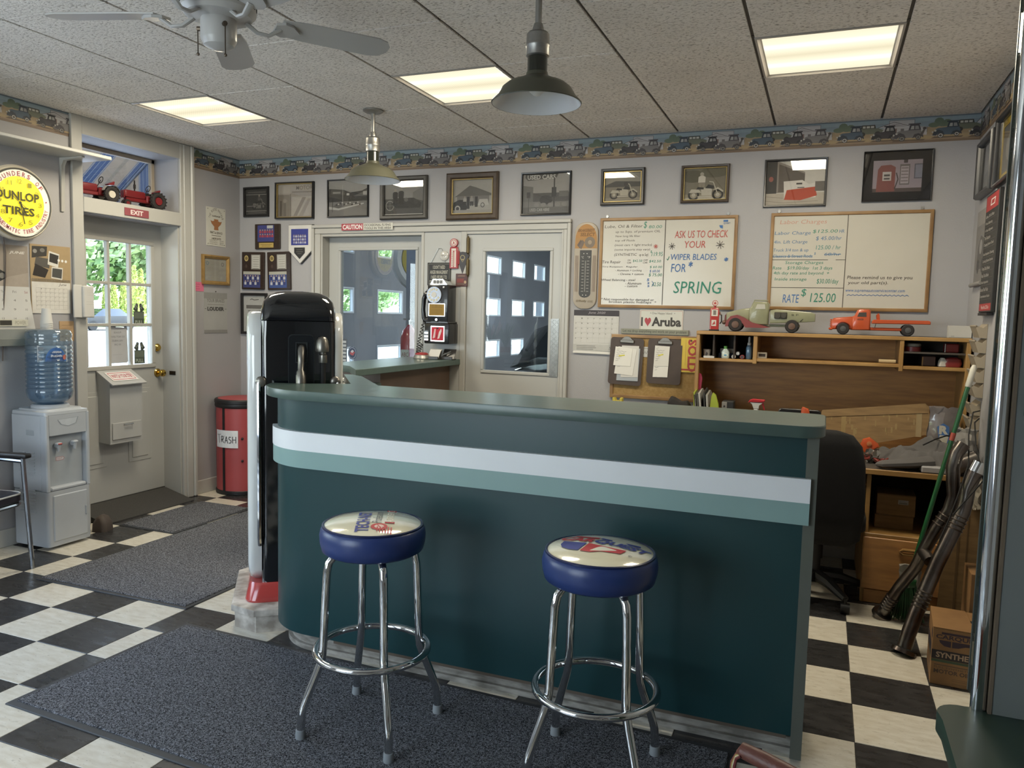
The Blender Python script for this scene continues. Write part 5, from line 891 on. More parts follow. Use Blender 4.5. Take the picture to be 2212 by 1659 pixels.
picture('thin framed aerial street photo with parked cars, just above the caution sign', -3.54, 2.380, .379, .296, 'black', .010, [sky('8e8b86'), ('r', 0, 0, 1, .42, '716e69'), ('p', [(0, .40), (0, .78), (.38, .74), (.55, .66), (.85, .70), (1, .78), (1, .42)], '3b3936'), ('p', [(.05, .62), (.05, .76), (.40, .73), (.42, .6)], '504d49'), ('p', [(.62, .55), (1, .72), (1, .55)], '5c5955'), ('r', .10, .64, .3, .69, '85827c'), ('p', [(0, .28), (.25, .22), (.9, .36), (.9, .33), (.25, .17), (0, .2)], 'a8a59f'), ('p', [(.1, .28), (.25, .22), (.5, .36), (.3, .42)], '5c5955')] + [('e', .2 + .05 * k, .32 + .02 * (k % 4), .022, .02, 'a8a59f' if k % 2 else '33312e') for k in range(14)] + [('l', [(.36, .3), (.36, .88)], .003, 'a8a59f'), ('l', [(.09, .12), (.1, .5)], .004, '2c2a28'), ('r', .46, .58, .53, .64, 'b1aea8'), ('r', .88, .58, 1, .68, '9b9892')], depth=.02)
picture('wide dark framed photo of two riders beside a spoked wheel', -3.037, 2.365, .41, .325, 'grey', .036, [sky('7f7c77'), ('r', 0, 0, 1, .48, '4a4844'), ('p', [(.72, .48), (.72, .66), (1, .85), (1, .4)], '6d6a65'), ('r', 0, 0, 1, .03, 'b5b2ab'), ('o', .13, .28, .11, .15, .15, '8c8983'), ('l', [(.13, .14), (.13, .42)], .002, '8c8983'), ('l', [(.03, .28), (.23, .28)], .002, '8c8983'), ('p', [(.2, .3), (.22, .5), (.75, .5), (.95, .34), (.9, .2), (.3, .2)], '34322f')] + man(.27, .52, .5, '2b2926') + man(.42, .54, .52, '302e2a') + [('e', .55, .45, .05, .06, '5d5a55'), ('e', .8, .38, .05, .07, '3d3b37')], depth=.028)
picture('wide dark moulded frame with an old filling station photo', -2.46, 2.357, .417, .342, 'brown', .045, [sky('97938b'), ('p', [(.05, .5), (.42, .82), (.58, .76), (.95, .58), (.95, .52)], '5a5751'), ('r', .1, .25, .9, .52, '6f6b65'), ('p', [(0, .12), (.02, .34), (.16, .42), (.3, .4), (.36, .2), (.34, .1)], '2c2a28'), ('o', .12, .16, .07, .09, .4, 'a39f98'), ('r', .35, .15, .42, .5, '312f2c'), ('r', .55, .2, .62, .5, '312f2c'), ('p', [(.62, .25), (.66, .42), (.86, .42), (.9, .25)], 'a5a199'), ('o', .74, .25, .05, .07, .3, '3a3835'), ('r', 0, 0, 1, .12, '8d8982')] + man(.30, .36, .3, '9b978f') + man(.47, .36, .32, '8a867e'), depth=.034, lip=1)
picture('thin framed used cars lot photo', -1.89, 2.358, .376, .302, 'black', .014, [sky('8d8983'), ('p', [(.04, .92), (.10, .84), (.72, .90), (.76, 1), (.05, 1)], '55524d'), ('p', [(.05, .94), (.11, .86), (.71, .915), (.74, 1), (.06, 1)], '46433f'), ('t', .09, .87, .70, .985, 'USED CARS', 'b9b6ae', {'bold': .03}), ('r', 0, 0, 1, .45, '716e68'), ('p', [(0, .3), (0, .72), (.22, .68), (.22, .3)], '66635d'), ('r', .08, .4, .16, .55, '3f3c38'), ('r', .22, .3, 1, .52, '4c4945'), ('r', .66, .1, .69, .9, '3f3c38'), ('r', .62, .42, .72, .66, '33312e'), ('e', .5, .34, .14, .12, '3a3835'), ('r', .78, .42, .98, .56, '605d57'), ('r', .0, .02, 1, .16, '5d5a54'), ('t', .15, .055, .58, .13, 'USED CAR HERE', 'a9a69e', {'bold': .01}), ('l', [(.12, .0), (.13, .55)], .004, '3f3c38')] + [('e', .3 + .15 * k, .22, .06, .05, '7d7a74') for k in range(5)], depth=.022)
picture('small gilt lipped frame with a motorcycle photo above the oil price board', -1.335, 2.384, .303, .246, 'espresso', .022, [sky('8b8476'), ('r', 0, .0, 1, .5, '7c7464'), ('p', [(0, .55), (.3, .7), (1, .66), (1, .5), (0, .5)], '4a463f'), ('r', 0, .0, 1, .14, '8f8675')] + moto(.52, .36, .85, 'b0a896', '2b2824') + [('e', .58, .6, .06, .07, '3a362f')], depth=.028, lip=1)
picture('gilt lipped frame with a man standing behind his motorcycle', -.784, 2.382, .31, .244, 'brown', .018, [sky('77705f'), ('e', .2, .75, .28, .2, '57523f'), ('e', .7, .85, .35, .16, '5f5a47'), ('r', 0, .0, 1, .18, '958b75'), ('r', 0, .0, 1, .08, 'b5ad9a')] + man(.42, .55, .62, 'c9c2b3', '8c8474', 'a79f8f') + moto(.52, .30, .95, 'b9b2a2', '2b2824'), depth=.026, lip=1)
picture('thin framed photo of a white and orange racing car by a brick wall', -.226, 2.367, .373, .298, 'black', .013, [sky('c9c4b9'), ('p', [(0, .28), (0, 1), (.2, 1), (.66, .72), (.66, .3)], '5f564d'), ('p', [(.16, .3), (.16, 1), (.20, 1), (.66, .74), (.66, .70), (.21, .94), (.21, .3)], '8e857b'), ('r', .0, .2, .18, 1, '3c3833'), ('e', .08, .6, .04, .06, '9c5a4d'), ('r', 0, 0, 1, .27, 'b5ab9b'), ('p', [(.32, .14), (.30, .54), (.62, .56), (.74, .46), (.84, .5), (.84, .3), (.86, .16)], 'd9d3c9'), ('p', [(.32, .12), (.36, .34), (.84, .40), (.88, .2), (.6, .10)], 'b5482c'), ('r', .84, .3, 1, .52, '6b655d'), ('r', .52, .46, .62, .50, '4c4741'), ('r', .54, .38, .66, .40, '4c4741'), ('l', [(0, .1), (.3, .05), (.9, .08)], .003, '8d8476'), ('l', [(0, .2), (.3, .16)], .003, '8d8476')], depth=.02)
picture('wide dark mounted print of a red petrol pump', .352, 2.385, .38, .302, 'black', .008, [sky('958990'), ('r', 0, 0, 1, .12, '4b3f3c'), ('p', [(.08, .02), (.10, .72), (.16, .84), (.36, .86), (.46, .78), (.46, .02)], '7d4640'), ('p', [(.20, .36), (.20, .64), (.38, .64), (.38, .36)], 'b9b2ac'), ('r', .23, .50, .35, .56, '4b4340'), ('r', .23, .40, .35, .45, '4b4340'), ('r', .55, .22, .75, .86, '67605f'), ('r', .57, .26, .73, .80, 'a79ca0')] + [('r', .58, .32 + .1 * k, .72, .36 + .1 * k, '7c7274') for k in range(5)] + [('r', .84, .4, 1, .86, '565560'), ('r', .86, .43, 1, .83, '7f7f8d'), ('r', .62, .90, .70, 1, '3a3230'), ('l', [(.48, .6), (.52, .4), (.46, .1)], .006, '3a3230')], depth=.02, matc='2e2b29', mw=.048, base=1)
# ---- team plaques near the corner
plq = mat('plaque_walnut', '352822', .35, var=.3, vs=18, stretch=(1, 1, 6)); PG = 'team plaques near the corner'
def crowd(u0, v0, u1, v1, nx, ny, c1, c2): return [q for j in range(ny) for i in range(nx) for q in (('e', u0 + (u1 - u0) * (i + .5) / nx, v0 + (v1 - v0) * (j + .75) / ny, .3 * (u1 - u0) / nx, .16 * (v1 - v0) / ny, '9b8880', 8), ('r', u0 + (u1 - u0) * (i + .1) / nx, v0 + (v1 - v0) * (j + .05) / ny, u0 + (u1 - u0) * (i + .9) / nx, v0 + (v1 - v0) * (j + .58) / ny, c1 if (i + j) % 2 else c2))]
def plaque(label, x, z, w, h, items, rot=0):
    t = bw('team_plaque', label, 'plaque', x, z, .0, PG); t.rotation_euler[1] = rad(rot)
    box('board', plq, t, -w / 2, -.018, -h / 2, w / 2, 0, h / 2, b=.004); art(t, items, w, h, -.018); return t
plaque('single photo team plaque with a gold name plate', -4.315, 2.092, .254, .205, [('r', .12, .30, .78, .95, '3b3f78'), *crowd(.18, .46, .76, .80, 6, 2, 'a4434e', '8c3a48'), ('r', .5, .82, .74, .94, 'b3b4b0'), ('r', .18, .06, .76, .25, 'b39a57'), ('l', [(.24, .18), (.70, .18)], .003, '6d5a2c'), ('l', [(.30, .12), (.64, .12)], .003, '6d5a2c')])
def two(label, x, rot, bg_): plaque(label, x, 1.812, .232, .31, [('r', .08, .05, .84, .48, bg_), ('p', [(.08, .40), (.84, .40), (.84, .48), (.08, .48)], 'a9a79b'), *crowd(.12, .12, .80, .40, 6, 2, '2f3566', 'b9b9bd'), ('o', .22, .83, .09, .08, .4, 'b5a26a'), ('e', .22, .83, .04, .05, '7c6a44'), ('e', .22, .62, .05, .05, '4a3b33'), ('r', .44, .54, .84, .93, 'b9b6ae'), ('l', [(.46, .55), (.82, .55), (.82, .92), (.46, .92), (.46, .55)], .003, '4b4540')] + [('l', [(.52, .86 - .06 * k), (.78, .86 - .06 * k)], .003, '7b766e') for k in range(6)], rot)
two('two part team plaque with a dark blue team photo, nearer the corner', -4.464, .8, '3a4070'); two('two part team plaque with a pale field team photo, under the home plate', -4.199, -1.2, '3c4f86')
hp = bw('home_plate_plaque', 'home plate shaped team plaque hung beside the door casing', 'plaque', -3.985, 2.03)
HPP = [(-.113, .15), (.113, .15), (.113, -.055), (.0, -.16), (-.113, -.055)]
ob('shadow_board', mat('black_frame', '201f20'), hp, lambda b: b.prism([(x * 1.06 + .006, z * 1.02) for x, z in HPP], 0, -.014, 'xz')); ob('plate', mat('plate_marble_white', 'd1cec8', .4, var=.08), hp, lambda b: b.prism(HPP, -.014, -.022, 'xz', bev=.003))
art(hp, [('r', .12, .46, .86, .88, '363d86'), *crowd(.2, .5, .78, .74, 6, 3, 'b3b5c4', '8e90ac'), ('p', [(.26, .40), (.72, .40), (.72, .26), (.49, .10), (.26, .26)], '2b2a29'), ('l', [(.36, .34), (.62, .34)], .002, '8d8a80'), ('l', [(.34, .29), (.64, .29)], .002, '8d8a80'), ('l', [(.4, .24), (.58, .24)], .002, '8d8a80')], .226, .31, -.022)
picture('certificate of award in a dark frame half hidden behind the petrol pump', -4.46, 1.455, .27, .345, 'black', .022, [sky('b9b8b3'), ('l', [(.3, .89), (.38, .91), (.5, .88), (.7, .90)], .006, '4e4b47'), ('r', .12, .64, .88, .74, '6e6b66'), ('l', [(.2, .58), (.8, .58)], .005, '5e5b56')] + [('l', [(.14, .48 - .05 * k), (.86, .48 - .05 * k)], .001, '86837d') for k in range(8)], name='award_certificate', group=None, cat='certificate')
# ---- caution sign on the casing
cs = bw('caution_sign', 'long caution occasional flying tools sign on the door casing', 'sign', -3.348, 2.152, .031); box('plate', ws, cs, -.232, -.003, -.026, .232, 0, .026)
art(cs, [('r', 0, 0, .43, 1, 'a5414b'), ('t', .025, .14, .41, .86, 'CAUTION', 'e6e1de', {'bold': .03}), ('t', .45, .56, .96, .90, 'OCCASIONAL FLYING', '57534e', {'bold': .02}), ('t', .45, .10, .97, .44, 'TOOLS IN THIS AREA', '57534e', {'bold': .02})], .464, .052, -.003)
# ---- stickers on the glass of the first garage door
sk = thing('glass_sticker', 'vertical lettered strip sticker low on the first garage door glass', 'sticker', (-3.635, YB + .098, 1.17)); art(sk, [('r', 0, 0, 1, 1, '565d66'), *[('r', .2, .08 + .15 * k, .8, .17 + .15 * k, 'b5bac0') for k in range(6)]], .05, .20, 0, cz=0)
sk = thing('round_sticker', 'round blue and red emblem sticker on the first garage door glass', 'sticker', (-3.56, YB + .098, 1.157)); art(sk, [('e', .5, .5, .5, .5, '3a465e', 28), ('o', .5, .5, .44, .44, .12, '8d97a8'), ('p', [(.2, .45), (.45, .72), (.8, .55), (.6, .3), (.35, .35)], 'a0545c'), ('p', [(.3, .6), (.5, .5), (.7, .65), (.5, .75)], 'b9bcc6')], .085, .105, 0)
# ================================================================ pay phone and little signs on the pillar between the doors
ph = bw('pay_phone', 'black three slot rotary pay phone with gold plate on the pillar between the doors', 'telephone', -2.665, 1.27, .006)
bp = mat('phone_black', '17171a', .28, coat=.4, var=.08)
ob('upper_case', bp, ph, lambda b: b.box(-.085, -.14, .15, .085, 0, .435, b=.008, seg=2)); ob('base_case', bp, ph, lambda b: (b.box(-.10, -.155, 0, .105, 0, .15, b=.008, seg=2), b.box(-.094, -.148, .148, .098, 0, .165, b=.006)))
ob('coin_head', chrome, ph, lambda b: b.prism([(-.065, .435), (-.045, .475), (.04, .475), (.075, .435)], -.135, -.03, 'xz', bev=.003)); art(ph, [('r', 0, 0, 1, 1, 'c9c9c9')] + [('e', .2 + .3 * k, .5, .12, .36, '1c1c1e') for k in range(3)] + [('t', .14 + .3 * k, .3, .26 + .3 * k, .7, x, 'd0d0d0') for k, x in enumerate(('25', '10', '5'))], .085, .03, -.136, 'coin_slots', cz=.455, cx=-.001)
dl = ob('dial_plate', mat('dial_steel', '77777a', .25, .8), ph, lambda b: b.cyl((-.025, -.14, .36), (-.025, -.150, .36), .064, .060, 30))
b = MB()
for k in range(10):
    a = rad(60 + 30 * k); b.cyl((-.025 + .042 * cos(a), -.1503, .36 + .042 * sin(a)), (-.025 + .042 * cos(a), -.1512, .36 + .042 * sin(a)), .008, n=10)
b.build('finger_holes', mat('finger_hole_cream', 'c9c2a8', .5), dl)['kind'] = 'stuff'; ob('dial_centre', paper, dl, lambda b: b.cyl((-.025, -.15, .36), (-.025, -.1525, .36), .02, n=18))
ob('coin_button', chrome, ph, lambda b: b.sphere((.052, -.142, .415), .011, 10))
ob('card_frame', chrome, ph, lambda b: b.box(-.075, -.146, .20, .068, -.139, .30, b=.004)); art(ph, [('r', 0, 0, 1, 1, '8b6c1f'), ('t', .2, .80, .8, .88, 'PUBLIC', '5b4510'), ('t', .15, .68, .85, .75, 'TELEPHONE', '5b4510')] + [('l', [(.12, .5 - .1 * k), (.88, .5 - .1 * k)], .001, '5b4510') for k in range(4)], .125, .085, -.1462, 'instruction_card', cz=.25, cx=-.003)
ob('lock', chrome, ph, lambda b: b.lathe([(.014, 0), (.014, .006), (.004, .007)], 12, c=(0, 0, 0)) if 0 else b.cyl((-.005, -.139, .178), (-.005, -.147, .178), .009, n=12))
ob('return_frame', chrome, ph, lambda b: b.box(-.045, -.162, .015, .075, -.154, .135, b=.004)); art(ph, [('r', 0, 0, 1, 1, 'b3162c'), ('p', [(.10, .12), (.26, .86), (.36, .84), (.30, .20)], 'd0b8b8'), ('p', [(.50, .10), (.62, .62), (.80, .9), (.84, .7), (.66, .16)], 'd4c4c2'), ('p', [(.36, .12), (.42, .5), (.5, .3)], '7a0f20'), ('e', .5, .9, .1, .06, '2a1214')], .10, .098, -.1622, 'red_card', cz=.075, cx=.015)
ob('coin_return', chrome, ph, lambda b: b.box(-.095, -.165, .02, -.058, -.154, .10, b=.004)); 
for z in (.035, .06, .085): ob('return_slot', bp, ph, lambda b: b.box(-.09, -.167, z, -.063, -.1645, z + .012))
ob('cradle', bp, ph, lambda b: b.box(-.115, -.10, .385, -.085, -.05, .40, b=.004))
hs_ = ob('handset', bp, ph, lambda b: b.tube([(-.11, -.085, .37), (-.125, -.085, .365), (-.142, -.085, .33), (-.147, -.085, .25), (-.14, -.085, .19), (-.125, -.085, .165), (-.11, -.085, .16)], [.012, .020, .017, .0155, .017, .020, .012], 12), 60); ob('earpiece', bp, hs_, lambda b: (b.cyl((-.125, -.085, .365), (-.09, -.085, .36), .027, .03, 16), b.cyl((-.125, -.085, .168), (-.09, -.085, .172), .027, .03, 16)))
cord = []
for i in range(160): t_ = i / 159; a = i * .9; cx_ = -.135 - .01 * t_ - .03 * sin(pi * t_); cord.append((cx_ + .011 * cos(a), -.10 - .03 * sin(pi * t_) + .011 * sin(a), .15 - .26 * sin(pi * t_ * .72) if t_ < .7 else .15 - .26 * sin(pi * .72 * .7) + (t_ - .7) * .35))
ob('coiled_cord', rub, ph, lambda b: b.tube(cord, .003, 5), 80)
am = bw('anger_sign', 'small black hanging sign about anger management behind the pay phone', 'sign', -2.725, 1.79, .008); box('plate', mat('black_board', '232221', .5), am, -.098, -.006, -.085, .098, 0, .085, b=.002)
art(am, [('l', [(.05, .06), (.95, .06), (.95, .94), (.05, .94), (.05, .06)], .002, '8c897f')] + [('t', a, .72 - .22 * k, 1 - a, .88 - .22 * k, x, 'bdb9ac', {'bold': .01}) for k, (x, a) in enumerate((("I DON'T NEED", .24), ('ANGER MANAGEMENT', .12), ('I NEED PEOPLE TO', .16), ('STOP PISSING ME OFF', .10)))], .196, .17, -.006); ob('hanger', clipm, am, lambda b: b.tube([(-.07, -.003, .085), (-.01, -.003, .19), (.02, -.003, .19), (.05, -.003, .085)], .0025, 5))
pb = bw('round_badge', 'round white button badge hung above the black anger sign', 'badge', -2.683, 1.925, .009); b = MB(); b.M = MR; b.lathe([(.036, 0), (.036, .006), (.028, .012), (.001, .013)], 24); b.build('button', mat('badge_white', 'c4c2bb', .25, coat=.5), pb); art(pb, [('l', [(.22, .5), (.32, .6), (.4, .44), (.5, .58), (.6, .44), (.78, .54)], .003, '77706a')], .07, .07, -.0135)
th = bw('pump_thermometer', 'small red gas pump shaped thermometer beside the round badge', 'thermometer', -2.60, 1.83, .008)
ob('body', red, th, lambda b: b.prism([(-.035, 0), (.035, 0), (.035, .14), (.03, .16), (-.03, .16), (-.035, .14)], 0, -.014, 'xz', bev=.003)); ob('globe', red, th, lambda b: b.cyl((0, 0, .19), (0, -.016, .19), .032, n=22)); ob('side_hose', red, th, lambda b: b.box(.034, -.01, .03, .045, 0, .13, b=.003))
art(th, [('e', .5, .5, .5, .5, 'd4ccc2', 22), ('o', .5, .5, .42, .42, .2, '9c3a3c'), ('p', [(.35, .3), (.45, .7), (.55, .7), (.65, .3), (.55, .3), (.5, .5), (.45, .3)], '9c3a3c')], .054, .054, -.0162, cz=.19); art(th, [('r', .22, .05, .42, .85, 'd4ccc2'), ('r', .58, .05, .78, .85, 'd4ccc2'), ('r', .22, .86, .78, .97, 'd4ccc2')] + [('t', .24, .1 + .09 * k, .40, .14 + .09 * k, str(k * 20), '7a2b2e') for k in range(8)] + [('r', .48, .08, .52, .8, 'd8d0c4')], .07, .15, -.0142, 'scale', cz=.078)
pn = bw('shield_pennant', 'small dark pointed souvenir pennant next to the red pump thermometer', 'pennant', -2.53, 1.875, .008); ob('plate', mat('pennant_dark', '3a3536', .4), pn, lambda b: b.prism([(-.055, .055), (-.03, .075), (0, .08), (.03, .075), (.055, .055), (0, -.085)], 0, -.006, 'xz', bev=.002)); art(pn, [('o', .5, .72, .18, .12, .3, '9b8f6c'), ('l', [(.4, .62), (.5, .52), (.6, .62)], .003, '9b8f6c'), ('l', [(.36, .65), (.64, .65)], .003, '9b8f6c')], .11, .165, -.0062)
mp_ = bw('small_plaque', 'tiny red and brown verse plaque under the dark pennant', 'plaque', -2.535, 1.745, .008); box('plate', mat('plaque_oxblood', '4d2a26', .4), mp_, -.048, -.008, -.048, .048, 0, .048, b=.002); art(mp_, [('l', [(.2, .82), (.8, .82)], .004, 'a38b74'), ('r', .12, .3, .7, .62, '7a3a36'), ('e', .82, .35, .1, .12, 'b39a7c')] + [('l', [(.15, .24 - .07 * k), (.75, .24 - .07 * k)], .0015, 'a38b74') for k in range(2)], .096, .096, -.0082)
# things on the wing top
WZ = 1.1555
rb_ = thing('desk_bell', 'red topped round desk bell on the green wing under the phone', 'bell', (-2.765, 5.12, WZ)); ob('bell_base', mat('brushed_steel', 'a9a8a3', .35, .8), rb_, lambda b: b.lathe([(.062, 0), (.064, .006), (.056, .028), (.05, .032)], 28)); ob('button', mat('bell_red', '9c2f31', .4), rb_, lambda b: b.lathe([(.05, .03), (.048, .04), (.03, .047), (.001, .049)], 24))
for nm, lb, x, cpl in (('card_holder', 'business card holder with a slanted white card next to the red bell', -2.675, 'd5d3ca'), ('pen_stand', 'dark card stand with a pen at the end of the green wing', -2.585, '3a3835')):
    ch = thing(nm, lb, 'card holder', (x, 5.20 if cpl != 'd5d3ca' else 5.15, WZ)); ob('stand', mat('smoke_plastic', '3c3a38', .3), ch, lambda b: (b.box(-.05, -.04, 0, .05, .03, .006, b=.002), b.box(-.05, -.045, 0, .05, -.035, .022, b=.002), b.prism([(-.01, .005), (.03, .075), (.034, .075), (-.004, .005)], -.05, .05, 'yz')))
    if cpl == 'd5d3ca': ob('card', paper, ch, lambda b: b.prism([(-.03, .008), (.02, .07), (.022, .069), (-.027, .007)], -.045, .045, 'yz'))
    else: ob('pen', clipm, ch, lambda b: b.tube([(-.04, -.02, .03), (.02, 0, .06)], .005, 6))
pp = thing('paper_stack', 'loose white papers in a dark tray at the near end of the green wing', 'papers', (-2.73, 3.90, 1.058), 25); ob('sheets', paper, pp, lambda b: (b.box(-.11, -.15, 0, .11, .15, .012), b.prism([(-.10, .012), (0, .018), (.10, .035), (.10, .037), (0, .02), (-.10, .014)], -.14, .1, 'xz'))); ob('tray', mat('smoke_plastic', '3c3a38'), pp, lambda b: (b.box(-.12, -.16, -.012, .12, .16, 0)))
# ================================================================ whiteboards
oak = mat('oak_frame', '9c7b50', .45, col2='846440', vs=6, stretch=(1, 1, 1), var=.2); wbm = mat('whiteboard', 'c4bfb3', .22, var=.03)
PAL = dict(K='3d332c', G='2c7d66', B='3a67a0', R='b5524a', O='b98a78', N='3f6c92', D='3d7f78')
def board(label, x, z, w, h, items):
    t = bw('whiteboard', label, 'whiteboard', x, z, .001, 'price whiteboards'); box('panel', wbm, t, -w / 2 + .01, -.008, -h / 2 + .01, w / 2 - .01, 0, h / 2 - .01); ob('frame', oak, t, lambda b: b.frame(w, h, [(0, .0), (0, -.014), (.004, -.016), (.016, -.016), (.02, -.013), (.02, -.006)]))
    art(t, items, w, h, -.008, 'marker_writing', pal=PAL)
    for u in (.05, .93): ob('hanger', clipm, t, lambda b: b.cyl((-w / 2 + w * u, 0, h / 2 + .012), (-w / 2 + w * u, -.006, h / 2 + .012), .009, n=12))
    return t
HW = {'shear': .12}
def W_(L): return [q if len(q) > 7 or q[0] != 't' else q + (HW,) for q in L]
star = lambda u, v, r, c, n=4: [('l', [(u - r * cos(pi * k / n + .2), v - 1.5 * r * sin(pi * k / n + .2)), (u + r * cos(pi * k / n + .2), v + 1.5 * r * sin(pi * k / n + .2))], .003, c) for k in range(n)]
W1 = [('t',0.034,0.885,0.321,0.923,'Lube, Oil & Filter','K'), ('t',0.329,0.874,0.353,0.956,'$','G'), ('t',0.367,0.879,0.464,0.912,'80.00','G'), ('t',0.118,0.827,0.454,0.859,'up to 5qts. of premium OIL','K'), ('t',0.118,0.780,0.307,0.809,'New long life filter','K'), ('t',0.116,0.733,0.267,0.760,'top off Fluids','K'), ('t',0.116,0.680,0.395,0.712,'(most cars + light trucks)','K'), ('t',0.115,0.631,0.382,0.660,'(some imports may vary)','K'), ('t',0.114,0.569,0.286,0.607,'(SYNTHETIC','K'), ('t',0.303,0.565,0.371,0.607,'up to 5qt)','K'), ('t',0.386,0.606,0.398,0.637,'$','G'), ('t',0.395,0.573,0.478,0.620,'119.95','G'), ('t',0.023,0.486,0.166,0.528,'Tire Repair','K'), ('t',0.217,0.522,0.240,0.539,'ON','K'), ('t',0.214,0.493,0.245,0.512,'CAR','K'), ('t',0.257,0.507,0.328,0.537,'$42.50','G'), ('t',0.337,0.520,0.370,0.539,'OFF','K'), ('t',0.333,0.493,0.367,0.513,'CAR','K'), ('t',0.379,0.502,0.467,0.532,'$42.50','G'), ('t',0.024,0.445,0.296,0.466,'Tire Rotation   Regular','K'), ('t',0.125,0.401,0.327,0.428,'- Aluminum + Locking','K'), ('t',0.149,0.365,0.342,0.389,'- Chrome + custom','K'), ('t',0.385,0.439,0.476,0.468,'$ 60.00','G'), ('t',0.385,0.391,0.462,0.425,'$ 68.00','B'), ('t',0.380,0.347,0.478,0.385,'$ 75.00','G'), ('t',0.022,0.292,0.280,0.323,'Wheel Balancing - steel','K'), ('t',0.207,0.259,0.327,0.288,'- Aluminum','K'), ('t',0.203,0.231,0.299,0.252,'- custom','K'), ('t',0.366,0.296,0.386,0.329,'$','B'), ('t',0.370,0.263,0.389,0.288,'$','B'), ('t',0.371,0.232,0.390,0.256,'$','B'), ('t',0.407,0.243,0.473,0.287,'42.50','G'), ('t',0.024,0.072,0.427,0.108,'* Not responsible for damaged or','K'), ('t',0.085,0.046,0.444,0.078,'broken plastic hubcaps  *','K'), ('t',0.560,0.768,0.934,0.846,'ASK US TO CHECK','R'), ('t',0.633,0.660,0.782,0.735,'YOUR','R'), ('t',0.537,0.531,0.864,0.596,'WIPER BLADES','B'), ('t',0.542,0.399,0.648,0.490,'FOR','B'), ('t',0.667,0.451,0.699,0.518,'*','B'), ('t',0.916,0.514,0.946,0.556,'*','B'), ('t',0.566,0.169,0.908,0.299,'SPRING','G'), ('t',0.901,0.906,0.948,0.926,'QUEST','B'),]
board('whiteboard with lube, oil and tire prices and wiper blades message', -1.022, 1.869, .919, .611, W_(W1) + [('l', [(.49, .97), (.487, .04)], .004, 'K'), ('r', .90, .933, .932, .952, 'B'), ('p', [(.872, .897), (.897, .897), (.897, .862), (.88, .87)], 'B'), ('l', [(.405, .30), (.42, .27), (.405, .24)], .003, 'B'), ('l', [(.508, .545), (.516, .53), (.526, .57)], .004, 'G')] + star(.543, .68, .025, 'K') + star(.885, .69, .03, 'K') + star(.424, .68, .017, 'R') + star(.683, .485, .014, 'B') + star(.931, .535, .014, 'B'))
W2 = [('t',0.059,0.872,0.360,0.928,'Labor Charges','O'), ('t',0.028,0.766,0.261,0.811,'Labor Charge','N'), ('t',0.273,0.786,0.431,0.824,'$125.00','G'), ('t',0.440,0.788,0.472,0.822,'HR','N'), ('t',0.296,0.711,0.458,0.755,'$ 45.00/hr','N'), ('t',0.026,0.676,0.243,0.720,'4in. Lift Charge','N'), ('t',0.299,0.622,0.456,0.664,'125.00 / hr','D'), ('t',0.024,0.593,0.252,0.635,'Truck 3/4 ton & up','N'), ('t',0.290,0.567,0.300,0.594,'$','N'), ('t',0.355,0.558,0.457,0.589,'60/hr','N'), ('t',0.023,0.539,0.280,0.573,'Classics & Street Rods','N'), ('t',0.107,0.464,0.351,0.506,'Storage Charges','G'), ('t',0.027,0.408,0.410,0.451,'Rate    $19.00/day  1st 3 days','G'), ('t',0.034,0.357,0.393,0.398,'4th day rate and beyond  +','G'), ('t',0.043,0.295,0.250,0.334,'Inside storage','G'), ('t',0.316,0.261,0.454,0.323,'$30.00/day','G'), ('t',0.102,0.075,0.209,0.160,'RATE','B'), ('t',0.220,0.135,0.254,0.220,'$','G'), ('t',0.280,0.084,0.442,0.177,'125.00','G'), ('t',0.506,0.312,0.899,0.356,'Please remind us to give you','K'), ('t',0.512,0.263,0.757,0.302,'your old part(s).','K'), ('t',0.500,0.184,0.860,0.223,'www.supremeautoservicecenter.com','B'),]
board('whiteboard with labor charges, storage charges and rate', .103, 1.875, .922, .61, W_(W2) + [('l', [(.491, .97), (.487, .03)], .004, 'K'), ('l', [(.018, .52), (.38, .517)], .003, 'K'), ('l', [(.428, .517), (.487, .517)], .003, 'K'), ('l', [(.013, .231), (.487, .231)], .003, 'K'), ('l', [(.023, .555), (.28, .556)], .003, 'N'), ('l', [(.354, .573), (.458, .572)], .003, 'N'), ('l', [(.51 + .0125 * k, .155 + .012 * (k % 2)) for k in range(31)], .003, 'B')])
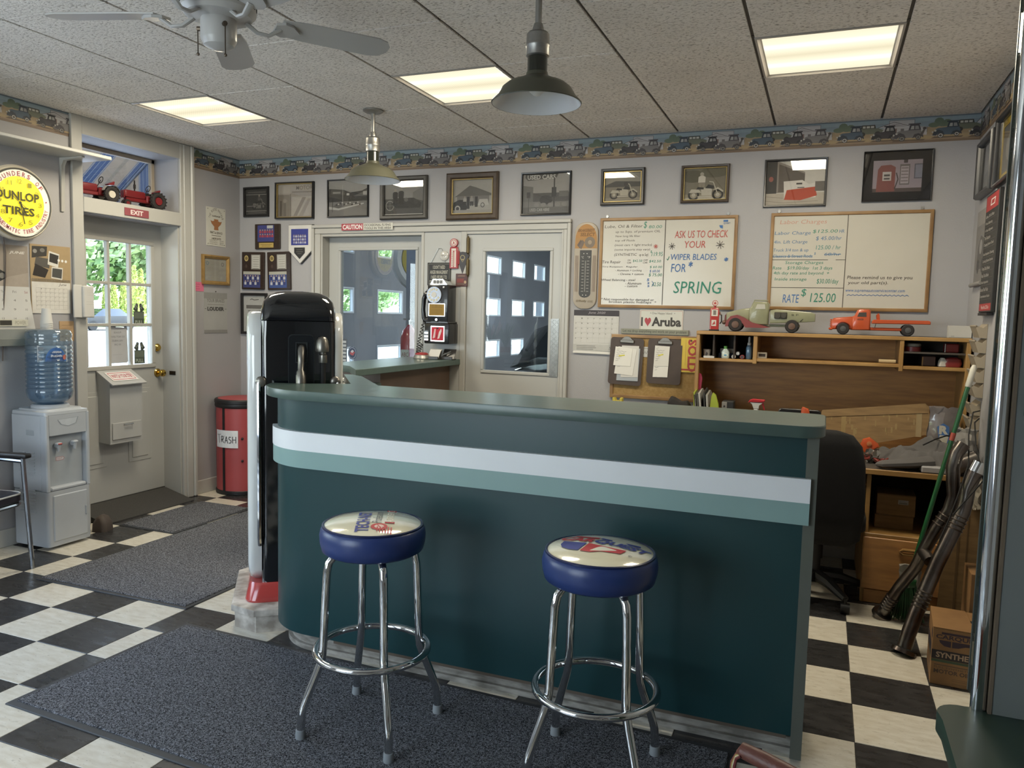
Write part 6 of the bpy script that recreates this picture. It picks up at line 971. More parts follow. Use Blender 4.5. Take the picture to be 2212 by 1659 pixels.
# ---- advertising thermometer
tm = bw('advert_thermometer', 'tall rounded brake parts advertising thermometer beside the oil price board', 'thermometer', -1.58, 1.85, .001)
tan = mat('thermo_tan', 'a59a8a', .4, var=.06); ob('plate', tan, tm, lambda b: b.prism(rrect(.085, .30, .07, 8), 0, -.012, 'xz', bev=.006))
art(tm, [('p', [(.5 + .46 * cos(pi * i / 12), .80 + .18 * sin(pi * i / 12)) for i in range(13)] + [(.03, .70), (.97, .70)][::1], 'a5773f'), ('r', .04, .70, .96, .82, 'a07845'), ('t', .14, .89, .86, .925, 'BRAKEBEST', '6d4c24', {'bold': .03, 'shear': .2}), ('t', .24, .84, .88, .88, 'SELECT', '6d4c24', {'bold': .03, 'shear': .2}), ('e', .66, .77, .22, .065, '75685a', 20), ('e', .66, .77, .08, .025, '9a8a74'), ('p', [(.12, .74), (.26, .80), (.36, .78), (.24, .70)], '5d5048'), ('p', [(.2, .72), (.34, .80), (.44, .77), (.3, .69)], '6b5d52')] + [('p', [(.5 + .25 * cos(a), .14 + .04 + .05 * sin(a)) for a in [pi + pi * i / 8 for i in range(9)]] + [(.75, .68), (.25, .68)], '3f3e3c'), ('r', .48, .2, .52, .56, '7d7b76')] + [('r', .34, .2 + .035 * k, .44, .208 + .035 * k, '8e8c86') for k in range(11)] + [('r', .56, .2 + .035 * k, .66, .208 + .035 * k, '8e8c86') for k in range(11)] + [('t', .32, .585, .42, .61, '°C', 'c9c6be'), ('t', .58, .585, .70, .61, '°F', 'c9c6be')] + [('e', a, v, .02, .005, 'dedbd2', 8) for a in (.42, .56) for v in (.16, .64)] + [('l', [(a, .2), (a, .62)], .002, '6b4a3c') for a in (.08, .13, .18, .82, .87, .92)] + [('t', .14, .075, .60, .105, "O'Reilly", '77694f', {'bold': .02, 'shear': .2}), ('t', .64, .075, .86, .10, 'AUTO PARTS', '77694f')], .17, .60, -.0122)
# ---- month calendar
mc = bw('month_calendar', 'white month calendar with a dark header under the advertising thermometer', 'calendar', -1.492, 1.40, .001); sheet(mc, .325, .285, z=.0, y=-.003)
art(mc, [('r', 0, .86, 1, 1, '3a3437'), ('t', .32, .90, .70, .965, 'June 2020', 'a9a2a4', {'shear': .25})] + grid(.03, .20, .97, .82, 7, 5, 'b0ada5', .0009, '55524d') + [('r', .0, .0, 1, .16, 'b5b3ad'), ('l', [(.08, .118), (.50, .118)], .004, '77746e'), ('l', [(.08, .078), (.52, .078)], .004, '77746e'), ('l', [(.08, .038), (.46, .038)], .004, '77746e'), ('t', .80, .05, .90, .12, 'Sn', '5f5d58', {'shear': .3})], .325, .285, -.0032); ob('curled_corner', paper, mc, lambda b: b.loops([[(-.16, y, z), (.16, y, z - .004), (.16, y - .001, z - .004), (-.16, y - .001, z)] for y, z in ((-.003, -.142), (-.010, -.152), (-.012, -.160))]))
# ---- novelty plate and wooden sign
ar = bw('novelty_plate', 'white licence style plate with a red heart under the oil price board', 'sign', -1.036, 1.485, .001); box('plate', ws, ar, -.148, -.003, -.07, .148, 0, .07, b=.001)
hrt = [(.19 + .075 * (16 * sin(t) ** 3) / 16, .42 + .20 * (13 * cos(t) - 5 * cos(2 * t) - 2 * cos(3 * t) - cos(4 * t)) / 13) for t in [2 * pi * i / 28 for i in range(28)]]
art(ar, [('l', [(.02, .0), (.02, .94), (.98, .94), (.98, .0)], .002, 'a5625a'), ('t', .28, .74, .74, .88, 'One Happy Island', '6b655f', {'bold': .01}), ('t', .035, .19, .075, .62, 'I', '403c38', {'bold': .04}), ('p', hrt, 'a8434a'), ('t', .28, .19, .955, .64, 'Aruba', '403c38', {'bold': .04}), ('e', .25, .83, .012, .02, '7d7a74', 8), ('e', .80, .83, .012, .02, '7d7a74', 8)], .296, .14, -.003)
sg = bw('wooden_sign', 'narrow grey green wooden sign about dropping everything, above the cork board', 'sign', -1.078, 1.403, .001); box('board', mat('sign_sage', '8b8b7c', .6, var=.12, vs=10), sg, -.231, -.016, -.018, .231, 0, .018, b=.002); art(sg, [('t', .03, .2, .97, .85, 'Let me drop everything and work on your problem', '4a4a40', {'bold': .01})], .462, .036, -.016)
# ---- cork board with what hangs on it
cork = mat('cork', 'a58757', .9, col2='967848', vs=60, det=5, bump=.2, bs=120)
cb = bw('cork_board', 'cork board in an oak frame beside the desk hutch', 'notice board', -1.074, 1.16, .001); box('cork_panel', cork, cb, -.29, -.010, -.21, .29, 0, .21); ob('frame', oak, cb, lambda b: b.frame(.60, .44, [(0, 0), (0, -.016), (.004, -.018), (.02, -.018), (.024, -.014), (.024, -.008)]))
hard_ = mat('hardboard_brown', '4d4038', .55, var=.15, vs=12)
def clipboard(label, x, z, w, h, rot, pages):
    t = thing('clipboard', label, 'clipboard', (x, YB - .024, z), 0, 'clipboards hung on the cork board'); t.rotation_euler[1] = rad(rot); t.rotation_euler[0] = rad(-1.5)
    ob('board', hard_, t, lambda b: b.prism(rrect(w / 2, h / 2, .02), 0, -.003, 'xz')); ob('clip', mat('dull_clip', '6e685f', .35, .8), t, lambda b: (b.box(-.05, -.014, h / 2 - .036, .05, -.003, h / 2 - .012, b=.004), b.prism([(-.04, h / 2 - .016), (-.022, h / 2 + .004), (-.008, h / 2 + .010), (.008, h / 2 + .010), (.022, h / 2 + .004), (.04, h / 2 - .016)], -.004, -.013, 'xz', bev=.002)))
    for k, (px, pz, pw, ph_, pr, col) in enumerate(pages):
        b = MB(); b.M = Matrix.Translation((px, -.0045 - .002 * (len(pages) - k), pz)) @ Matrix.Rotation(rad(pr), 4, 'Y'); b.prism([(-pw / 2, -ph_ / 2), (pw / 2, -ph_ / 2 + .006), (pw / 2, ph_ / 2), (-pw / 2, ph_ / 2)], 0, -.0012, 'xz'); p = b.build('page', mat('page_' + col, col, .8, var=.03), t)
        art(p, [('l', [(.1 + .08 * i, .86 - .1 * r + .02 * ((i * 7 + r) % 3)) for i in range(3 + (r * 5) % 6)], .0016, '6b6862') for r in range(7)] + ([('l', [(.25, .52), (.6, .60)], .008, 'd2c840')] if k == 0 else []), pw, ph_, -.0013, M=b.M)
    return t
clipboard('brown clipboard stuffed with loose curling notes, nearer the calendar', -1.265, 1.195, .232, .325, 2.2, [(-.02, .03, .12, .13, 3, 'e0ddd5'), (.0, -.0, .13, .19, 5, 'dcd9d2'), (.03, .0, .12, .22, -2, 'cfccc6'), (.02, -.02, .15, .23, 0, 'a9afb5')])
clipboard('brown clipboard with one narrow receipt and notes, nearer the yellow sold card', -1.0, 1.205, .232, .305, 1.0, [(-.018, .035, .10, .14, 1, 'd9d6ce'), (-.02, -.02, .10, .18, 1, 'dfdcd5')])
sc2 = thing('white_note', 'small white note pinned between the two clipboards', 'note', (-1.135, YB - .013, 1.265)); box('sheet', paper, sc2, -.035, -.002, -.035, .035, 0, .035); art(sc2, [('l', [(.35, .85), (.8, .85)], .003, '7a766e'), ('l', [(.2, .3), (.28, .58), (.36, .3), (.5, .55), (.6, .3), (.72, .56), (.84, .34)], .002, '6b6760')], .07, .07, -.002)
so = thing('sold_card', 'yellow sold card with red lettering hung at the edge of the cork board', 'sign', (-.838, YB - .022, 1.255)); box('card', mat('sold_yellow', 'd2b74c', .6), so, -.055, -.002, -.115, .055, 0, .115); art(so, [('t', -.28, .35, 1.70, .62, 'SOLD', 'a8413a', {'rot': -pi / 2, 'bold': .04}), ('l', [(.3, .2), (.3, .95)], .0015, '8c5a34'), ('l', [(.45, .2), (.45, .8)], .0015, '8c5a34'), ('r', .08, .05, 1, .10, 'a8413a'), ('e', .62, .92, .06, .03, '4a3a24')], .11, .23, -.002)
# ================================================================ desk with hutch in the far corner
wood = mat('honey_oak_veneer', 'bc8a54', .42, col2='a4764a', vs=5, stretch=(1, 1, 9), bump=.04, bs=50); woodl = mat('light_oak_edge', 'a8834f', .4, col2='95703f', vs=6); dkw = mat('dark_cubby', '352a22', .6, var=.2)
dk = thing('hutch_desk', 'oak veneer computer desk with tall hutch in the far corner', 'desk', (0, 0, 0))
deskt = mat('grey_desk_surface', '55504b', .45, var=.1, vs=8)
def P(name, m, *a, b=.003, par=None): return box(name, m, par or dk, *a, b=b)
P('desk_top', deskt, -.745, 4.50, .703, .765, 5.295, .728); P('front_edge', woodl, -.745, 4.487, .700, .765, 4.502, .729)
P('side_panel', woodl, .250, 4.515, .0, .272, 5.28, .702); P('side_panel', woodl, .745, 4.515, .0, .765, 5.28, .702); P('side_panel', woodl, -.745, 4.515, 0, -.722, 5.28, .702)
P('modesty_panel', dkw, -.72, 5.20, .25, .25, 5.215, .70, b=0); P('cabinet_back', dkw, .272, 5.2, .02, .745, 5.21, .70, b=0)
P('cabinet_shelf', woodl, .255, 4.505, .362, .755, 5.2, .382); P('plinth', wood, .262, 4.515, .0, .745, 4.53, .075)
dr = P('cabinet_door', wood, .252, 4.497, .080, .757, 4.515, .362, b=.004); ob('door_pull', woodl, dr, lambda b: b.tube([(.43, 4.49, .305), (.44, 4.478, .318), (.57, 4.478, .318), (.58, 4.49, .305), (.57, 4.482, .293), (.44, 4.482, .293)], .008, 8, True))
P('keyboard_runner', woodl, .16, 4.52, .63, .25, 5.0, .645)
HX0, HX1, HY, HZ = -.745, .760, 4.965, 1.425
P('hutch_top', woodl, HX0, HY - .005, HZ - .022, HX1, 5.30, HZ); P('hutch_top_face', deskt, HX0 + .01, HY + .02, HZ - .001, HX1 - .01, 5.295, HZ + .0008, b=0)
P('hutch_side', woodl, HX0, HY, .728, HX0 + .022, 5.30, HZ - .02); P('hutch_side', woodl, HX1 - .024, HY, .728, HX1 - .001, 5.30, HZ - .02); P('hutch_back', wood, HX0 + .02, 5.27, .728, HX1 - .02, 5.285, HZ - .02, b=0)
P('hutch_shelf', woodl, HX0 + .02, HY + .005, 1.238, -.385, 5.27, 1.256); P('hutch_shelf', woodl, -.385, HY + .008, 1.246, .408, 5.27, 1.266); P('hutch_shelf', woodl, .408, HY + .005, 1.238, HX1 - .02, 5.27, 1.258)
P('hutch_divider', woodl, -.402, HY, 1.232, -.378, 5.27, HZ - .02); P('hutch_divider', woodl, .402, HY, 1.225, .424, 5.27, HZ - .02)
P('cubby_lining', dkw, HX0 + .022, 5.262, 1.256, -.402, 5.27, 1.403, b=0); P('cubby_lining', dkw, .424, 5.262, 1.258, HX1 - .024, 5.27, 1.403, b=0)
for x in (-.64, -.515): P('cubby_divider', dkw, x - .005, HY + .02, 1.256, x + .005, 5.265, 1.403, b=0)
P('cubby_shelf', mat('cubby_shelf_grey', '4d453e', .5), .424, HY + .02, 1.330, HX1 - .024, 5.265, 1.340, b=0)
# ---- toys on the hutch
TZ = HZ + .001
tg = mat('toy_sage_green', '8f8f72', .35, var=.15, vs=14, coat=.3); trd = mat('toy_faded_red', '7c332e', .4, var=.15); tor = mat('toy_orange', 'b9512c', .3, var=.10, coat=.4); thub = mat('toy_hub_brown', '6b5346', .5, .4)
def wheel_y(b, x, y, r, w): b.tube([(x, y - w, r), (x, y - w * .6, r), (x, y + w * .6, r), (x, y + w, r)], [r * .86, r, r, r * .86], 24)
tr = thing('toy_truck', 'old sage green and red toy tow truck on the hutch', 'toy', (-.585, 5.115, TZ), 0, 'toys on top of the hutch')
ob('hood', tg, tr, lambda b: b.prism([(.0, .05), (.0, .112), (.02, .122), (.10, .142), (.155, .150), (.155, .045)], -.035, .035, 'xz', bev=.012, both=True), 50)
ob('cab', tg, tr, lambda b: (b.prism([(.140, .045), (.140, .145), (.150, .152), (.168, .188), (.245, .188), (.255, .175), (.255, .045)], -.052, .052, 'xz', bev=.010, both=True),), 50)
ob('cab_window', mat('toy_window_pale', 'b3b0a4', .4), tr, lambda b: b.prism([(.175, .142), (.187, .172), (.232, .172), (.236, .142)], -.0535, -.0515, 'xz')); ob('windscreen_post', tg, tr, lambda b: b.tube([(.150, -.045, .145), (.170, -.045, .196), (.25, -.045, .194)], .004, 6))
for s in (-1, 1):
    ob('fender', trd, tr, lambda b: b.loops([[(.062 + x, s * y, z) for x, z in [(-.062, .03), (-.058, .062), (-.03, .095), (.01, .104), (.05, .088), (.10, .058), (.17, .040), (.205, .030), (.17, .026), (.06, .026), (.045, .05), (.0, .075), (-.035, .06), (-.045, .03)]] for y in (.030, .064)]), 50)
    for x, r in ((.062, .043), (.395, .040)):
        w = ob('wheel', tyre, tr, lambda b: wheel_y(b, x, s * .055, r, .013)); ob('hub', thub, w, lambda b: b.tube([(x, s * .05, r), (x, s * .071, r), (x, s * .073, r)], [r * .55, r * .5, r * .15], 16))
    ob('headlight', thub, tr, lambda b: b.sphere((-.008, s * .045, .055), .014, 10))
ob('grille', trd, tr, lambda b: b.prism([(-.012, .045), (-.008, .10), (.004, .112), (.008, .045)], -.022, .022, 'xz', bev=.004, both=True))
ob('chassis', tg, tr, lambda b: b.box(.10, -.03, .035, .44, .03, .05, b=.004)); ob('bed', tg, tr, lambda b: b.prism([(.265, .055), (.265, .135), (.30, .142), (.50, .128), (.525, .118), (.525, .072), (.46, .066), (.36, .060)], -.05, .05, 'xz', bev=.006, both=True))
ob('winch', mat('toy_winch_dark', '4a463c', .5, .4), tr, lambda b: (b.box(.29, -.056, .085, .365, -.049, .125, b=.003), b.cyl((.31, -.052, .105), (.31, -.062, .105), .018, n=12), b.cyl((.345, -.052, .105), (.345, -.062, .105), .016, n=12))); ob('tow_cable', tyre, tr, lambda b: b.tube([(.50, -.03, .125), (.44, -.056, .07)], .002, 5)); art(tr, [('t', .1, .1, .4, .9, 'B', '55533f'), ('t', .6, .1, .9, .9, 'F', '55533f')], .05, .014, -.0515, cx=.41, cz=.11)
to = thing('toy_truck', 'orange toy flatbed truck on the hutch, nearer the white box', 'toy', (.03, 5.115, TZ), 0, 'toys on top of the hutch')
ob('hood', tor, to, lambda b: b.prism([(.0, .03), (.0, .078), (.012, .096), (.03, .100), (.13, .110), (.135, .03)], -.045, .045, 'xz', bev=.012, both=True), 50)
ob('cab', tor, to, lambda b: b.prism([(.115, .028), (.115, .108), (.128, .114), (.142, .146), (.152, .152), (.205, .152), (.214, .144), (.216, .028)], -.052, .052, 'xz', bev=.010, both=True), 50)
ob('cab_window', mat('toy_window_dark', '4b4541', .3), to, lambda b: b.prism([(.142, .108), (.150, .132), (.190, .134), (.192, .108)], -.0535, -.0515, 'xz')); ob('flatbed', tor, to, lambda b: (b.prism([(.222, .068), (.222, .082), (.232, .092), (.52, .092), (.53, .086), (.53, .070)], -.058, .058, 'xz', bev=.004, both=True), b.box(.20, -.03, .028, .43, .03, .046, b=.004), b.prism([(.25, .09), (.245, .118), (.258, .132), (.265, .118), (.268, .09)], -.01, .01, 'xz', bev=.002, both=True)))
ob('bumper', tor, to, lambda b: (b.box(-.012, -.046, .025, .012, .046, .040, b=.005), *[b.box(-.006, -.03, .046 + .012 * k, .004, .03, .054 + .012 * k, b=.002) for k in range(4)]))
for s in (-1, 1):
    ob('fender', tor, to, lambda b: b.loops([[(.068 + .042 * cos(a), s * y, .033 + .042 * sin(a)) for a in [pi * i / 10 for i in range(11)]] for y in (.03, .058)], False, False, False))
    for x, r in ((.068, .034), (.415, .034)):
        w = ob('wheel', tyre, to, lambda b: wheel_y(b, x, s * .052, r, .012)); ob('hub', MATS['dark_slot'], w, lambda b: b.tube([(x, s * .05, r), (x, s * .066, r), (x, s * .069, r)], [r * .55, r * .48, r * .15], 16))
art(to, [('r', 0, 0, 1, 1, '6b3524'), ('l', [(.12, .5), (.88, .5)], .002, 'b9512c')], .032, .009, -.0525, cx=.160, cz=.092)
ob('axle_strut', tyre, to, lambda b: b.tube([(.245, -.04, .068), (.24, -.04, .046)], .0015, 5))
gt = thing('toy_petrol_pump', 'small red toy petrol pump with round globe on the hutch', 'toy', (-.655, 5.08, TZ), 10, 'toys on top of the hutch')
tpr = mat('toy_pump_red', 'a83c3a', .25, coat=.5, var=.08)
ob('body', tpr, gt, lambda b: b.loft([(.008, .028, .024, .006), (.13, .028, .024, .006), (.142, .024, .02, .008), (.146, .012, .012, .008)])); ob('base', tyre, gt, lambda b: b.loft([(0, .030, .026, .006), (.009, .030, .026, .006)])); ob('globe', tpr, gt, lambda b: b.cyl((0, -.010, .174), (0, .010, .174), .018, n=20)); ob('neck', tpr, gt, lambda b: b.cyl((0, 0, .144), (0, 0, .158), .008, n=10))
art(gt, [('e', .5, .5, .5, .5, 'cfc3b8', 20), ('p', [(.5, .9), (.62, .6), (.9, .6), (.68, .42), (.76, .12), (.5, .3), (.24, .12), (.32, .42), (.1, .6), (.38, .6)], 'a83c3a')], .030, .030, -.0104, cz=.174); art(gt, [('r', .1, .62, .85, .96, 'cdc8bf'), ('r', .3, .68, .65, .92, '77726b'), ('r', .14, .1, .7, .42, 'cdc8bf'), ('p', [(.2, .15), (.5, .38), (.6, .2)], 'a83c3a')], .052, .12, -.0242, 'front_print', cz=.078)
ob('hose', tyre, gt, lambda b: b.tube([(.03, 0, .11), (.042, -.005, .10), (.044, -.005, .06), (.034, -.004, .045)], .004, 6)); ob('nozzle', thub, gt, lambda b: b.tube([(.03, -.004, .12), (.036, -.01, .10)], .005, 6))
wbx = thing('carton', 'small white carton with a barcode at the end of the hutch top', 'box', (.712, 5.10, TZ), 4); box('carton_body', mat('white_carton', 'c6c2ba', .6), wbx, -.056, -.035, 0, .056, .035, .068, b=.001); art(wbx, [('l', [(.06, .62), (.22, .62)], .003, '8e8a84'), ('l', [(.06, .45), (.4, .45)], .001, '8e8a84'), ('l', [(.06, .36), (.4, .36)], .001, '8e8a84'), ('l', [(.06, .27), (.34, .27)], .001, '8e8a84')] + [('r', .62 + .022 * k, .16, .62 + .022 * k + (.012 if k % 3 else .017), .5, '45413c') for k in range(11)], .112, .068, -.0352); box('open_flap', MATS['white_carton'], wbx, -.062, -.035, .0, -.056, -.0, .068)
# ---- things in the hutch cubbies
SZ = 1.257
hb = thing('hand_sanitizer', 'small clear bottle with a green cap in the hutch cubby', 'bottle', (-.572, 5.03, SZ)); ob('bottle', mat('milky_clear', 'b5c0bb', .15, coat=.5), hb, lambda b: b.loft([(0, .022, .013, .01), (.005, .024, .015, .012), (.04, .024, .015, .012), (.055, .014, .012, .011), (.06, .010, .010, .009)])); ob('cap', mat('cap_green', '5f9a4c', .4), hb, lambda b: b.cyl((0, 0, .058), (0, 0, .076), .011, n=14)); art(hb, [('e', .5, .5, .5, .42, 'c9d4cb', 16), ('e', .55, .42, .28, .2, '5f8fae', 14)], .034, .03, -.0155, cz=.022)
bx = thing('card_box', 'small blue and white box behind the green capped bottle', 'box', (-.572, 5.11, SZ)); box('box_body', mat('box_blue', '35466b', .5), bx, -.05, -.02, 0, .05, .02, .03); box('box_top', MATS['white_carton'], bx, -.04, -.018, .03, .04, .018, .058)
sb = thing('spray_bottle', 'slim blue pump spray bottle at the cubby end', 'bottle', (-.432, 5.04, SZ)); ob('bottle', mat('blue_liquid', '54718c', .15, coat=.6), sb, lambda b: b.lathe([(.016, 0), (.0185, .004), (.0185, .07), (.014, .082), (.009, .088)], 18)); ob('pump_cap', mat('cap_white', 'c0bfba', .4), sb, lambda b: b.lathe([(.011, .086), (.011, .10), (.007, .104), (.007, .132), (.004, .138)], 14))
for k, (x, z, c, lb) in enumerate(((-.518, .013, 'c9c6c0', 'white rimmed pill can lying lowest of the cubby trio'), (-.492, .034, '3a3634', 'dark rimmed can resting on top of the cubby trio'), (-.468, .013, '8c3330', 'red rimmed can lying beside the blue spray bottle'))):
    t = thing('small_can', lb, 'can', (x if k != 1 else -.494, 5.02, SZ), 0, 'small cans in the hutch cubby'); ob('can', mat('can_' + c, c, .4), t, lambda b: b.cyl((0, -.02, z), (0, .02, z), .0128, n=16)); ob('lid', MATS['cap_white'] if k < 2 else mat('can_3a3634', '3a3634', .4), t, lambda b: b.cyl((0, -.0212, z), (0, -.02, z), .0095, n=14))
jr = thing('paper_cup', 'printed paper cup in the first hutch cubby', 'cup', (-.685, 5.04, SZ)); ob('cup', mat('cup_grey', 'a39a92', .6), jr, lambda b: b.lathe([(.019, 0), (.024, .05), (.0255, .052), (.023, .05), (.018, .003)], 18)); art(jr, [('p', [(.2, .2), (.5, .9), (.8, .5), (.6, .1)], '3b3532')], .03, .03, -.024, cz=.026)
pd = thing('note_pad', 'white pad lying at the front of the first hutch cubby', 'pad', (-.665, 5.0, SZ), 6); box('pages', paper, pd, -.035, -.02, 0, .03, .06, .012)
fr_ = thing('photo_stand', 'tiny beige photo stand standing on the middle hutch shelf', 'frame', (-.352, 5.02, 1.267)); b = MB(); b.M = Matrix.Translation((0, 0, .018)); b.frame(.058, .036, [(0, .004), (0, -.004), (.009, -.004), (.009, .003)]); b.build('frame', mat('beige_plastic', 'a69a88', .5), fr_); box('window', dkw, fr_, -.021, .001, .008, .021, .003, .028)
rl = thing('paper_roll', 'rolled pale paper tube lying on the middle hutch shelf', 'paper roll', (.345, 5.03, 1.267 + .011), -4); ob('tube', mat('manila', 'b59f78', .7), rl, lambda b: b.cyl((-.045, 0, 0), (.045, 0, 0), .011, n=14)); ob('tube_end', dkw, rl, lambda b: b.cyl((-.0455, 0, 0), (-.0452, 0, 0), .007, n=12))
tpp = thing('tape_roll', 'flat pale tape roll on the upper cubby shelf', 'tape', (.475, 5.06, 1.341)); ob('roll', mat('tape_grey', '8a867c', .5), tpp, lambda b: b.tube([(.035 * cos(2 * pi * i / 24), .035 * sin(2 * pi * i / 24), .036) for i in range(24)], .010, 8, True)); ob('stand', mat('toy_red_tin', '7c2c2a', .4), tpp, lambda b: b.cyl((0, 0, 0), (0, 0, .026), .045, n=20))
rt = thing('red_tin', 'square red tin on the upper cubby shelf', 'tin', (.672, 5.06, 1.341), 6); ob('tin', MATS['toy_red_tin'], rt, lambda b: b.box(-.035, -.03, 0, .035, .03, .05, b=.006)); ob('lid_edge', chrome, rt, lambda b: b.box(-.040, -.032, .0, -.034, -.02, .05, b=.002))
rc2 = thing('wrapped_bundle', 'red bundle with a white wrapped end on the lower cubby shelf', 'bundle', (.665, 5.05, 1.2595), 3); ob('bundle', MATS['toy_red_tin'], rc2, lambda b: b.loft([(0, .04, .03, .015, .015), (.02, .048, .034, .02, .015), (.045, .042, .03, .02, .015), (.055, .02, .02, .01, .02)])); ob('wrapper', MATS['white_carton'], rc2, lambda b: b.loft([(.002, .02, .028, .01, -.035), (.03, .022, .032, .012, -.03), (.05, .008, .02, .006, -.035)]))
bx2 = thing('brown_tin', 'dim brown box on the lower cubby shelf', 'box', (.565, 5.10, 1.2595)); box('box_body', mat('dim_brown', '4d3328', .5), bx2, -.035, -.03, 0, .035, .03, .055, b=.003); box('tab', woodl, bx2, -.036, -.031, 0, -.030, -.02, .05)
# ---- things seen over the counter edge on the desk
DZ = .7285
FO = 'upright folders in the desk rack'
for k, (x, w, h, c, tilt, lb) in enumerate(((-.712, .004, .335, '9aa63a', -3, 'lime green folder standing at the hutch side'), (-.694, .004, .325, '8f8c84', -6, 'grey folder second from the hutch side'), (-.678, .006, .33, '4c4a45', -6, 'dark folder third from the hutch side'), (-.660, .005, .335, 'b9b6ad', -7, 'pale folder with a worn edge fourth from the hutch side'), (-.642, .004, .34, '3e3d3a', -5, 'thin black folder fifth from the hutch side'), (-.625, .006, .325, 'a5a299', -5, 'pale grey folder next to the lime vest'))):
    t = thing('folder', lb, 'folder', (x, 4.86, DZ + .002), (0, tilt, 0), FO); ob('cover', mat('folder_' + c, c, .5), t, lambda b: b.prism([(0, 0), (.22, 0), (.22, h - .03), (.15, h), (0, h - .02)], -w, w, 'yz'))
vs_ = thing('lime_packet', 'lime green packet with black print standing beside the folders', 'packet', (-.585, 4.87, DZ), (0, -4, 0)); ob('packet', mat('lime_packet', 'a3b03c', .5, var=.1), vs_, lambda b: b.prism([(-.032, 0), (.024, 0), (.022, .25), (.008, .31), (-.008, .325), (-.02, .30), (-.034, .22)], 0, .02, 'xz', bev=.004, both=True)); art(vs_, [('p', [(.2, .55), (.35, .66), (.5, .58), (.7, .66), (.8, .56), (.55, .52)], '2d2f22'), ('p', [(.3, .3), (.8, .45), (.7, .2), (.3, .15)], '2d2f22')], .056, .325, 0, cz=.1625)
bk = thing('desk_speaker', 'dark desk speaker with a pale face beside the lime packet', 'speaker', (-.525, 4.9, DZ)); box('cabinet', mat('speaker_dark', '2b2a29', .5), bk, -.035, -.03, 0, .035, .06, .275, b=.004); box('face', mat('speaker_face', '85817a', .5), bk, -.035, -.036, .15, -.004, -.03, .27, b=.002); ob('drivers', MATS['speaker_dark'], bk, lambda b: (b.sphere((-.02, -.036, .245), .006, 8), b.prism([(-.03, .205), (-.012, .205), (-.02, .225)], -.036, -.0375, 'xz')))
sp_ = thing('trigger_spray', 'spray bottle with a red trigger head showing above the counter', 'bottle', (-.335, 4.55, DZ)); ob('bottle', mat('white_bottle', 'c9c7c2', .35), sp_, lambda b: b.loft([(0, .04, .028, .02), (.18, .04, .028, .02), (.235, .018, .018, .016), (.275, .013, .013, .012)])); ob('trigger_body', MATS['white_bottle'], sp_, lambda b: b.prism([(-.014, .275), (.014, .275), (.016, .295), (.034, .310), (-.036, .312), (-.024, .300)], -.012, .012, 'xz', bev=.003, both=True)); ob('trigger_cap', mat('trigger_red', 'b0282f', .35), sp_, lambda b: (b.prism([(-.046, .306), (-.038, .322), (-.02, .330), (.046, .328), (.044, .318), (.02, .312), (-.034, .311)], -.014, .014, 'xz', bev=.004, both=True), b.prism([(.026, .312), (.042, .27), (.046, .272), (.036, .314)], -.006, .006, 'xz')))
lp = thing('laptop', 'dark flat screen edge standing on the desk behind the counter', 'monitor', (-.11, 4.72, DZ)); ob('screen', mat('screen_black', '1b1a1a', .35), lp, lambda b: (b.prism(rrect(.115, .115, .02, 4, 0, .155), -.012, .012, 'xz', bev=.004, both=True))); ob('foot', MATS['screen_black'], lp, lambda b: (b.box(-.07, -.06, 0, .07, .06, .012, b=.004), b.box(-.015, -.01, .01, .015, .01, .06)))
oh = thing('orange_grip', 'orange plastic grip poking up over the counter end', 'tool', (-.078, 4.62, DZ)); ob('grip', mat('safety_orange', 'c4562c', .4, var=.1), oh, lambda b: b.prism([(-.02, 0), (.02, 0), (.022, .27), (.016, .285), (-.016, .295), (-.022, .28)], -.012, .012, 'xz', bev=.005, both=True))
yl = thing('yellow_holder', 'yellow plastic u shaped holder showing above the counter', 'holder', (-1.205, 4.86, 0)); ym = mat('bright_yellow', 'c9b84a', .4); ob('holder', ym, yl, lambda b: b.prism([(-.03, .90), (.03, .90), (.032, .985), (.02, .987), (.012, .968), (-.012, .968), (-.02, .987), (-.032, .985)], -.02, .02, 'xz', bev=.003, both=True)); ob('hole', mat('yellow_shadow', '857626', .5), yl, lambda b: b.cyl((0, -.0205, .95), (0, -.0195, .95), .008, n=12))
fd = thing('filing_cabinet', 'low grey cabinet behind the counter carrying the yellow holder and black hat', 'cabinet', (-1.0, 4.93, 0)); cabm = mat('cabinet_grey', '77736c', .5); box('body', cabm, fd, -.25, -.22, 0, .22, .33, .90, b=.004); box('drawer', cabm, fd, -.24, -.235, .47, .21, -.22, .88, b=.003); box('drawer', cabm, fd, -.24, -.235, .04, .21, -.22, .45, b=.003)
bc = thing('fabric_hat', 'crumpled black fabric hat behind the counter below the cork board', 'hat', (-.83, 4.95, .901)); ob('fabric', mat('black_fabric', '2a2725', .9, bump=.2, bs=40), bc, lambda b: b.prism([(-.075, 0), (-.07, .07), (-.052, .105), (-.028, .098), (.01, .075), (.05, .082), (.075, .045), (.078, 0)], -.05, .05, 'xz', bev=.025, both=True), 60)
rbk = thing('red_booklet', 'red and white booklet lying flat beside the black hat', 'book', (-.935, 4.9, .901), 10); box('pages', paper, rbk, -.05, -.05, .006, .04, .05, .036, b=.002); box('cover', mat('booklet_red', '7c2b2c', .4), rbk, -.052, -.052, .036, .042, .05, .042, b=.001); box('back_cover', mat('booklet_red', '7c2b2c'), rbk, -.052, -.052, 0, .042, .05, .006)
pdl = thing('pink_paddle', 'rounded red pink paddle standing by the hutch side', 'paddle', (-.722, 5.0, DZ)); ob('paddle', mat('paddle_pink', 'a8324e', .4), pdl, lambda b: b.prism([(-.006, 0), (.012, 0), (.016, .34), (.02, .40), (.012, .425), (-.002, .43), (-.012, .415), (-.014, .37), (-.01, .34)], -.005, .005, 'xz', bev=.002, both=True))
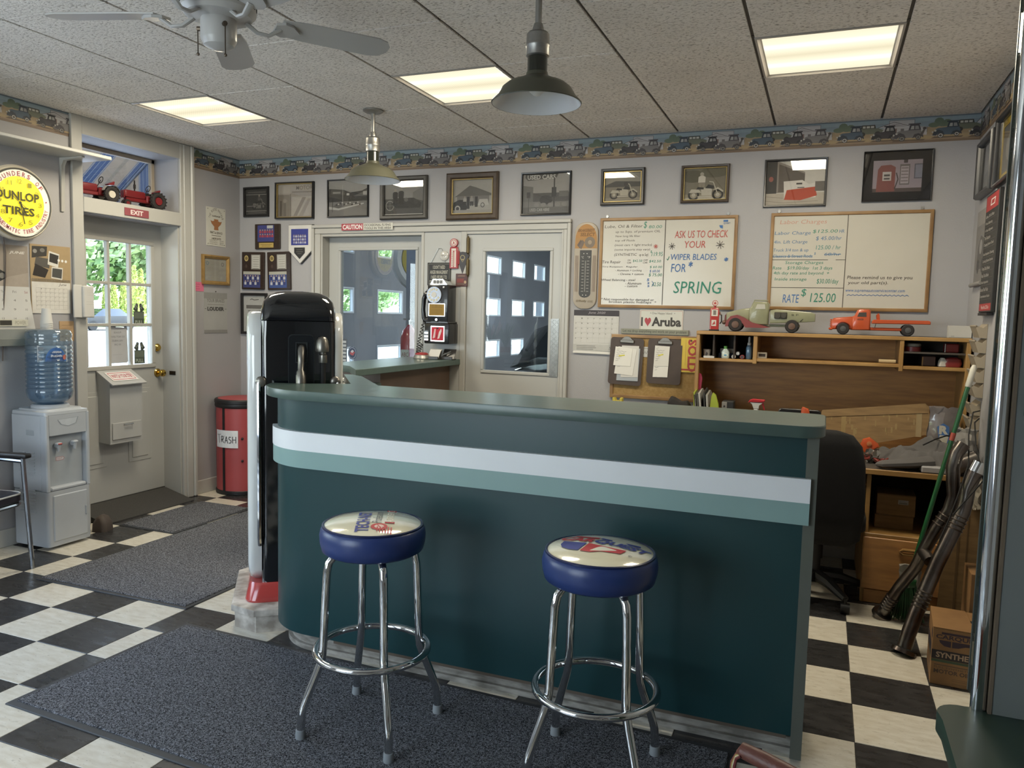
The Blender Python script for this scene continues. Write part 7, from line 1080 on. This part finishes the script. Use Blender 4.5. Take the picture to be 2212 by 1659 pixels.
# ---- cluttered end of the desk
card = mat('cardboard', '8d7049', .75, col2='7e6340', vs=8, stretch=(1, 1, 6)); tape = glassy('packing_tape', 'e8e0cc', 1.2, 1.5, .12, 'b39b70', .12)
cbd = thing('flattened_carton', 'long flattened cardboard carton with torn packing tape leaning in the hutch', 'cardboard', (.28, 5.02, DZ), (-12, 0, 0))
ob('panel', card, cbd, lambda b: b.prism([(-.30, .10), (-.27, .238), (.29, .312), (.305, .30), (.315, .14), (.05, .07), (-.28, .05)], 0, .006, 'xz')); ob('top_flap', card, cbd, lambda b: b.prism([(-.28, .20), (-.27, .242), (.286, .318), (.30, .262)], -.004, .0, 'xz')); 
b = MB(); rnd = random.Random(3)
for k in range(26):
    x = -.24 + .52 * rnd.random(); z = .12 + .13 * rnd.random() + (x + .24) * .11; w = rnd.uniform(.003, .012); h = rnd.uniform(.012, .05); b.box(x, -.0008, z - h, x + w, -.0002, z)
b.box(-.16, -.0012, .05, -.135, -.0004, .25); b.box(.24, -.0012, .12, .27, -.0004, .305)
b.build('torn_tape', mat('shiny_tape', 'a0885e', .14, coat=.8), cbd)['kind'] = 'stuff'
snk = thing('snack_bag', 'crinkled clear bag with a blue and white logo standing on the desk', 'bag', (.643, 4.92, DZ + .009)); rnd = random.Random(9)
def crinkle(b, w, h, d, nx, ny, amp, seed):
    r = random.Random(seed); L = []
    for j in range(ny + 1):
        v = j / ny; q = d * (sin(pi * min(1, v * 1.15)) ** .7 if v < .87 else .15); row = []
        for s in (-1, 1):
            for i in range(nx + 1):
                u = i / nx if s < 0 else 1 - i / nx; e = sin(pi * u) ** .5; row.append(((u - .5) * w * (1 - .08 * v) + r.uniform(-amp, amp), s * q * e + r.uniform(-amp, amp), v * h + r.uniform(-amp, amp)))
        L.append(row)
    b.loops(L)
ob('bag', mat('crinkled_film', '77706f', .18, coat=.9, var=.2, vs=20), snk, lambda b: crinkle(b, .16, .30, .035, 8, 9, .006, 4), 20)
art(snk, [('p', [(.2, .02), (.75, .0), (.92, .25), (.70, .45), (.68, .72), (.45, .80), (.22, .70), (.3, .45), (.12, .25)], '4a6fa5'), ('t', .30, .52, .66, .74, 'R', 'c6c0b2', {'bold': .06}), ('p', [(.28, .30), (.34, .50), (.68, .48), (.62, .28)], 'c6c0b2'), ('t', .2, .05, .8, .26, 'MIX', '2c2c38', {'bold': .06, 'shear': .2}), ('p', [(-.1, .1), (.1, .2), (.08, .05)], 'b3a03c')], .13, .22, -.045, 'bag_print', cz=.15)
jk = thing('grey_jacket', 'crumpled grey jacket heaped on the desk end', 'jacket', (.50, 4.72, DZ)); rnd = random.Random(5)
def heap(b):
    nx, ny = 44, 30; L = []; tri = lambda q: abs((q % 1) * 2 - 1)
    for j in range(ny + 1):
        row = []
        for i in range(nx + 1):
            u, v = i / nx, j / ny; x = -.21 + .42 * u; y = -.17 + .36 * v; e = min(1, 5 * min(u, 1 - u, v, 1 - v) + .02) ** .7
            z = e * (.022 + .105 * (u ** 1.2) * (.35 + .65 * v) + .045 * tri(1.6 * u + 1.1 * v + .15) ** 2 + .035 * tri(2.3 * v - 1.4 * u + .4) ** 2 * (.4 + u) + .012 * tri(5 * u + 2.5 * v + .3 * sin(7 * v)) + .010 * tri(4.2 * v - 3.1 * u + .2 * sin(9 * u)))
            row.append((x + .03 * sin(5 * v) + .012 * sin(13 * v + 3 * u), y + .025 * sin(6 * u) + .010 * sin(15 * u), max(.002, z)))
        L.append(row)
    b.loops(L, False, False, False)
ob('cloth', mat('grey_twill', '5f5c5b', .9, var=.12, vs=12), jk, heap, 60); ob('sleeve', mat('grey_twill', '5f5c5b'), jk, lambda b: b.tube([(.05, -.13, .05), (-.06, -.18, .04), (-.18, -.19, .025), (-.20, -.17, .02)], [.05, .045, .035, .02], 10, flat=.6)); ob('collar_seam', strap, jk, lambda b: b.tube([(.02, -.06, .125), (.08, -.02, .155), (.14, .05, .17), (.19, .08, .165)], .004, 6))
ot = thing('orange_clamp', 'bright orange plastic clamp lying on the cables beside the chair', 'tool', (.262, 4.72, DZ + .05), 0); ob('clamp_body', MATS['safety_orange'], ot, lambda b: b.prism([(-.05, .03), (-.035, .075), (.0, .088), (.045, .055), (.05, .04), (.02, .02), (-.01, -.01)], -.02, .02, 'xz', bev=.008, both=True)); ob('button', mat('orange_pale', 'd48a5c', .4), ot, lambda b: (b.cyl((-.002, -.022, .055), (-.002, -.026, .055), .013, n=16), b.cyl((-.002, -.0262, .055), (-.002, -.028, .055), .007, n=12)))
cbl = thing('red_cable', 'tangled dark red cable with foil under the orange clamp', 'cable', (.28, 4.70, DZ)); ob('cable', mat('cable_red', '7c332c', .5), cbl, lambda b: b.tube([(-.06 + .14 * t_ + .03 * sin(9 * t_ * 2), .05 * cos(11 * t_ * 2), .012 + .02 * abs(sin(7 * t_ * 2))) for t_ in [i / 60 for i in range(61)]], .0065, 6)); ob('foil', mat('crumpled_foil', '9a9792', .25, .9), cbl, lambda b: crinkle(b, .07, .075, .03, 5, 5, .009, 2), 10)
wpp = thing('white_binder', 'pale flat binder at the desk edge under the jacket', 'binder', (.60, 4.56, DZ), 4); box('cover', mat('pale_binder', 'a6a4a6', .4), wpp, -.10, -.05, 0, .12, .08, .035, b=.006)
# ---- boxes in the open shelf of the desk
for k, (x, z, w, h, lab) in enumerate(((.40, .3825, .19, .075, 'plain flat cardboard box lowest on the desk pedestal shelf'), (.41, .4585, .19, .115, 'cardboard box with a white label stacked on the pedestal shelf'))):
    t = thing('cardboard_box', lab, 'box', (x, 4.74, z), 2 - 3 * k, 'boxes on the desk pedestal shelf'); box('carton', card, t, -w / 2, -.09, 0, w / 2, .10, h, b=.002); box('lid_seam', mat('cardboard_shade', '6b5233', .8), t, -w / 2 - .001, -.0915, h - .006, w / 2 + .001, -.089, h - .003)
    if k: b = art(t, [('r', 0, 0, 1, 1, 'a9a59e'), ('r', .1, .15, .9, .4, '77726b'), ('l', [(.1, .6), (.8, .6)], .001, '77726b'), ('l', [(.1, .75), (.6, .75)], .001, '77726b')], .05, .024, -.0905, 'shipping_label', cz=.075, cx=.035)
# ---- office chair
oc = thing('office_chair', 'black office chair with tall rounded back between the counter and the desk', 'chair', (.02, 4.30, 0), 0); fabk = mat('black_chair_fabric', '0f0e0f', .85, bump=.1, bs=300); blkp = mat('black_plastic', '1d1d1e', .45)
ob('backrest', fabk, oc, lambda b: b.loft([(.36, .16, .03, .03, 0, -.04), (.40, .20, .045, .04, 0, -.05), (.55, .215, .05, .045, 0, -.06), (.78, .205, .045, .04, 0, -.075), (.88, .185, .04, .04, 0, -.08), (.935, .14, .03, .03, 0, -.085), (.955, .07, .02, .02, 0, -.088)], 6), 60)
ob('seat', fabk, oc, lambda b: b.loft([(.41, .20, .20, .08, 0, .19), (.43, .23, .23, .1, 0, .19), (.49, .23, .23, .1, 0, .19), (.51, .20, .20, .08, 0, .19)], 6), 60); ob('back_bar', blkp, oc, lambda b: b.tube([(0, -.0, .55), (0, .02, .42), (0, .1, .39), (0, .19, .39)], .022, 8)); ob('gas_column', blkp, oc, lambda b: (b.cyl((0, .19, .10), (0, .19, .40), .025, n=12), b.cyl((0, .19, .22), (0, .19, .34), .033, n=12)))
for k in range(5):
    a = rad(18 + 72 * k); ob('base_leg', blkp, oc, lambda b: b.tube([(0, .19, .125), (.12 * cos(a), .19 + .12 * sin(a), .115), (.26 * cos(a), .19 + .26 * sin(a), .075)], [.035, .03, .018], 8)); c = ob('caster', blkp, oc, lambda b: (b.cyl((.26 * cos(a) - .022, .19 + .26 * sin(a), .028), (.26 * cos(a) + .022, .19 + .26 * sin(a), .028), .0275, n=14), b.cyl((.26 * cos(a), .19 + .26 * sin(a), .04), (.26 * cos(a), .19 + .26 * sin(a), .08), .008, n=8)))
# ================================================================ broom, exhaust pipes, oil cartons, bins
bro = thing('broom', 'green handled broom with white grip leaning into the desk corner', 'broom', (0, 0, 0)); gh = mat('broom_green', '1f5a32', .25, coat=.5)
A, Bt = Vector((.457, 4.31, .20)), Vector((.700, 4.46, 1.30)); lp_ = lambda t: tuple(A.lerp(Bt, t))
ob('handle', gh, bro, lambda b: b.cyl(lp_(0), lp_(.91), .0115, n=12)); ob('grip', mat('broom_grip_white', 'c9c4b6', .4), bro, lambda b: b.tube([lp_(.90), lp_(.905), lp_(.985), lp_(1)], [.0125, .0145, .0145, .009], 12)); ob('label', mat('broom_label', 'a34a3c', .5), bro, lambda b: b.cyl(lp_(.655), lp_(.69), .0122, n=12))
ob('head', gh, bro, lambda b: b.prism([(.42, .16), (.49, .18), (.495, .215), (.44, .23), (.415, .20)], 4.295, 4.325, 'xz', bev=.006, both=True)); bb_ = MB(); rnd = random.Random(8)
for k in range(150):
    u = rnd.random(); v = rnd.uniform(-1, 1); bb_.tube([(.42 + .07 * u, 4.31 + .012 * v, .18 + .02 * u), (.385 + .15 * u, 4.29 + .03 * v, .012 + .012 * rnd.random())], .0022, 3)
bb_.build('bristles', mat('broom_bristle', '33402f', .8, col2='25512f', vs=20), bro)['kind'] = 'stuff'
exm = mat('aluminised_pipe', '7d7873', .28, .95, col2='5f5550', vs=9, bump=.03, bs=20)
def ribs(b, p, q, r, n_): 
    p, q = Vector(p), Vector(q)
    for k in range(n_): c = p.lerp(q, k / (n_ - 1)); d = (q - p).normalized() * .004; b.tube([tuple(c - d), tuple(c), tuple(c + d)], [r, r + .004, r], 14)
e1 = thing('exhaust_pipe', 'bent exhaust pipe joined low to its twin, standing nearer the desk', 'exhaust pipe', (0, 0, 0), 0, 'exhaust pipes leaning by the desk'); p1 = [(.352, 4.30, .03), (.378, 4.27, .105), (.415, 4.23, .20), (.47, 4.15, .33), (.49, 4.10, .42), (.54, 4.10, .54), (.585, 4.10, .63), (.600, 4.10, .70), (.592, 4.10, .77), (.588, 4.11, .835), (.602, 4.12, .90), (.628, 4.13, .945)]
ob('pipe', exm, e1, lambda b: b.tube(p1, [.028] * 5 + [.030] * 7, 16), 60); ob('flange', exm, e1, lambda b: b.cyl((.345, 4.306, .012), (.352, 4.30, .028), .05, .048, 20)); ob('clamp_ribs', exm, e1, lambda b: ribs(b, (.365, 4.285, .068), (.388, 4.258, .13), .029, 5)); ob('cross_pipe', exm, e1, lambda b: b.tube([(.49, 4.10, .42), (.505, 4.05, .408), (.513, 4.025, .398)], .028, 12)); ob('upper_ribs', exm, e1, lambda b: ribs(b, (.548, 4.10, .56), (.572, 4.10, .605), .0305, 3))
e2 = thing('exhaust_pipe', 'long exhaust pipe with ribbed joints and a floor flange, nearer the oil carton', 'exhaust pipe', (0, 0, 0), 0, 'exhaust pipes leaning by the desk'); p2 = [(.413, 3.86, .03), (.428, 3.88, .09), (.455, 3.92, .17), (.487, 3.95, .26), (.535, 3.985, .40), (.585, 4.01, .53), (.630, 4.03, .645), (.640, 4.04, .70), (.645, 4.045, .75), (.668, 4.05, .82), (.688, 4.055, .87)]
ob('pipe', exm, e2, lambda b: b.tube(p2, [.032] * 11, 16), 60); ob('flange', exm, e2, lambda b: b.cyl((.408, 3.854, .006), (.413, 3.86, .022), .055, .052, 20)); ob('clamp_ribs', exm, e2, lambda b: (ribs(b, (.468, 3.93, .205), (.49, 3.952, .268), .033, 5), ribs(b, (.60, 4.016, .565), (.622, 4.027, .622), .033, 4))); ob('outlet_sleeve', chrome, e2, lambda b: b.cyl((.672, 4.051, .83), (.690, 4.056, .875), .034, n=16))
wr_ = thing('black_wires', 'two thin black wires draped down over the exhaust pipes', 'wire', (0, 0, 0)); ob('wire', rub, wr_, lambda b: (b.tube([(.76, 4.6, 1.06), (.70, 4.4, 1.07), (.66, 4.22, .98), (.645, 4.07, .86), (.60, 4.0, .72), (.565, 3.95, .62), (.53, 3.93, .52)], .0035, 6), b.tube([(.76, 4.6, 1.02), (.71, 4.4, 1.02), (.69, 4.2, .93), (.70, 4.02, .80), (.58, 3.96, .64)], .0035, 6)))
gb = thing('pipe_bag', 'clear plastic bag and dull silver muffler end heaped at the desk end', 'bag', (.700, 4.62, DZ + .012), 0); ob('bag', mat('grey_film', '8a8681', .15, coat=.9, var=.25, vs=16), gb, lambda b: crinkle(b, .12, .22, .05, 6, 8, .010, 11), 15); ob('silver_sleeve', exm, gb, lambda b: b.cyl((-.05, -.12, .03), (.05, -.10, .08), .045, n=16))
oilc = mat('oil_carton', '8f6a3f', .75, col2='7f5c36', vs=7)
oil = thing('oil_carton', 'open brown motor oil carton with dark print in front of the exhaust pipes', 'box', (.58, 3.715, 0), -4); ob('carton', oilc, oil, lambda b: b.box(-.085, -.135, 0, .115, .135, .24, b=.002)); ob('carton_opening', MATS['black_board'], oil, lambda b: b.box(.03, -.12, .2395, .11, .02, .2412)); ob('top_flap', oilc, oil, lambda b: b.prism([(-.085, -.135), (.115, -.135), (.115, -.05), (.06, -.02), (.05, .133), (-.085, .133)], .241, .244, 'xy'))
pu = '33212a'
art(oil, [('r', .16, .905, .70, .945, pu), ('t', .06, .81, .92, .90, 'CARQUEST', pu, {'bold': .03}), ('p', [(.12, .80), (.34, .80), (.34, .69), (.22, .70), (.14, .75)], pu), ('p', [(.36, .80), (.78, .80), (.76, .75), (.60, .74), (.48, .70), (.36, .69)], pu), ('r', 0, .46, 1, .62, '241a17'), ('t', .08, .49, .92, .59, 'SYNTHETIC', 'a3876a', {'bold': .03}), ('r', 0, .41, 1, .455, '3d4a31'), ('l', [(.06, .36), (.90, .36)], .004, '5d4530'), ('t', .06, .30, .74, .335, 'FULL SYNTHETIC', '5d4530', {'bold': .01}), ('t', .06, .21, .72, .285, 'MOTOR OIL', '4a3626', {'bold': .03}), ('l', [(.4, .14), (.9, .14)], .0012, '5d4530'), ('l', [(.4, .11), (.9, .11)], .0012, '5d4530'), ('l', [(.4, .06), (.7, .06)], .0012, '5d4530')], .20, .24, -.1352, 'carton_print', cx=.015, cz=.12)
art(oil, [('r', .05, .42, .85, .66, '2c2430'), ('r', .05, .38, .85, .415, '3d4a31'), ('r', .2, .08, .75, .32, '6b5038'), ('e', .85, .85, .12, .08, pu)], .27, .24, 0, 'side_print', M=Matrix.Translation((-.0852, 0, .12)) @ Matrix.Rotation(-pi / 2, 4, 'Z'))
tb = thing('tall_carton', 'tall plain tan carton behind the oil carton', 'box', (.715, 3.98, 0), 0); box('carton', oilc, tb, -.055, -.09, 0, .058, .10, .40, b=.002); box('flap_seam', MATS['cardboard_shade'], tb, -.003, -.0915, .0, .001, -.089, .40)
kp = thing('kraft_sheet', 'large sheet of brown kraft cardboard leaning behind the exhaust pipes', 'cardboard', (.70, 4.32, 0), 0); ob('sheet', card, kp, lambda b: b.prism([(-.10, 0), (.06, 0), (.06, .62), (-.02, .66), (-.08, .60)], .06, .068, 'xz')); ob('fold', MATS['cardboard_shade'], kp, lambda b: (b.box(-.03, .058, 0, -.02, .06, .6), b.box(.01, .058, 0, .016, .06, .63)))
gbg = thing('plastic_bag', 'white crumpled bag stuffed behind the exhaust pipes near the floor', 'bag', (.47, 4.37, 0), 0); ob('bag', mat('dirty_white_film', '9c968c', .5, var=.2, vs=14), gbg, lambda b: crinkle(b, .10, .27, .04, 6, 8, .008, 21), 15)
bw_ = thing('bubble_wrap', 'crumpled pale plastic wrap hanging under the tan trays', 'wrapping', (.728, 4.395, .60), -80); ob('film', mat('cloudy_film', 'a79f90', .3, var=.2, vs=18, coat=.4), bw_, lambda b: crinkle(b, .16, .17, .03, 8, 8, .010, 31), 15)
# parts bins down the side wall
bin_m = mat('tan_parts_bin', 'a0937f', .55, var=.08)
for k in range(10):
    z = 1.44 - .077 * k - (.02 if k > 4 else 0); t = thing('parts_bin', ('topmost', 'second', 'third', 'fourth', 'fifth', 'sixth', 'seventh', 'eighth', 'ninth', 'lowest')[k] + (' tan paper tray from the top' if 0 < k < 9 else ' tan paper tray') + ' of the column on the side wall', 'tray', (XR - .001, 4.72 + .03 * (k > 4), z), -90, 'tan trays stacked up the side wall')
    ob('tray', bin_m, t, lambda b: (b.prism([(0, .066), (0, -.008), (-.034, -.006), (-.054, .050), (-.050, .056), (-.02, .044)], -.085, .085, 'yz'))); ob('lip', bin_m, t, lambda b: b.tube([(-.085, -.052, .054), (.085, -.052, .054)], .005, 6))
# ---- pictures, price list and poster on the side wall
def rw(name, label, cat, y, z, group=None): return thing(name, label, cat, (XR - .001, y, z), -90, group)
t = rw('framed_photo', 'black framed pale photo highest on the side wall beside the corner', 'picture', 4.915, 2.356); picture('', 0, 0, .415, .31, 'black', .03, [sky('8f908e'), ('p', [(0, 0), (1, 0), (1, .35), (.6, .5), (.2, .4), (0, .3)], '6f706e')], depth=.04, wall=t)
t = rw('framed_picture', 'black framed picture with a bright yellow mount on the side wall', 'picture', 4.42, 2.36); picture('', 0, 0, .44, .34, 'black', .02, [sky('6f6a60'), ('e', .5, .5, .3, .3, '8f8a7e')], depth=.035, matc='c9a92e', mw=.035, wall=t)
t = rw('framed_notice', 'smaller dark framed notice seen through the glass case', 'picture', 3.92, 2.22); picture('', 0, 0, .24, .42, 'black', .015, [sky('8f938f'), ('r', .2, .3, .8, .7, 'a9aca8')], wall=t)
po = rw('car_poster', 'faded grey poster of an old car curling off the side wall', 'poster', 4.99, 1.93); ob('sheet', mat('faded_poster', '8e8a86', .6), po, lambda b: b.box(-.165, -.004, -.20, .165, 0, .205)); art(po, [('r', .04, .04, .96, .80, '7a7774'), ('p', [(.2, .2), (.25, .5), (.45, .66), (.75, .6), (.85, .3), (.8, .2)], '5f5d5b'), ('e', .35, .24, .1, .1, '4b4a49'), ('e', .72, .24, .1, .1, '4b4a49'), ('e', .5, .5, .12, .1, '8b8986')], .33, .405, -.0042); ob('lower_roll', MATS['faded_poster'], po, lambda b: b.cyl((-.165, -.015, -.205), (.165, -.015, -.205), .012, n=12))
pr = rw('price_list', 'tall black service price list with red header on the side wall', 'sign', 4.645, 1.87); box('board', mat('black_board', '232221'), pr, -.165, -.02, -.305, .165, 0, .305, b=.003); lst = ['Lube, Oil & Filter', 'Wheel Balancing', '4 Wheel Alignment', 'Tire Rotation', 'Charging System Check', 'Fuel Injection Cleaning', 'Cooling System Service', 'Front Disc Brakes', 'Rear Disc Brakes', 'Brake Inspection', 'Brake Fluid Flush', 'Comprehensive Vehicle']
art(pr, [('r', .03, .86, .97, .985, '9e3434'), ('p', [(.36, .895), (.40, .95), (.74, .95), (.70, .895)], 'd5cfc8'), ('p', [(.42, .905), (.45, .94), (.68, .94), (.65, .905)], '9e3434'), ('r', .03, .015, .97, .075, '9e3434'), ('t', .2, .03, .8, .06, 'Please Note: 2.25% fee', 'd5cfc8')] + [q for k, x in enumerate(lst) for q in (('t', .06, .80 - .06 * k - (.02 if k > 4 else 0), .06 + .045 * len(x) * .82, .83 - .06 * k - (.02 if k > 4 else 0), x, 'a9a59e', {'bold': .01}), ('l', [(.04, .79 - .06 * k - (.02 if k > 4 else 0)), (.96, .79 - .06 * k - (.02 if k > 4 else 0))], .0012, '6a6763'))], .33, .61, -.02); ob('bottom_ledge', strap, pr, lambda b: b.box(-.12, -.03, -.32, .13, 0, -.307))
ht = rw('hanging_tags', 'strip of pale paper tags hanging below the framed notice', 'tags', 4.05, 1.85)
for k in range(3): box('tag', mat('pale_tag', 'b3b2a4', .7), ht, -.05, -.004, -.10 - .2 * k + .2, .05, 0, .09 - .2 * k + .2)
# ================================================================ glass display case on a green table near the camera
gt2 = thing('green_table', 'dark green table with rounded corner at the very front', 'table', (0, 0, 0)); gtm = mat('green_table_laminate', '32443b', .35, var=.08)
TP = [(.245, 1.20), (.245, 1.62)] + arc(.285, 1.655, .045, 180, 80, 6) + [(.42, 1.73), (.76, 1.74), (.76, 1.20)]
ob('top', gtm, gt2, lambda b: b.prism(TP, .71, .75, 'xy', bev=.004, both=True)); ob('cabinet', gtm, gt2, lambda b: b.prism([(.275, 1.22), (.275, 1.60), (.30, 1.66), (.74, 1.68), (.74, 1.22)], 0, .71, 'xy'))
cs_ = thing('display_case', 'tall grey case with chrome tube edge and narrow glass side, nearest the camera', 'display case', (-.036, 0, 0)); cgl = glassy('case_glass', 'c9cfc8', .3, 1.45, .10, '8d948c')
ob('corner_tube', chrome, cs_, lambda b: b.cyl((.352, 1.70, .7505), (.352, 1.70, 2.55), .014, n=18)); box('side_glass', cgl, cs_, .347, 1.71, .752, .351, 1.778, 2.55); ob('rear_edge', mat('brushed_edge', '5f6663', .4, .6), cs_, lambda b: b.box(.346, 1.778, .7505, .352, 1.786, 2.55)); ob('seal_strip', MATS['seal'] if 'seal' in MATS else mat('seal', '6b5d4e', .6), cs_, lambda b: b.box(.366, 1.682, .7505, .372, 1.70, 2.55))
ob('front_panel', mat('grey_case_panel', '767a79', .3, var=.05), cs_, lambda b: b.box(.372, 1.684, .7505, .75, 1.694, 2.55)); ob('green_band', gtm, cs_, lambda b: b.prism([(.385, 1.40), (.385, 1.33), (.42, 1.315), (.75, 1.30), (.75, 1.40)], 1.676, 1.684, 'xz')); ob('top_cap', MATS['brushed_edge'], cs_, lambda b: b.box(.340, 1.682, 2.55, .75, 1.79, 2.57)); ob('back_panel', MATS['grey_case_panel'], cs_, lambda b: b.box(.372, 1.776, .7505, .75, 1.786, 2.55))
# the top of a brown leather chair back with piped edge just showing at the bottom of the frame
lc = thing('leather_chair', 'brown leather chair back with striped piping at the bottom edge of view', 'chair', (-.02, 1.50, 0), -20); lth = mat('brown_leather', '6b3f36', .45, var=.15, vs=20, bump=.15, bs=120)
lc.location = (-.103, 1.36, .0135); lc.rotation_euler = (0, 0, rad(-24))
ob('top_roll', lth, lc, lambda b: b.tube([(.004, 0, .728), (.012, 0, .736), (.05, 0, .735), (.15, 0, .728), (.33, 0, .728)], [.006, .014, .015, .015, .015], 14))
ob('backrest', lth, lc, lambda b: b.box(.045, -.012, .46, .33, .012, .728, b=.008))
for k, (c, o) in enumerate((('7b3d38', 0), ('a08a4c', .0042), ('c9c3a6', .0078), ('6b2f30', .0115))):
    ob('piping', mat('piping_' + c, c, .4), lc, lambda b: b.tube([(.014 - .001 * k + o * .3, -.002 - o, .732), (.002 + o * .5, -.004 - o, .728 - o * .2), (-.006 + o, -.005 - o, .710), (-.008 + o, -.005 - o, .66), (-.006 + o, -.005 - o, .46)], .0026, 6))
ob('seat', lth, lc, lambda b: b.box(-.02, -.42, .42, .34, .0, .47, b=.02, seg=2))
for x in (.0, .32):
    for y in (-.40, -.01): ob('leg', MATS['black_plastic'], lc, lambda b: b.cyl((x, y, -.0130), (x, y, .43), .014, n=10))
